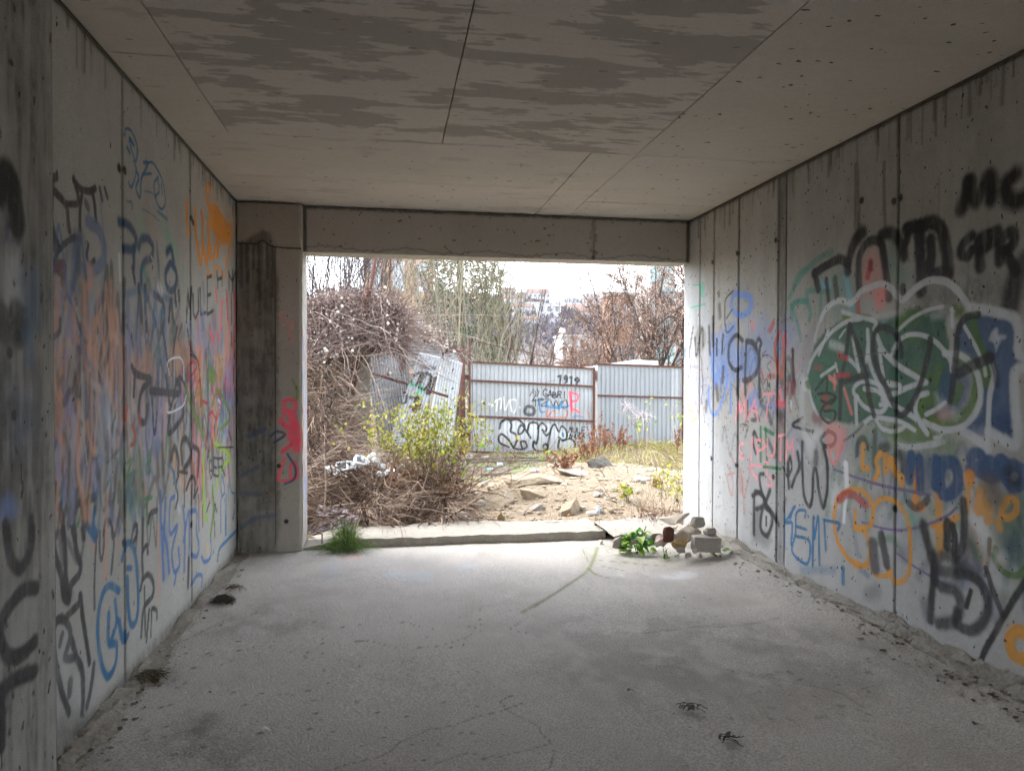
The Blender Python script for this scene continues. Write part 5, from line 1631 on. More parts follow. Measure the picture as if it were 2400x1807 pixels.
# rocks on the mound, each from its own place
def r5(x, y): return 1000+x/2.949, 1060+y/2.949
RK = [('rock', 'large ochre boulder at the side of the mound, split face', 530, 355, (.50, .4, .34), (0, -18, 10), M_SANDST, 7),
      ('rock', 'broad wedge of sandstone lying near the top of the mound', 725, 300, (.42, .32, .24), (0, 12, -15), M_SANDST, 6),
      ('rock', 'upright pointed sandstone standing in the middle of the mound', 1000, 415, (.40, .3, .42), (0, 24, 20), M_SANDST, 6),
      ('rock', 'pale pointed slab of rock at the low end of the mound', 200, 470, (.40, .3, .32), (0, -10, 5), M_WHITEST, 6),
      ('rock', 'rounded brown-faced rock near the graffiti wall end', 1590, 235, (.27, .25, .25), (0, 10, 40), M_OCHST, 9),
      ('rock', 'small brown rock at the foot of the mound by the threshold', 515, 470, (.17, .14, .17), (0, 30, 0), M_OCHST, 7),
      ('rock', 'low ochre rock beside the small brown rock at the threshold', 580, 450, (.17, .14, .11), (0, 0, 30), M_SANDST, 7),
      ('rock', 'long flat ledge of rock along the crest of the mound', 740, 205, (1.0, .4, .22), (0, -3, -8), M_SANDST, 9),
      ('rock', 'flat white slab of rock beyond the crest ledge', 1040, 155, (.62, .35, .14), (0, 14, 10), M_WHITEST, 6),
      ('rock', 'low grey lump of rock in front of the crest wedge', 755, 395, (.28, .22, .13), (0, 0, 0), M_GREYST, 8),
      ('rock', 'grey stone pair half sunk in the mound, larger one', 1170, 305, (.19, .16, .11), (0, 0, 15), M_GREYST, 7),
      ('rock', 'grey stone pair half sunk in the mound, smaller one', 1220, 300, (.11, .1, .1), (0, 0, 60), M_GREYST, 7),
      ('rock', 'small rust-brown stone touching the upright pointed sandstone', 985, 440, (.12, .09, .1), (0, 0, 20), M_OCHST, 7),
      ('rock', 'flat ochre stone behind the upright pointed sandstone', 1100, 265, (.24, .18, .09), (0, 6, 20), M_SANDST, 7),
      ('rock', 'low pale rock between boulder and pointed slab', 360, 365, (.34, .24, .17), (0, -8, 20), M_WHITEST, 7),
      ('rock', 'whitish flat stone near the crest by the fence', 1490, 190, (.26, .18, .08), (0, 5, 0), M_WHITEST, 7),
      ('rock', 'ochre flat stone by the two small cartridges', 1150, 470, (.2, .15, .1), (0, 0, 45), M_SANDST, 8),
      ('rock', 'dark grey stump-like rock at the weed edge of the mound', 1200, 100, (.38, .26, .22), (0, 0, 10), plain('dark_rock', (.10, .095, .085), bump=.01), 8)]
for i, (nm, lab, a, b, sz, rot, mt, cuts) in enumerate(RK):
    p = on_ground(*r5(a, b)); sz = np.array(sz)*.84*(np.linalg.norm(p-CAM)/9.0)**.8
    stone(nm, lab, p, sz, rot, mt, 200+i, None, cuts, 4, .08, .42, 'rock')
for i in range(40):
    a, b = rng.uniform(300, 1650), rng.uniform(180, 520); p = on_ground(*r5(a, b))
    if p[1] > 6.95: stone('mound_stone', 'small ochre stone half buried in the sandy mound', p, tuple(rng.uniform(.04, .13, 3)*[1, 1, .7]), rng.uniform(-20, 20, 3), (M_SANDST, M_GREYST, M_WHITEST)[i % 3], 240+i, 'small stones on the mound', 7, 2, .06, .3)

# litter
def can(px, py, L, rr, rz, label, mat, tilt=90):
    p = on_ground(px, py); t = thing('cartridge', label, 'litter', (p[0], p[1], p[2]+rr+.01), None, (0, R(tilt), R(rz)))
    MB().tube([(0, 0, -L/2), (0, 0, L/2)], rr, 12).build('body', mat, t, True)
    MB().tube([(0, 0, L/2), (0, 0, L/2+.004), (0, 0, L/2+.012)], [rr*1.04, rr*1.04, rr*.6], 12).build('cap', plain('tin', (.5, .5, .5), .4), t, True)
can(*r5(1140, 437), .10, .018, 10, 'white cartridge lying flat on the mound', plain('white_tin', (.75, .78, .8), .4))
can(*r5(1185, 425), .075, .022, 60, 'pale blue cartridge standing up on the mound', plain('blue_tin', (.55, .68, .78), .4), 8)
M_FOAM = plain('white_plastic', (.80, .82, .84), .5, .12)
def crate(name, label, loc, rot, w, d, h, nx=5):
    """a pierced plastic basket: rims, uprights and rails"""
    t = thing(name, label, 'crate', loc, None, [R(a) for a in rot])
    f = MB(); th = .016
    for z in (0, h*.5, h): 
        f.box((-w/2, -d/2, z), (w/2, -d/2+th, z+.035)).box((-w/2, d/2-th, z), (w/2, d/2, z+.035)).box((-w/2, -d/2+th, z), (-w/2+th, d/2-th, z+.035)).box((w/2-th, -d/2+th, z), (w/2, d/2-th, z+.035))
    f.build('rims', M_FOAM, t)
    for i in range(nx+1):
        x = -w/2+(w-.03)*i/nx
        for y in (-d/2+.002, d/2-th): MB().box((x, y, .03), (x+.03, y+.012, h+.01)).build('upright', M_FOAM, t)
    MB().box((-w/2+th, -d/2+th, .002), (w/2-th, d/2-th, .014)).build('base', M_FOAM, t)
    return t
def rz_(x, y): return 740+x/9.795, 1030+y/9.795
def lit(px, py, Y): return on_plane(*rz_(px, py), 1, Y)
p = lit(980, 560, 8.25); crate('plastic_crate', 'broken white plastic crate with slots thrown on the brambles', tuple(p), (62, 14, 10), .13, .1, .1, 6)
p = lit(700, 620, 8.2); crate('plastic_crate', 'white pierced crate lying on its side below the shrub', tuple(p), (80, -10, -20), .14, .1, .08, 6)
SCR = [(300+1650*u, 620+150*math.sin(u*9)+rng.uniform(-110, 130), rng.uniform(.04, .13)) for u in np.linspace(0, 1, 34)]
for i, (a, b, s) in enumerate(SCR):
    p = lit(a, b, 8.05+.25*rng.random()); stone('plastic_scrap', 'scrap of white plastic strewn on the brambles below the shrub', (p[0], p[1], p[2]-.02), (s, s*.5, s*.7), (rng.uniform(-40, 40), rng.uniform(-40, 40), rng.uniform(0, 90)), M_FOAM, 500+i, 'white plastic scraps on the brambles', 9, 2, .25, .2, 'scrap')
for i, (a, b, s, c) in enumerate(((1100, 1068, .16, (.6, .62, .68)), (1135, 1075, .2, (.62, .63, .66)), (1170, 1090, .22, (.55, .68, .78)), (1105, 1080, .3, (.25, .26, .3)), (1255, 1106, .2, (.6, .58, .55)), (1150, 1100, .16, (.3, .5, .7)))):
    p = on_ground(a, b); stone('litter_scrap', 'bit of plastic litter on the flat ground before the gate', p, (s, s*.7, s*.3), (0, 0, i*40), plain('litter_plastic', c, .5), 530+i, 'litter before the gate', 10, 2, .2, .2, 'litter')
o = MB().box((-.3, -.04, 0), (.3, .04, .03)).build('board', plain('old_board', (.24, .19, .14))); p = on_ground(1172, 1112); o.location = (p[0], p[1], p[2]+.0); o.rotation_euler = (0, R(1), R(6)); tag(o, 'short weathered wooden board lying on the mossy flat', 'board')
for i, (a, b, L, rz) in enumerate(((1130, 1080, 1.3, 3), (1200, 1077, 1.5, -4), (1180, 1084, 1.2, 8), (1260, 1083, 1.4, -10))):
    p = on_ground(a, b); q = MB().tube([(-L/2, 0, .03), (0, .03, .035), (L/2, 0, .02)], [.022, .02, .012], 6).build('stick', plain('stick_wood', (.16, .13, .11))); q.location = p; q.rotation_euler = (0, 0, R(rz)); tag(q, ('dry stick lying parallel to the gate below the white tag', 'longest dry stick lying below the black bubble letters', 'shortest dry stick lying on the ground along the gate', 'dry stick slanting away from the free end of the gate')[i], 'stick')
t = thing('paving_slab', 'mauve-grey broken paving slab beside the opening under the dry stems', 'slab', tuple(np.array(on_plane(782, 1228, 2, .06))), None, (R(38), R(6), R(-20)))
MB().box((-.22, -.17, 0), (.10, .17, .04)).build('piece', plain('mauve_slab', (.36, .32, .36), bump=.002), t)
MB().box((.104, -.17, 0), (.23, .14, .038)).build('piece', plain('mauve_slab_b', (.33, .29, .32), bump=.002), t)

# ------------------------------------------------------------------ corrugated gate, fence and fallen sheets
def metal(name, base, rough=.45, paint=True):
    m = NT(name); p = m.pos(); a = m.noise(m.pos((3, 3, .4)), 3.0, 5, .6); b = m.noise(p, 40, 3)
    c = m.mix(m.ramp(a, .3, .75, 0, .5), base, tuple(x*.72 for x in base)); c = m.mix(m.ramp(b, .62, .78, 0, .35), c, (.25, .2, .17))
    if paint:
        at = m.n('ShaderNodeAttribute'); at.attribute_name = 'paint'
        c = m.mix(m.math('MULTIPLY', at.outputs['Alpha'], m.ramp(b, .25, .5, .8, 1)), c, at.outputs['Color'])
    m.b.inputs['Metallic'].default_value = .25
    return m.done(c, rough)
M_SHEET = metal('galvanised_sheet', (.37, .39, .405))
M_SHEETB = metal('weathered_sheet', (.31, .33, .345), .55)
M_SHEETL = metal('pale_old_sheet', (.52, .55, .58), .5)
m = NT('rust'); p_ = m.pos(); a_ = m.noise(p_, 14, 5, .65)
M_RUST = m.done(m.mix(m.ramp(a_, .3, .7), (.13, .06, .043), (.06, .03, .024)), .85, m.bump(m.noise(p_, 90, 3), .004))

def mesh_rc(c, name, i0, i1, j0, j1, bulge):
    s = c.s[i0:i1]; tt = c.t[j0:j1]; S, T = np.meshgrid(s, tt)
    V = c.O+S[..., None]*c.U+T[..., None]*c.V+bulge(S, T)[..., None]*c.N
    nr, nc = S.shape; idx = np.arange(nr*nc).reshape(nr, nc)
    me = mesh_np(name, V.reshape(-1, 3), np.stack([idx[:-1, :-1], idx[:-1, 1:], idx[1:, 1:], idx[1:, :-1]], -1).reshape(-1, 4), True)
    ca = me.color_attributes.new('paint', 'FLOAT_COLOR', 'POINT')
    ca.data.foreach_set('color', np.concatenate([c.rgb[j0:j1, i0:i1], c.a[j0:j1, i0:i1, None]], -1).astype(np.float32).ravel())
    return me
def ribs(S, pitch, depth, groove=.16):
    u = (S/pitch) % 1.0; d = np.minimum(u, 1-u)
    return depth*np.clip(1-d/groove, 0, 1)
GY0 = 15.0
ga = on_plane(1098, 846, 1, GY0); gb = on_plane(1394, 862, 1, GY0); GW = gb[0]-ga[0]; GH = 1.90
gu = np.array([1, 0, (gb[2]-ga[2])/GW]); gu = gu/np.linalg.norm(gu)
CG = Canvas((ga[0], GY0, ga[2]-GH), gu, (0, 0, 1), np.linspace(.02, GW-.02, 720), np.linspace(.02, GH-.01, 170))
C = CG.region(1050, 800, 3.881)
C.fill(s2l('e2e4e6'), '490,730 640,690 1000,720 1100,760 1170,880 1110,960 800,970 520,950 470,870', .45, .05)
C.fill(s2l('b8b4b0'), '170,180 1340,200 1340,330 170,320', .12, .1, .3, .6)
C.lines('''
black 46 480,780 500,720 560,690 590,740 580,800 620,820 635,870 600,940 560,880 500,830 470,860 480,910 560,945
black 46 590,700 650,690 710,740 690,800 650,820 660,760 690,740 730,800 760,850
black 44 730,800 760,720 830,720 830,820 810,900 790,880 780,930 800,960
black 44 600,950 660,960 720,940 710,890 670,890 680,960
black 44 830,760 870,710 910,750 890,790 870,770 900,820 930,800
black 44 800,960 860,970 910,940 900,900 870,920 890,960
black 44 910,950 930,830 960,740 990,720 1020,780 1050,730 1090,770 1090,840 1050,860 1020,830
black 46 1050,860 1120,840 1160,870 1160,920 1110,960 1050,960 1010,930 1020,860
blue 44 1055,795 1060,820
char 70 a=.8 720,610 740,570 790,570 810,610 780,640 730,635 720,610
white 24 420,580 470,520 460,620
white 22 470,520 510,510 500,600
white 22 530,490 540,610 580,520 600,620
white 22 580,520 640,510 640,590 620,630
white 24 395,560 410,565
white 24 675,575 680,580
black 18 770,470 800,430 830,470 860,420
black 18 800,410 830,440 790,520
black 18 840,400 850,440
black 22 790,510 900,500
black 22 820,500 820,560
black 22 850,490 850,550
black 20 860,490 950,490 870,550 950,560
black 22 960,500 980,550 1010,500 1030,550 1060,500
black 22 1060,520 1100,490 1110,550 1070,560
blue 36 a=.85 860,500 860,600 900,610
blue 36 a=.85 930,500 930,560 1040,570
blue 36 a=.85 1060,500 1060,560 1130,540
blue 40 a=.7 900,550 1100,560
hot 60 1140,420 1150,590
hot 40 1150,420 1210,440 1200,490 1150,500
hot 40 1170,570 1220,600
rust 22 930,580 920,650 980,590 1000,620
rust 20 920,655 1090,650
rust 20 1080,570 1110,600 1090,660
blue 20 1160,640 1200,630 1250,640
blue 18 1170,655 1175,620
char 10 a=.7 870,310 900,350 960,330 1020,320
char 9 1080,215 1100,230
char 9 1120,230 1170,245
''', halo=.03)
C.text(PAINT['black'], .026, 'GABRI', '890,405 1115,420 1110,475 890,470', halo=.02)
C.text(PAINT['black'], .042, '1919', '1030,262 1240,280 1225,345 1030,330', halo=.02)
C.text(PAINT['black'], .022, 'MULE', '1112,738 1270,735 1262,785 1110,782', halo=.02)
C.text(PAINT['black'], .020, 'ANDRA', '1110,795 1260,792 1258,828 1110,832', halo=.02)
for q in range(40):
    x, y = r_.uniform(.05, GW-.05), r_.uniform(.3, GH); C.stroke(s2l(r_.choice(['8a6a58', '9c8a80', 'c8c8c8', '7a4a38'])), r_.uniform(.006, .03), '', P=np.array([(x, y), (x, y-r_.uniform(.05, .5))]), soft=.9, a=r_.uniform(.15, .45), halo=0, sharp=True)
gate = thing('corrugated_gate', 'corrugated metal gate in a rusty frame with black bubble letters and 1919', 'gate', (0, 0, 0))
jm = int(np.searchsorted(CG.t, 1.36))
nsh = 3; cut = np.linspace(0, len(CG.s), nsh+1).astype(int)
for k in range(nsh):
    i0, i1 = cut[k], min(cut[k+1]+1, len(CG.s))
    dz = .004*k
    link('sheet', mesh_rc(CG, 'sheet', i0, i1, jm-6, len(CG.t), lambda S, T, dz=dz: -.02-dz-ribs(S, .092, -.034, .11)), M_SHEET, gate)
    edge = lambda S: .02*np.sin(S*2.2+1)-.015*(S > .85)
    link('sheet', mesh_rc(CG, 'sheet', i0, i1, 0, jm+4, lambda S, T, dz=dz: -.004-dz-ribs(S, .092, -.034, .11)+.03*(vn2(S, T, .45, .4, 5)-.5)), M_SHEET, gate)
def bar(p, q, w, d, name, parent, mat=M_RUST):
    """a square bar from p to q, w across, d deep (towards the bay)"""
    p = np.array(p, float); q = np.array(q, float); a = (q-p)/np.linalg.norm(q-p); b = np.array([0, -1.0, 0]); n = np.cross(a, b)
    m_ = MB(); V = [e+s*n*w/2+t*b*d for e in (p, q) for s in (-1, 1) for t in (0, 1)]
    m_.add(V, [(0, 1, 3, 2), (4, 6, 7, 5), (0, 4, 5, 1), (2, 3, 7, 6), (0, 2, 6, 4), (1, 5, 7, 3)])
    return m_.build(name, mat, parent)
def G3(s, t, out=.0): return CG.O+s*CG.U+t*CG.V-out*np.array([0, 1, 0])
for t_, w in ((GH-.02, .036), (GH-.40, .04), (GH-1.14, .04), (.02, .036)): bar(G3(.05, t_, .012), G3(GW-.05, t_, .012), w, .035, 'rail', gate)
for s_ in (.02, GW-.02): bar(G3(s_, 0, .012), G3(s_, GH+.005, .012), .045, .035, 'stile', gate)
bar(G3(.02, GH+.42, .03), G3(GW-.05, GH+.03, .03), .014, .012, 'brace', gate)
bar(G3(.02, GH, .012), G3(.02, GH+.46, .012), .05, .04, 'stile', gate)
post = thing('gate_post', 'stout rusty tube post carrying the corrugated gate', 'post', (ga[0]-.13, GY0+.02, -.4))
MB().tube([(0, 0, 0), (0, 0, 2.45), (0, 0, 2.452)], [.062, .062, .03], 14).build('tube', M_RUST, post, True)
for z_ in (.6, 1.8): MB().box((.05, -.03, z_), (.15, .0, z_+.1)).build('hinge', M_RUST, post)
# plain fence beyond the gate
fa = on_plane(1399, 851, 1, GY0); fb = on_plane(1592, 858, 1, GY0); FW = 4.2
fu = np.array([1, 0, (fb[2]-fa[2])/(fb[0]-fa[0])]); fu = fu/np.linalg.norm(fu)
CFe = Canvas((fa[0]+.02, GY0+.05, fa[2]-2.05), fu, (0, 0, 1), np.linspace(0, FW, 800), np.linspace(0, 2.03, 40))
fence = thing('corrugated_fence', 'plain corrugated metal fence with rusty rails beside the gate', 'fence')
cut = np.linspace(0, 800, 6).astype(int)
for k in range(5):
    link('sheet', mesh_rc(CFe, 'sheet', cut[k], min(cut[k+1]+1, 800), 0, 40, lambda S, T, k=k: -.003*k-ribs(S, .098, -.04, .13)), (M_SHEETB, M_SHEETB, M_SHEET)[k % 3], fence)
def F3(s, t): return CFe.O+s*CFe.U+t*CFe.V-np.array([0, .02, 0])
bar(F3(0, 2.03), F3(FW, 2.03), .04, .035, 'rail', fence); bar(F3(0, 1.36), F3(FW, 1.36), .034, .03, 'rail', fence)
for s_ in (1.95, 3.9): bar(F3(s_, -.1), F3(s_, 2.0), .05, .03, 'post', fence)

# fallen and leaning sheets to the other side of the gate post
def zz3(x, y): return 840+x/6.66, 760+y/6.66
def sheet_quad(name, label, corners, Ys, nr, pitch_n, mat, seed, paint=None, bend=.04):
    """corners: zoom pixels TL TR BR BL, each with its own distance; ribs run from the top edge to the bottom edge"""
    Q = np.array([on_plane(*zz3(*c), 1, y) for c, y in zip(corners, Ys)]); n, m_ = 260, 60
    u = np.linspace(0, 1, n); v = np.linspace(0, 1, m_); U, Vv = np.meshgrid(u, v)
    P = (Q[0]*(1-U[..., None])+Q[1]*U[..., None])*(1-Vv[..., None])+(Q[3]*(1-U[..., None])+Q[2]*U[..., None])*Vv[..., None]
    nrm = np.cross(Q[1]-Q[0], Q[3]-Q[0]); nrm /= np.linalg.norm(nrm)
    P = P+(ribs(U, 1/pitch_n, -.035, .13)+bend*(vn2(U, Vv, .4, .35, seed)-.5))[..., None]*nrm
    idx = np.arange(n*m_).reshape(m_, n)
    me = mesh_np(name, P.reshape(-1, 3), np.stack([idx[:-1, :-1], idx[:-1, 1:], idx[1:, 1:], idx[1:, :-1]], -1).reshape(-1, 4), True)
    O, Ux, Vx = Q[3], (Q[2]-Q[3]), (Q[0]-Q[3]); c4 = np.zeros((n*m_, 4), np.float32)
    if paint is not None:
        w = np.linalg.norm(Ux); h = np.linalg.norm(Vx)
        cv = Canvas((0, 0, 0), (1, 0, 0), (0, 0, 1), np.linspace(0, w, n), np.linspace(0, h, m_))
        for col, wd, pts in paint: cv.stroke(PAINT[col], wd, '', P=cv.smooth(np.array([(a*w, (1-b*.685)*h) for a, b in pts])), sharp=True, halo=.02)
        c4 = np.concatenate([cv.rgb[::-1], cv.a[::-1][..., None]], -1).reshape(-1, 4).astype(np.float32)
    ca = me.color_attributes.new('paint', 'FLOAT_COLOR', 'POINT'); ca.data.foreach_set('color', c4.ravel())
    o = link(name, me, mat); so = o.modifiers.new('thickness', 'SOLIDIFY'); so.thickness = .004
    return tag(o, label, 'metal sheet')
sheet_quad('corrugated_sheet', 'upright corrugated sheet half smothered by white-seeded vines', ((60, 330), (560, 330), (800, 2000), (330, 2000)), (13.4, 13.5, 13.3, 13.2), 0, 11, M_SHEET, 1)
sheet_quad('corrugated_sheet', 'corrugated sheet with ribs lying sideways behind the tilted one', ((760, 200), (680, 720), (1560, 620), (1580, 400)), (13.9, 13.9, 14.1, 14.1), 0, 8, M_SHEET, 2)
sheet_quad('corrugated_sheet', 'vine-streaked corrugated sheet leaning against the gate post', ((1280, 500), (1600, 600), (1430, 1950), (1000, 1950)), (13.6, 14.2, 14.2, 13.5), 0, 8, M_SHEETL, 3)
sheet_quad('corrugated_sheet', 'tall corrugated sheet between vine sheet and tilted painted sheet', ((520, 380), (760, 360), (850, 2000), (700, 2000)), (13.7, 13.8, 13.6, 13.5), 0, 6, M_SHEET, 4)
loops = [('black', .05, [(.02, .40), (.08, .48), (.30, .50), (.35, .30), (.10, .36)]), ('black', .05, [(.40, .44), (.55, .28), (.45, .50), (.70, .54), (.82, .36), (.60, .30), (.44, .44)]), ('black', .06, [(.80, .36), (.86, .52), (.84, .60), (.98, .58), (.98, .36)]),
         ('mint', .03, [(.0, .50), (.2, .48), (.22, .53), (.02, .51)]), ('mint', .03, [(.48, .48), (.44, .62), (.58, .50), (.62, .62)]), ('mint', .03, [(.38, .62), (.55, .60)]),
         ('char', .07, [(.25, .70), (.45, .68), (.65, .70)]), ('char', .05, [(.08, .68), (.14, .78), (.02, .80)]), ('char', .06, [(.45, .70), (.5, .82), (.35, .84)]), ('char', .05, [(.6, .72), (.5, .88)]), ('maroon', .08, [(.7, .80), (.6, .9)]), ('grey', .08, [(.1, .14), (.4, .2), (.8, .2)])]
sheet_quad('corrugated_sheet', 'bright tilted corrugated sheet with black loops and green scribble', ((950, 440), (1310, 520), (870, 1900), (450, 1900)), (13.0, 13.05, 12.8, 12.75), 0, 8, M_SHEETL, 5, loops, .02)
for (lab, a, b, Y, w) in (('rusty angle rail sloping down to the gate post top', (840, 30), (1580, 440), 13.8, .06), ('rusty rail crossing the leaning corrugated sheets low down', (180, 760), (1400, 1130), 12.95, .045), ('short rusty upright edging the sideways-ribbed sheet', (775, 190), (690, 720), 13.65, .07)):
    bar(on_plane(*zz3(*a), 1, Y), on_plane(*zz3(*b), 1, Y), w, .03, 'rusty_rail', None).update_tag(); tag(bpy.data.objects[-1] if False else COL.objects[-1], lab, 'rail')
q = on_plane(880, 606, 1, 11.6); q2 = on_plane(866, 690, 1, 11.6); d_ = (q-q2)/np.linalg.norm(q-q2)
o = MB().tube([q2-d_*1.6, q2, q+d_*.8], .028, 10).build('rusty_pole', M_RUST, None, True); tag(o, 'rusty pole leaning up out of the white-seeded vines', 'pole')
o = MB().tube([q2-d_*1.6+[-.05, 0, 0], q2+[-.05, 0, .1]], .036, 10).build('rusty_pole', M_RUST, None, True); tag(o, 'short rusty tube stub beside the leaning pole', 'pole')
# pale boundary wall under the vines
M_BOUND = concrete('boundary_concrete', (0.30, 0.275, 0.24), (0.17, 0.15, 0.125), (1, 1, 0.3), .8, .5)
bw = thing('boundary_wall', 'pale concrete boundary wall behind the dry brambles under the vines', 'wall')
wx1 = on_plane(868, 806, 1, 11.9)[0]; wz = on_plane(780, 806, 1, 11.9)[2]
MB().box((-9, 11.9, -.3), (wx1, 12.1, wz-.05)).build('body', M_BOUND, bw); MB().box((-9, 11.86, wz-.05), (wx1+.03, 12.14, wz)).build('coping', M_BOUND, bw)

# ------------------------------------------------------------------ dry brambles, vines, shrubs
def tangle_np(P0, L, rad, cols, seed, up=.3, droop=.8, curl=.5, m=6, k=3):
    r = np.random.default_rng(seed); n = len(P0); az = r.uniform(0, 2*math.pi, n); el = r.normal(up, .45, n)
    D = np.stack([np.cos(az)*np.cos(el), np.sin(az)*np.cos(el), np.sin(el)], 1); B = r.normal(0, curl, (n, 3)); B[:, 2] -= droop
    u = np.linspace(0, 1, m)[None, :, None]; l = (L*r.uniform(.45, 1.2, n))[:, None, None]
    P = P0[:, None]+D[:, None]*l*u+B[:, None]*l*(u**2)*.5+r.normal(0, .012, (n, m, 3))*l
    rr = rad*r.uniform(.6, 1.4, n)[:, None]*(1-.65*np.linspace(0, 1, m))[None]
    return tubes_np('t', P, rr, cols, k)
BRC = ('6e5c52', '806e60', '584840', '94826f', '48382f', '766458', 'a39080')
def brush_top(x, y):
    t = .20+.10*np.clip((y-7.2)/1.2, 0, 1)+1.5*np.clip((y-8.7)/2.4, 0, 1)*np.clip((-.42-x)/.4, 0, 1)
    t = t+.24*np.exp(-((x+.45)/.6)**2-((y-8.2)/.5)**2)
    return t+.12*(vn2(x, y, .35, .3, 95)-.5)
def bramble(label, x0, x1, y0, y1, n, L, rad, seed, group=None, up=.3, cols=BRC):
    r = np.random.default_rng(seed); t = thing('bramble_thicket', label, 'bramble', ((x0+x1)/2, (y0+y1)/2, hz((x0+x1)/2, (y0+y1)/2)), group)
    X = r.uniform(x0, x1, n); Y = r.uniform(y0, y1, n); Z = H(X, Y)+(brush_top(X, Y))*r.random(n)**.8
    P0 = np.stack([X, Y, Z], 1)-np.array(t.location)
    k = n//14; o = merge_np('canes', [tangle_np(P0, L, rad, jitter(cols, n, .3, seed), seed, up), tangle_np(P0[:k]-[0, 0, .1], L*1.7, rad*2.1, jitter(('6a5448', '4a382e', '8a7464'), k, .25, seed+9), seed+5, up+.25, .9, .4, 9, 4)], M_STEM, t, 'stuff')
    k = n//2; r2 = np.random.default_rng(seed+50); C0 = P0[r2.integers(n, size=k)]+r2.normal(0, .1, (k, 3)); merge_np('dead_leaves', [leaves_np(C0, r2.normal(0, 1, (k, 3)), r2.normal(0, 1, (k, 3)), r2.uniform(.02, .06, k), r2.uniform(.012, .035, k), jitter(('4a3a30', '6a5648', '8a7460', '3a2c24'), k, .3, seed))], M_DRYLEAF, t, 'stuff'); return t
bramble('flattened dry brambles right behind the threshold near the pillar', -1.2, .05, 6.95, 7.7, 750, .6, .0042, 1, None, .1)
bramble('flattened dry brambles behind the threshold below the yellow-green shrub', .05, .7, 6.98, 7.7, 420, .45, .004, 2, None, .2)
bramble('dry brambles around the thrown white plastic', -1.3, .35, 7.7, 8.8, 1000, .6, .0045, 3, None, .2)
bramble('dry bramble thicket heaped against the boundary wall', -2.0, -.62, 8.7, 11.8, 4000, .7, .005, 4)
bramble('dry bramble thicket in front of the leaning corrugated sheets', .0, .5, 9.0, 12.0, 420, .6, .0045, 5)
bramble('dead brown stems along the base of the yellow-green shrub', -.1, .75, 7.7, 8.5, 420, .5, .0045, 6, None, .7, ('7a5e4c', '8f6f58', '5e463a', 'a08670'))
# stout dry stalks in the brambles, one by one
for i, (a, b, c, d, Y) in enumerate(((760, 1050, 758, 1235, 7.2), (795, 1140, 850, 1232, 7.4), (905, 1150, 925, 1232, 7.3), (880, 1170, 850, 1236, 7.3), (720, 1100, 800, 1040, 8.2), (820, 1105, 870, 1180, 7.9), (1005, 1100, 960, 1225, 7.6), (730, 1200, 830, 1180, 7.3), (945, 1120, 985, 1225, 7.5))):
    p, q = on_plane(a, b, 1, Y), on_plane(c, d, 1, Y-.1); mid = (p+q)/2+np.array([.02, 0, .02])
    o = MB().tube([q, mid, p], [.008, .007, .004], 5).build('dry_stalk', plain('stalk', (.30, .24, .2))); tag(o, 'single stout dry stalk sticking out of the flattened brambles', 'stalk', 'stout stalks in the brambles')

# the white-seeded vine that smothers wall and sheets
def interp_px(pts, n, r):
    P = np.array(pts, float); u = r.uniform(0, len(P)-1.001, n); i = u.astype(int); f = (u-i)[:, None]; return P[i]*(1-f)+P[i+1]*f
def vine(label, sil, bottom, Y0_, Y1_, n, nseed, nleaf, seed):
    r = np.random.default_rng(seed); t = thing('clematis_vine', label, 'vine', (0, 0, 0))
    def sample(k, top=1.0):
        px = interp_px(sil, k, r); lo = np.interp(px[:, 0], [b[0] for b in bottom], [b[1] for b in bottom]); v = r.random(k)**top
        py = px[:, 1]+(lo-px[:, 1])*v; Y = r.uniform(Y0_, Y1_, k)+.3*(1-v)
        return np.array([on_plane(a, b, 1, y) for a, b, y in zip(px[:, 0], py, Y)])
    cols = jitter(('6a5856', '85726c', '4e3f3a', '9a8880', '76625c'), n, .3, seed)
    n2 = n//9; merge_np('stems', [tangle_np(sample(n), .36, .0042, cols, seed, .05, .45, 1.3), tangle_np(sample(n2, .35), .8, .005, jitter(('9a8a80', '80706a', 'b0a298'), n2, .2, seed), seed+1, .25, .9, 1.2, 8)], M_STEM, t, 'stuff')
    Cc = sample(nleaf); D = r.normal(0, 1, (nleaf, 3)); D[:, 2] -= .5
    merge_np('dead_leaves', [leaves_np(Cc, D, r.normal(0, 1, (nleaf, 3)), r.uniform(.05, .11, nleaf), r.uniform(.03, .07, nleaf), jitter(('5a4a44', '463a36', '73605a', '8a7a72', '9c8e88'), nleaf, .3, seed))], M_DRYLEAF, t, 'stuff')
    cen = sample(max(8, nseed//11), .8); Cs = np.where(r.random((nseed, 1)) < .8, cen[r.integers(len(cen), size=nseed)]+r.normal(0, .11, (nseed, 3)), sample(nseed, .8))+np.array([0, -.1, 0]); V0, F0 = ico(1); F0 = np.array(F0)
    S = (.007+.022*r.random(nseed)**2)[:, None, None]*r.uniform(.6, 1.3, (nseed, 12, 1)); V = (V0[None]*S+Cs[:, None]).reshape(-1, 3)
    F = (F0[None]+12*np.arange(nseed)[:, None, None]).reshape(-1, 3); cc = np.repeat(jitter(('c8c0b8', 'b0a49c', '9c9088', 'd8d2ca', '8a7e76'), nseed, .12, seed), 12, axis=0)
    merge_np('seed_heads', [(V, F, cc)], M_DRYLEAF, t, 'stuff')
SIL = [(700, 702), (735, 696), (770, 690), (800, 692), (830, 686), (868, 680), (900, 690), (925, 704), (945, 722)]
vine('thick old vine full of white seed heads over the boundary wall', SIL, [(700, 880), (800, 830), (860, 822), (945, 830)], 11.2, 11.8, 2900, 760, 1700, 11)
vine('dark vine curtain hanging in front of the corrugated sheets', [(858, 690), (885, 696), (905, 708), (922, 724)], [(858, 825), (900, 830), (922, 800)], 12.2, 12.7, 170, 40, 110, 12)
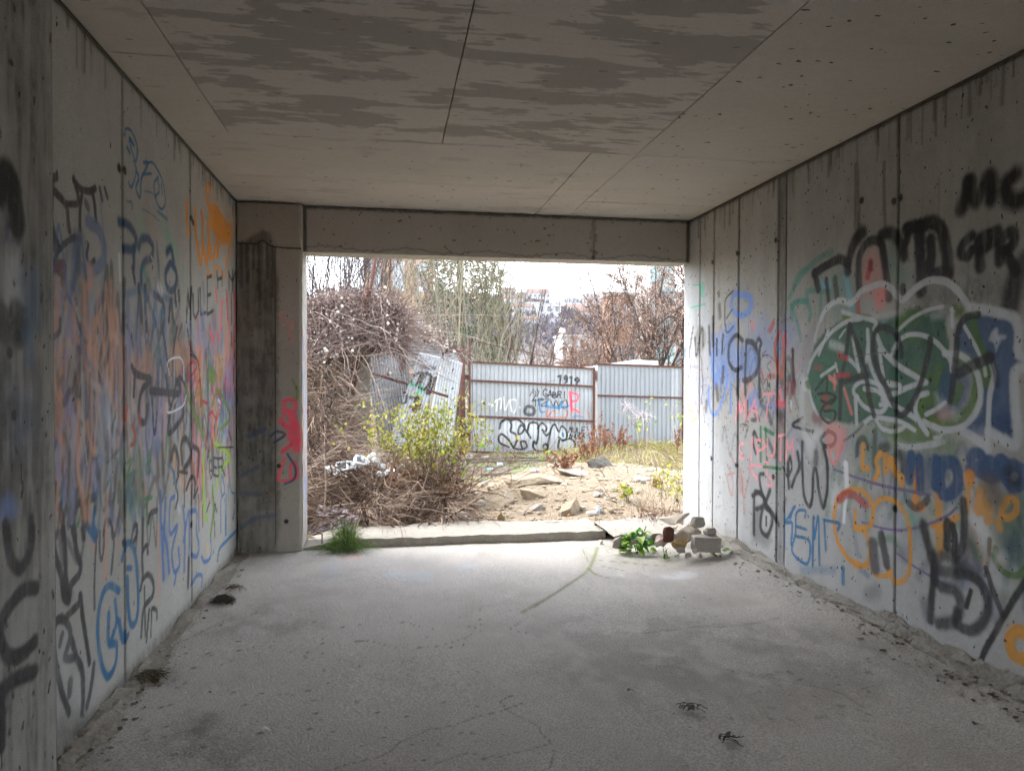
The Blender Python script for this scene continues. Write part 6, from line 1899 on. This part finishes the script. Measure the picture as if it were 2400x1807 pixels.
vine('thin white-seeded vine trailing along the sloping rusty rail', [(930, 715), (965, 745), (1000, 772), (1040, 800), (1085, 822)], [(930, 750), (1000, 800), (1085, 850)], 13.2, 13.6, 300, 150, 100, 13)
vine('sparse dead vine strands clinging to the leaning sheets', [(870, 830), (930, 850), (1000, 840), (1065, 830)], [(870, 960), (930, 960), (1000, 900), (1065, 930)], 12.5, 12.7, 45, 10, 30, 14)

# shrub with yellow-green leaves
def shrub(name, label, base, spread, hgt, ncane, nleaf, lcols, ccols, seed, leafL=.055, top=.45, cr=.005, lean=0.0):
    r = np.random.default_rng(seed); t = thing(name, label, 'shrub', tuple(base)); m_ = 8
    az = r.uniform(0, 6.28, ncane); b = r.normal(0, .13*spread, (ncane, 2)); out = spread*r.uniform(.1, 1, ncane)**.8; h = hgt*(1.05-.35*out/spread)*r.uniform(.7, 1.08, ncane)
    u = np.linspace(0, 1, m_)[None]
    P = np.stack([b[:, :1]+(out*np.cos(az)+lean)[:, None]*u**1.4, b[:, 1:]+(out*np.sin(az)*.8)[:, None]*u**1.4, h[:, None]*u-.12*h[:, None]*u**4], -1)+r.normal(0, .012, (ncane, m_, 3))
    parts = [tubes_np('c', P, cr*r.uniform(.6, 1.3, (ncane, 1))*(1-.7*u), jitter(ccols, ncane, .25, seed), 4)]
    nt = ncane*5; ci = r.integers(ncane, size=nt); ti = r.integers(3, m_, size=nt); S0 = P[ci, ti]
    parts.append(tangle_np(S0, .22*hgt, cr*.5, jitter(ccols, nt, .25, seed+1), seed+2, .7, .2, .4, 5))
    merge_np('canes', parts, M_STEM, t, 'stuff')
    tw = parts[1][0].reshape(nt, 5, 3, 3).mean(2); src = np.concatenate([tw[:, 2:].reshape(-1, 3), P[:, 5:].reshape(-1, 3)]); src = src[src[:, 2] > hgt*top]
    i = r.integers(len(src), size=nleaf); D = r.normal(0, .8, (nleaf, 3)); D[:, 2] += r.normal(-.15, .5, nleaf); N = r.normal(0, .6, (nleaf, 3)); N[:, 2] += 1
    merge_np('leaves', [leaves_np(src[i]+r.normal(0, .025, (nleaf, 3)), D, N, leafL*r.uniform(.6, 1.3, nleaf), leafL*.62*r.uniform(.6, 1.2, nleaf), jitter(lcols, nleaf, .25, seed))], M_LEAF, t, 'stuff')
    return t
p = on_ground(1000, 1185)
YG = ('98983a', 'aaa84c', '7c8c32', 'a09838', '62782c', 'b4b06a', '867e38')
shrub('yellow_green_shrub', 'leafy yellow-green shrub on many thin canes before the gate', p+[.05, 0, 0], .9, 1.3, 62, 1500, YG, ('7a6650', '8f7c62', '5e4c3e', '6e6a46'), 21, .052, .45, .005, -.05)
q = on_ground(1040, 1200)
shrub('thin_shrub', 'thin sparse shrub with few green leaves leaning towards the gate', q, .9, 1.0, 20, 46, ('7fa02e', '9ab03c', 'b0a040'), ('6a4f42', '7a6252', '4f3d35'), 22, .065, .4, .006, .45)
o = MB().tube([(0, 0, -.05), (.02, 0, .1), (-.01, .02, .22)], [.05, .045, .035], 8).build('cut_stump', plain('stump', (.10, .07, .055), bump=.006)); o.location = q; tag(o, 'cut dark stump at the foot of the thin shrub', 'stump')
# weeds beside the fence: dock stalks, one thing each
def dock(name, label, base, hgt, seed, cols, group):
    r = np.random.default_rng(seed); t = thing(name, label, 'weed', tuple(base), group); n = 3; u = np.linspace(0, 1, 6)[None]
    dx = r.normal(0, .12, (n, 2)); h = hgt*r.uniform(.6, 1.05, n)
    P = np.stack([dx[:, :1]*u, dx[:, 1:]*u, h[:, None]*u], -1); parts = [tubes_np('s', P, .007*(1-.6*u)*np.ones((n, 1)), jitter(cols, n, .2, seed), 4)]
    k = 110; i = r.integers(n, size=k); v = r.uniform(.3, 1, k); C0 = np.stack([dx[i, 0]*v, dx[i, 1]*v, h[i]*v], 1); D = r.normal(0, .7, (k, 3)); D[:, 2] += .3
    parts2 = [leaves_np(C0, D, r.normal(0, 1, (k, 3)), r.uniform(.03, .07, k), r.uniform(.012, .03, k), jitter(cols, k, .3, seed))]
    merge_np('stalks', parts, M_STEM, t, 'stuff'); merge_np('dead_leaves', parts2, M_DRYLEAF, t, 'stuff'); return t
DK = ('8a5c46', '7a5240', '9c7258', '6e4e3c', 'a88468')
def wz_(x, y): return 1320+x/7.628, 980+y/7.628
for i, (a, b, h) in enumerate(((380, 720, .62), (300, 760, .35), (480, 760, .55), (530, 650, .62), (640, 640, .75), (690, 620, .6), (740, 600, .55), (800, 600, .5), (860, 590, .5), (940, 560, .55), (1010, 580, .4), (1060, 570, .4), (430, 780, .4), (560, 740, .4), (80, 1000, .42), (20, 980, .4), (130, 900, .3), (2040, 640, .5), (1160, 500, .3))):
    p = on_ground(*wz_(a, b)); dock('dock_weed', 'dead rust-brown dock stalks standing before the fence', p, h*p[1]/13.0, 600+i, DK, 'dead docks before the fence')
for i, (a, b, h) in enumerate(((1200, 400, .75), (1480, 440, .65))):
    p = on_ground(*wz_(a, b+120)); t = thing('seed_weed', 'dry weed with a grey feathery seed plume before the fence', 'weed', tuple(p), 'feathery seed plumes before the fence'); r = np.random.default_rng(i+70); hh = h*p[1]/13
    MB().tube([(0, 0, 0), (.04, 0, hh*.6), (-.06, 0, hh)], [.008, .006, .004], 5).build('stem', plain('weed_stem', (.3, .26, .24)), t)
    P0 = np.tile(np.array([[-.06, 0, hh]]), (60, 1))+r.normal(0, .03, (60, 3)); merge_np('plume', [tangle_np(P0, .24, .0045, jitter(('b8b0b4', 'a098a0', 'cfc8c8'), 60, .2, i), i, .2, .6, .5)], M_STEM, t, 'stuff')
r = np.random.default_rng(77)
def grass_mat(name, label, x0, x1, y0, y1, n, L, cols, seed):
    r = np.random.default_rng(seed); X = r.uniform(x0, x1, n); Y = r.uniform(y0, y1, n)
    V, F, c = tangle_np(np.stack([X, Y, H(X, Y)], 1), L, .005, jitter(cols, n, .3, seed), seed, .8, 1.1, .5, 5)
    o = merge_np(name, [(V, F, c)], M_LEAF, None, 'stuff'); o['label'] = label
grass_mat('grass', 'dry yellow-green grass and straw on the bank before the fence', 3.0, 7.6, 10.6, 14.6, 3200, .34, ('b3a86a', '9c9a4e', 'c8bc88', '8c7a5c', 'a4a85a', '7d6a58'), 31)
grass_mat('straw', 'flattened straw and twigs on the flat before the gate', 0.6, 3.4, 11.6, 14.6, 800, .26, ('9a8468', '7d6a58', 'b3a488', '8a8a55'), 32)
grass_mat('leaf_litter', 'thin dead stems littering the soil around the mound', .6, 4.6, 7.0, 10.4, 260, .22, ('a48c70', '7d6a58', 'c2ac8c'), 33)
# weeds by the end of the graffiti wall
DRED = ('5a2f2a', '7a4a40', '8f6a5a', '4a2622', 'a08878')
for lab, (x, y), Y, n, L, h, cols, sd in (('dead reddish stems springing over the corner stones', r7(830, 640), 6.72, 300, .36, .25, DRED, 41), ('curled brown stems lying along the threshold end', r7(280, 690), 6.55, 220, .24, .06, ('8a6450', '6a4a3a', 'a88a70'), 42), ('pale dry stems on the mound beside the wall end', r7(750, 280), 7.3, 90, .42, .2, ('d8ccbc', 'b8a890', 'a09078'), 43),
                                          ('dry brown sprig with dead leaves against the wall end', r7(1480, 420), 6.75, 60, .22, .22, ('6a4a3a', '8a6a58', '4f382e'), 44)):
    p = on_plane(x, y, 1, Y); r = np.random.default_rng(sd); t = thing('dead_weed', lab, 'weed', tuple(p)); P0 = np.stack([r.normal(0, .13, n), r.normal(0, .06, n), r.uniform(-.1, .02, n)], 1)
    merge_np('stems', [tangle_np(P0, L, .0032, jitter(cols, n, .3, sd), sd, .95 if h > .1 else .1, .25, .5)], M_STEM, t, 'stuff')
    if sd in (41, 44):
        k = 90; D = r.normal(0, 1, (k, 3)); merge_np('dead_leaves', [leaves_np(np.stack([r.normal(0, .13, k), r.normal(0, .06, k), r.uniform(0, h, k)], 1), D, r.normal(0, 1, (k, 3)), r.uniform(.02, .05, k), r.uniform(.01, .02, k), jitter(cols, k, .3, sd))], M_DRYLEAF, t, 'stuff')
for lab, (x, y), Y, hgt, sd in (('small yellow-leaved bush hugging the end of the graffiti wall', r7(1130, 330), 7.2, .45, 51), ('low green weed between mound and corner stones', r7(980, 200), 7.7, .4, 52), ('green-leaved seedling shrub against the fence by the wall end', (1590, 985), 12.8, 1.15, 53), ('small sprig of green leaves on the sandy mound', r7(440, 260), 7.6, .22, 54), ('lone sapling with a few pale leaves before the plain fence', (1500, 1000), 13.2, 1.0, 55)):
    p = on_plane(x, y, 1, Y); p[2] = hz(p[0], p[1])
    shrub('small_shrub', lab, p, hgt*.4, hgt, 9, 60 if sd < 53 else 34, ('9aa838', 'b8b83c', '6f8f30', 'c8c060'), ('8a7a62', '6a5a48'), sd, .05 if sd < 53 else .08, .3, .003)

# ------------------------------------------------------------------ trees and buildings beyond the fence
M_BARK = attr_mat('bark', .95, 0, .4, 25)
DIM = .72
def tree(name, label, base, h, seed, cols, stems=1, levels=3, kids=(7, 6, 6), ang=(.5, .6, .7), ratio=(.6, .5, .45), r0=.09, up=.25, lcols=None, nleaf=0, leafL=.07, vase=.25, start=.3, group=None, wob=.05, cat='tree'):
    r = np.random.default_rng(seed); t = thing(name, label, cat, tuple(base), group); m_ = 7; u = np.linspace(0, 1, m_)
    P = np.zeros((stems, m_, 3)); az = r.uniform(0, 6.28, stems); ln = r.uniform(0, vase, stems)*(stems > 1)+r.normal(0, .05, stems)
    hh = h*r.uniform(.75, 1, stems)
    for i in range(stems):
        P[i, :, 0] = math.cos(az[i])*ln[i]*hh[i]*u+r.normal(0, .1*(stems > 1)); P[i, :, 1] = math.sin(az[i])*ln[i]*hh[i]*u; P[i, :, 2] = hh[i]*u
        P[i] += np.cumsum(r.normal(0, wob*h*.12, (m_, 3)), 0)*[[1, 1, .2]]; P[i] -= P[i, 0]*[0, 0, 1]
    rad = (r0*r.uniform(.6, 1.1, stems))[:, None]*(1-.75*u)[None]
    merge_np('trunk', [tubes_np('t', P, rad, jitter(cols, stems, .15, seed)*DIM, 7)], M_BARK, t)
    cur, crad, parts = P, rad, []; tips = None
    for lv in range(levels):
        n = len(cur)*kids[lv]; pi = np.repeat(np.arange(len(cur)), kids[lv]); ti = r.uniform(start if lv == 0 else .2, .98, n)*(m_-1); i0 = np.minimum(ti.astype(int), m_-2); f = (ti-i0)[:, None]
        S = cur[pi, i0]*(1-f)+cur[pi, i0+1]*f; T = cur[pi, i0+1]-cur[pi, i0]; T /= np.linalg.norm(T, axis=1, keepdims=True)+1e-9
        Q = np.cross(T, r.normal(0, 1, (n, 3))); Q /= np.linalg.norm(Q, axis=1, keepdims=True)+1e-9; a = r.normal(ang[lv], .15, n)[:, None]
        D = T*np.cos(a)+Q*np.sin(a); D[:, 2] += up; D /= np.linalg.norm(D, axis=1, keepdims=True)
        Lp = np.linalg.norm(cur[pi, -1]-cur[pi, 0], axis=1); l = Lp*ratio[lv]*r.uniform(.5, 1.15, n)*(1.15-.5*ti/(m_-1))
        N = np.zeros((n, m_, 3)); N[:] = S[:, None]+D[:, None]*l[:, None, None]*u[None, :, None]; N[:, :, 2] += (up*.35*l)[:, None]*u[None]**2
        N += np.cumsum(r.normal(0, .03, (n, m_, 3)), 1)*l[:, None, None]*(u > 0)[None, :, None]
        rr = np.maximum(crad[pi, i0]*.6, .0035)[:, None]*(1-.7*u)[None]
        parts.append(tubes_np('b', N, rr, jitter(cols, n, .2, seed+lv)*DIM, 5 if lv == 0 else 3)); cur, crad = N, rr
    cr = merge_np('crown', parts, M_BARK, t, 'stuff')
    if nleaf:
        i = r.integers(len(cur), size=nleaf); j = r.integers(2, m_, size=nleaf); D = r.normal(0, .7, (nleaf, 3)); D[:, 2] -= .5
        merge_np('dead_leaves', [leaves_np(cur[i, j]+r.normal(0, .05, (nleaf, 3)), D, r.normal(0, 1, (nleaf, 3)), leafL*r.uniform(.6, 1.3, nleaf), leafL*.6*r.uniform(.5, 1.2, nleaf), jitter(lcols, nleaf, .25, seed)*.85)], M_DRYLEAF, t, 'stuff')
    return t
def far(px, Y, dz=0): p = on_plane(px, 876, 1, Y); return np.array([p[0], Y, hz(p[0], Y)+dz])
GRY = ('5d5456', '6d6466', '4e4648'); OLV = ('938d74', 'a8a18a', '7d7762', 'b8b19c'); BRN = ('5a4a44', '6d5a52', '4a3c38')
for lab, px, Y, h, sd in (('dark bare tree rising behind the vine nearest the pillar', 742, 17, 6.5, 1), ('dark bare tree with forked stems behind the middle of the vine', 795, 18, 6.8, 2), ('slender dark bare tree between forked tree and rusty pole', 845, 19, 6.4, 3), ('dark bare tree half hidden by the pillar edge', 705, 16, 6.2, 4)):
    tree('bare_tree', lab, far(px, Y), h, sd, GRY, 5, 3, (8, 8, 5), (.42, .45, .5), (.55, .5, .5), .026, .3, vase=.42, start=.15)
CAT = ('b0958a', 'c4a898', '9a8074', 'd2b8a4')
tree('catkin_tree', 'leaning grey tree hung with pale brown catkins before the cream house', far(1005, 22), 8.5, 11, ('9a9688', '8a8678', '77736a'), 2, 3, (9, 7, 6), (.5, .6, .7), (.55, .5, .45), .10, .15, CAT, 2600, .09, .22, .2)
tree('catkin_tree', 'fine-twigged tree with pale brown catkins behind the rusty pole', far(905, 26), 8.5, 12, ('8a7a70', '9a8a7e'), 3, 3, (8, 7, 6), (.5, .6, .7), (.55, .5, .45), .07, .2, CAT, 2600, .09, .25, .2)
for lab, px, Y, h, sd, st in (('olive-stemmed thicket of upright shoots beside the gate post', 1060, 17.5, 6.4, 21, 9), ('olive-stemmed thicket of upright shoots behind the gate', 1120, 18.5, 6.2, 22, 9), ('olive-stemmed thicket fanning out over the gate', 1180, 19, 5.2, 23, 9)):
    tree('willow_thicket', lab, far(px, Y), h, sd, OLV, st, 3, (6, 5, 3), (.4, .5, .6), (.45, .5, .5), .03, .3, vase=.35 if sd < 23 else .6, start=.15, wob=.03, cat='shrub')
tree('bare_shrub', 'wide bare shrub with arching grey twigs behind the gate', far(1225, 20), 4.6, 31, ('6d5c58', '80706a', '5a4a48'), 8, 3, (5, 5, 3), (.5, .5, .6), (.5, .5, .5), .03, .1, vase=.75, start=.2, cat='shrub')
tree('bare_shrub', 'low tangled brown shrub behind the middle of the gate', far(1160, 22), 3.2, 32, BRN, 9, 3, (5, 5, 4), (.6, .6, .7), (.5, .5, .5), .03, .1, vase=.6, start=.15, cat='shrub')
BL_ = ('a2887c', 'b49a8c', '8c7266', 'c2a898', '967c70')
tree('beech_tree', 'many-stemmed tree full of brown dead leaves behind the plain fence', far(1500, 26), 6.4, 41, ('5a4e4a', '6a5d57', '776962'), 7, 3, (9, 8, 6), (.6, .65, .7), (.55, .5, .5), .075, .12, BL_, 15000, .075, .75, .15)
tree('beech_tree', 'smaller brown-leaved tree touching the end of the graffiti wall', far(1600, 24), 6.4, 42, ('4f4440', '6a5c56'), 4, 3, (7, 6, 6), (.6, .65, .7), (.5, .5, .5), .08, .12, BL_, 5000, .085, .45, .25)
tree('beech_shrub', 'low brown-leaved shrub between street lamp and many-stemmed tree', far(1420, 24), 4.0, 43, ('6a5448', '7d665a'), 7, 3, (6, 6, 5), (.6, .6, .7), (.5, .5, .5), .04, .1, BL_, 4200, .075, .8, .15, cat='shrub')
tree('beech_shrub', 'low brown-leaved shrub behind the gate end below the hillside', far(1345, 26), 3.4, 44, ('6a5448', '7d665a'), 8, 3, (6, 6, 5), (.6, .6, .7), (.5, .5, .5), .04, .1, BL_, 4500, .1, .7, .15, cat='shrub')
# dark conifer
def conifer(label, base, h, rad, seed):
    r = np.random.default_rng(seed); t = thing('conifer_tree', label, 'tree', tuple(base)); MB().tube([(0, 0, 0), (0, 0, h)], [.2, .02], 7).build('trunk', plain('conifer_bark', (.07, .05, .04)), t)
    n = 9000; z = h*r.random(n)**.9; q = r.random(n)**.5; R_ = rad*(1-z/h)**.8*q*(1+.25*np.sin(z*5)); a = r.uniform(0, 6.28, n)
    Cc = np.stack([R_*np.cos(a), R_*np.sin(a), z], 1); D = np.stack([np.cos(a), np.sin(a), r.normal(-.25, .4, n)], 1)
    merge_np('crown', [leaves_np(Cc, D, r.normal(0, 1, (n, 3)), r.uniform(.12, .35, n), r.uniform(.04, .10, n), jitter(('34503c', '436048', '2a4032', '527052', '5e7454'), n, .3, seed))], M_DRYLEAF, t, 'stuff')
conifer('tall dark green conifer behind the olive thickets', far(1078, 25), 12, 2.0, 3)

# buildings
def glassm(name, c): return plain(name, c, .25, .2, 2.0, spec=.5)
M_PANE = glassm('window_pane', (.12, .14, .17)); M_PANEB = glassm('pale_pane', (.42, .5, .55)); M_WHITEW = plain('white_render', (.42, .42, .43), .9, .12, 1.5); M_CREAM = plain('cream_render', (.31, .225, .15), .9, .15, 1.2); M_BRICKO = plain('orange_render', (.26, .165, .115), .9, .2, 1.5)
M_ROOF = plain('roof_tile', (.20, .14, .125), .9, .3, 3); M_TEAL = glassm('teal_glass', (.2, .34, .36)); M_CONC = plain('far_concrete', (.34, .325, .305), .9, .15, 2)
def building(name, label, x0, x1, y, z0, z1, depth, wall, cols, rows, win=(.5, .6), pane=M_PANE, roof=None, frame=None, group=None):
    t = thing(name, label, 'building', ((x0+x1)/2, y, z0), group); w = x1-x0; h = z1-z0
    MB().box((-w/2, 0, 0), (w/2, depth, h)).build('wall', wall, t)
    cw, rh = w/max(cols, 1), h/max(rows, 1)
    for i in range(cols):
        for j in range(rows):
            cx = -w/2+cw*(i+.5); cz_ = rh*(j+.5); a, b = cw*win[0]/2, rh*win[1]/2; e = min(.08, a*.2)
            f = MB(); f.box((cx-a-e, -.06, cz_-b-e), (cx+a+e, -.003, cz_-b)).box((cx-a-e, -.06, cz_+b), (cx+a+e, -.003, cz_+b+e)).box((cx-a-e, -.06, cz_-b), (cx-a, -.003, cz_+b)).box((cx+a, -.06, cz_-b), (cx+a+e, -.003, cz_+b))
            fo = f.build('window', frame or M_WHITEW, t); MB().box((cx-a, -.03, cz_-b), (cx+a, -.004, cz_+b)).build('pane', pane, fo)
    if roof == 'gable':
        rh_ = min(w, depth)*.32; m_ = MB(); m_.add([(-w/2-.3, -.4, h), (w/2+.3, -.4, h), (w/2+.3, depth+.4, h), (-w/2-.3, depth+.4, h), (-w/2-.3, depth/2, h+rh_), (w/2+.3, depth/2, h+rh_)], [(0, 1, 5, 4), (2, 3, 4, 5), (0, 4, 3), (1, 2, 5), (0, 3, 2, 1)]); ro = m_.build('roof', M_ROOF, t)
        MB().box((w*.2, depth*.45, h+rh_*.6), (w*.2+.5, depth*.45+.5, h+rh_+.6)).build('chimney', M_CONC, ro)
    else:
        MB().box((-w/2-.15, -.15, h), (w/2+.15, depth+.15, h+.25)).build('roof', M_CONC, t)
    return t
def bx_(pa, pb, Y): return on_plane(pa, 876, 1, Y)[0], on_plane(pb, 876, 1, Y)[0]
def zz_(py, Y, px=1200): return on_plane(px, py, 1, Y)[2]
a, b = bx_(852, 1016, 44); building('apartment_house', 'tall cream rendered house behind the catkin trees', a, b, 44, -1.2, 12.5, 9, M_CREAM, 3, 4, (.42, .5), M_PANEB)
a, b = bx_(650, 800, 70); building('apartment_house', 'white rendered block behind the dark bare trees', a, b, 70, -2, 5.5, 9, M_WHITEW, 5, 2, (.4, .5))
a, b = bx_(1432, 1530, 62); building('office_block', 'orange rendered block behind the many-stemmed brown tree', a, b, 62, -2, zz_(692, 62, 1470), 3, M_BRICKO, 5, 3, (.5, .5))
a, b = bx_(1523, 1580, 58); building('office_block', 'tall block clad in teal glass panels beside the orange block', a, b, 58, -2, 13.5, 4, M_CONC, 4, 7, (.86, .82), M_TEAL, frame=M_CONC)
a, b = bx_(1583, 1660, 66); building('office_block', 'grey concrete block next to the teal glass block', a, b, 66, -2, zz_(690, 66, 1600), 10, M_CONC, 3, 3, (.6, .5))
a, b = bx_(1318, 1425, 80); building('low_building', 'long low white building behind the street lamp', a, b, 80, -2.2, zz_(790, 80, 1360), 4, M_WHITEW, 8, 2, (.45, .45))
a, b = bx_(1345, 1400, 62); building('low_building', 'small pale annex between lamp and orange block', a, b, 62, -2.2, zz_(822, 62, 1370), 3, M_CONC, 4, 1, (.4, .5))
sr = on_plane(1430, 850, 1, 16.6); sr2 = on_plane(1530, 848, 1, 16.6)
t = thing('shed', 'low shed with a pale sheet roof just behind the plain fence', 'shed', (sr[0], 16.6, -.4)); MB().box((0, .05, 0), (sr2[0]-sr[0]-.1, 1.5, 1.75)).build('body', M_CONC, t)
MB().add([(-.2, -.1, 2.02), (sr2[0]-sr[0]+.1, -.1, 2.24), (sr2[0]-sr[0]+.1, 1.6, 2.3), (-.2, 1.6, 2.1), (-.2, -.1, 1.98), (sr2[0]-sr[0]+.1, -.1, 2.12), (sr2[0]-sr[0]+.1, 1.6, 2.2), (-.2, 1.6, 2.05)], [(0, 1, 2, 3), (7, 6, 5, 4), (0, 4, 5, 1), (1, 5, 6, 2), (2, 6, 7, 3), (3, 7, 4, 0)]).build('roof', M_WHITEW, t)
# street lamp
lp = on_plane(1318, 783, 1, 48); t = thing('street_lamp', 'slender white street lamp with a round head behind the gate', 'lamp', (lp[0], 48, -1.2)); H_ = lp[2]+1.2
MB().tube([(0, 0, 0), (0, 0, H_)], [.07, .05], 8).build('pole', plain('lamp_white', (.7, .7, .7)), t); MB().tube([(0, 0, H_), (0, 0, H_+.1), (0, 0, H_+.32), (0, 0, H_+.4)], [.1, .24, .2, .08], 10).build('head', plain('lamp_head', (.8, .8, .8)), t)
# hillside with houses
hx = np.linspace(-260, 420, 120); hy = np.linspace(110, 620, 90); HX, HY = np.meshgrid(hx, hy)
def hill_h(x, y): return -3+(49+2*np.sin(x/50+1.0)+5*(vn2(x, y, 60, 60, 6)-.5)-8*np.exp(-((x-112)/24)**2))*np.clip((y-130)/300, 0, 1)**1.25
HZ = hill_h(HX, HY)
idx = np.arange(HX.size).reshape(HX.shape)
me = mesh_np('hill', np.stack([HX, HY, HZ], -1).reshape(-1, 3), np.stack([idx[:-1, :-1], idx[:-1, 1:], idx[1:, 1:], idx[1:, :-1]], -1).reshape(-1, 4), True)
hl = link('hill', me, plain('winter_hillside', (.12, .11, .105), .95, .4, .05)); hl['kind'] = 'structure'
r = np.random.default_rng(61); n = 26000; X = r.uniform(-40, 330, n); Y = r.uniform(210, 470, n); hh_ = r.random(n)
C0 = np.stack([X, Y, hill_h(X, Y)+hh_*4.5], 1); D = r.normal(0, .5, (n, 3)); D[:, 2] += 1
o = merge_np('woodland', [leaves_np(C0, D, r.normal(0, 1, (n, 3))+[0, -.8, 0], r.uniform(1.2, 3.4, n), r.uniform(.5, 1.5, n), jitter(('66606a', '726c76', '5a5660', '6a665e', '5f5b57'), n, .18, 3))], M_DRYLEAF, None, 'stuff'); o['label'] = 'distant winter woodland covering the hillside'
def hill_at(px, py):
    d = ray(px, py); t_ = 100.0
    while t_ < 640:
        p = CAM+d*t_
        if p[1] > 130 and p[2] <= float(hill_h(p[:1], p[1:2])[0]): break
        t_ += 1.0
    return CAM+d*t_
HS = [(1205, 722, 14, 9, 'gable', 'white hillside house under the dark crest trees'), (1232, 705, 12, 8, None, 'flat-roofed white hillside house highest on the slope'), (1262, 700, 16, 6, 'gable', 'long white hillside house with red roof on the crest'), (1283, 748, 17, 13, None, 'large white hillside villa with rows of windows'), (1255, 735, 12, 10, None, 'white hillside house beside the large villa'), (1222, 742, 13, 9, 'gable', 'white hillside house with red roof at the thicket edge'), (1190, 700, 11, 8, 'gable', 'white hillside house half hidden by olive shoots'),
      (1360, 716, 26, 7, None, 'long white hillside terrace across the valley'), (1395, 708, 16, 8, None, 'white hillside block next to the long terrace'), (1345, 740, 12, 8, 'gable', 'white hillside house below the long terrace'), (1375, 750, 14, 8, 'gable', 'white hillside house lowest below the terrace'), (1430, 715, 18, 8, 'gable', 'white hillside house behind the brown tree crown'), (1305, 765, 10, 7, None, 'small white hillside house below the villa'), (1240, 768, 12, 8, 'gable', 'white hillside house at the foot of the slope')]
for i, (px, py, w, h, rf, lab) in enumerate(HS):
    p = hill_at(px, py+8); k = np.linalg.norm(p)/420; w *= k*.8; h *= k*.8
    building('hill_house', lab, p[0]-w/2, p[0]+w/2, p[1]-4, p[2]-1.5, p[2]+h, w*.7, M_WHITEW, max(2, int(w/3.5)), max(1, int(h/3.2)), (.45, .5), M_PANE, rf)
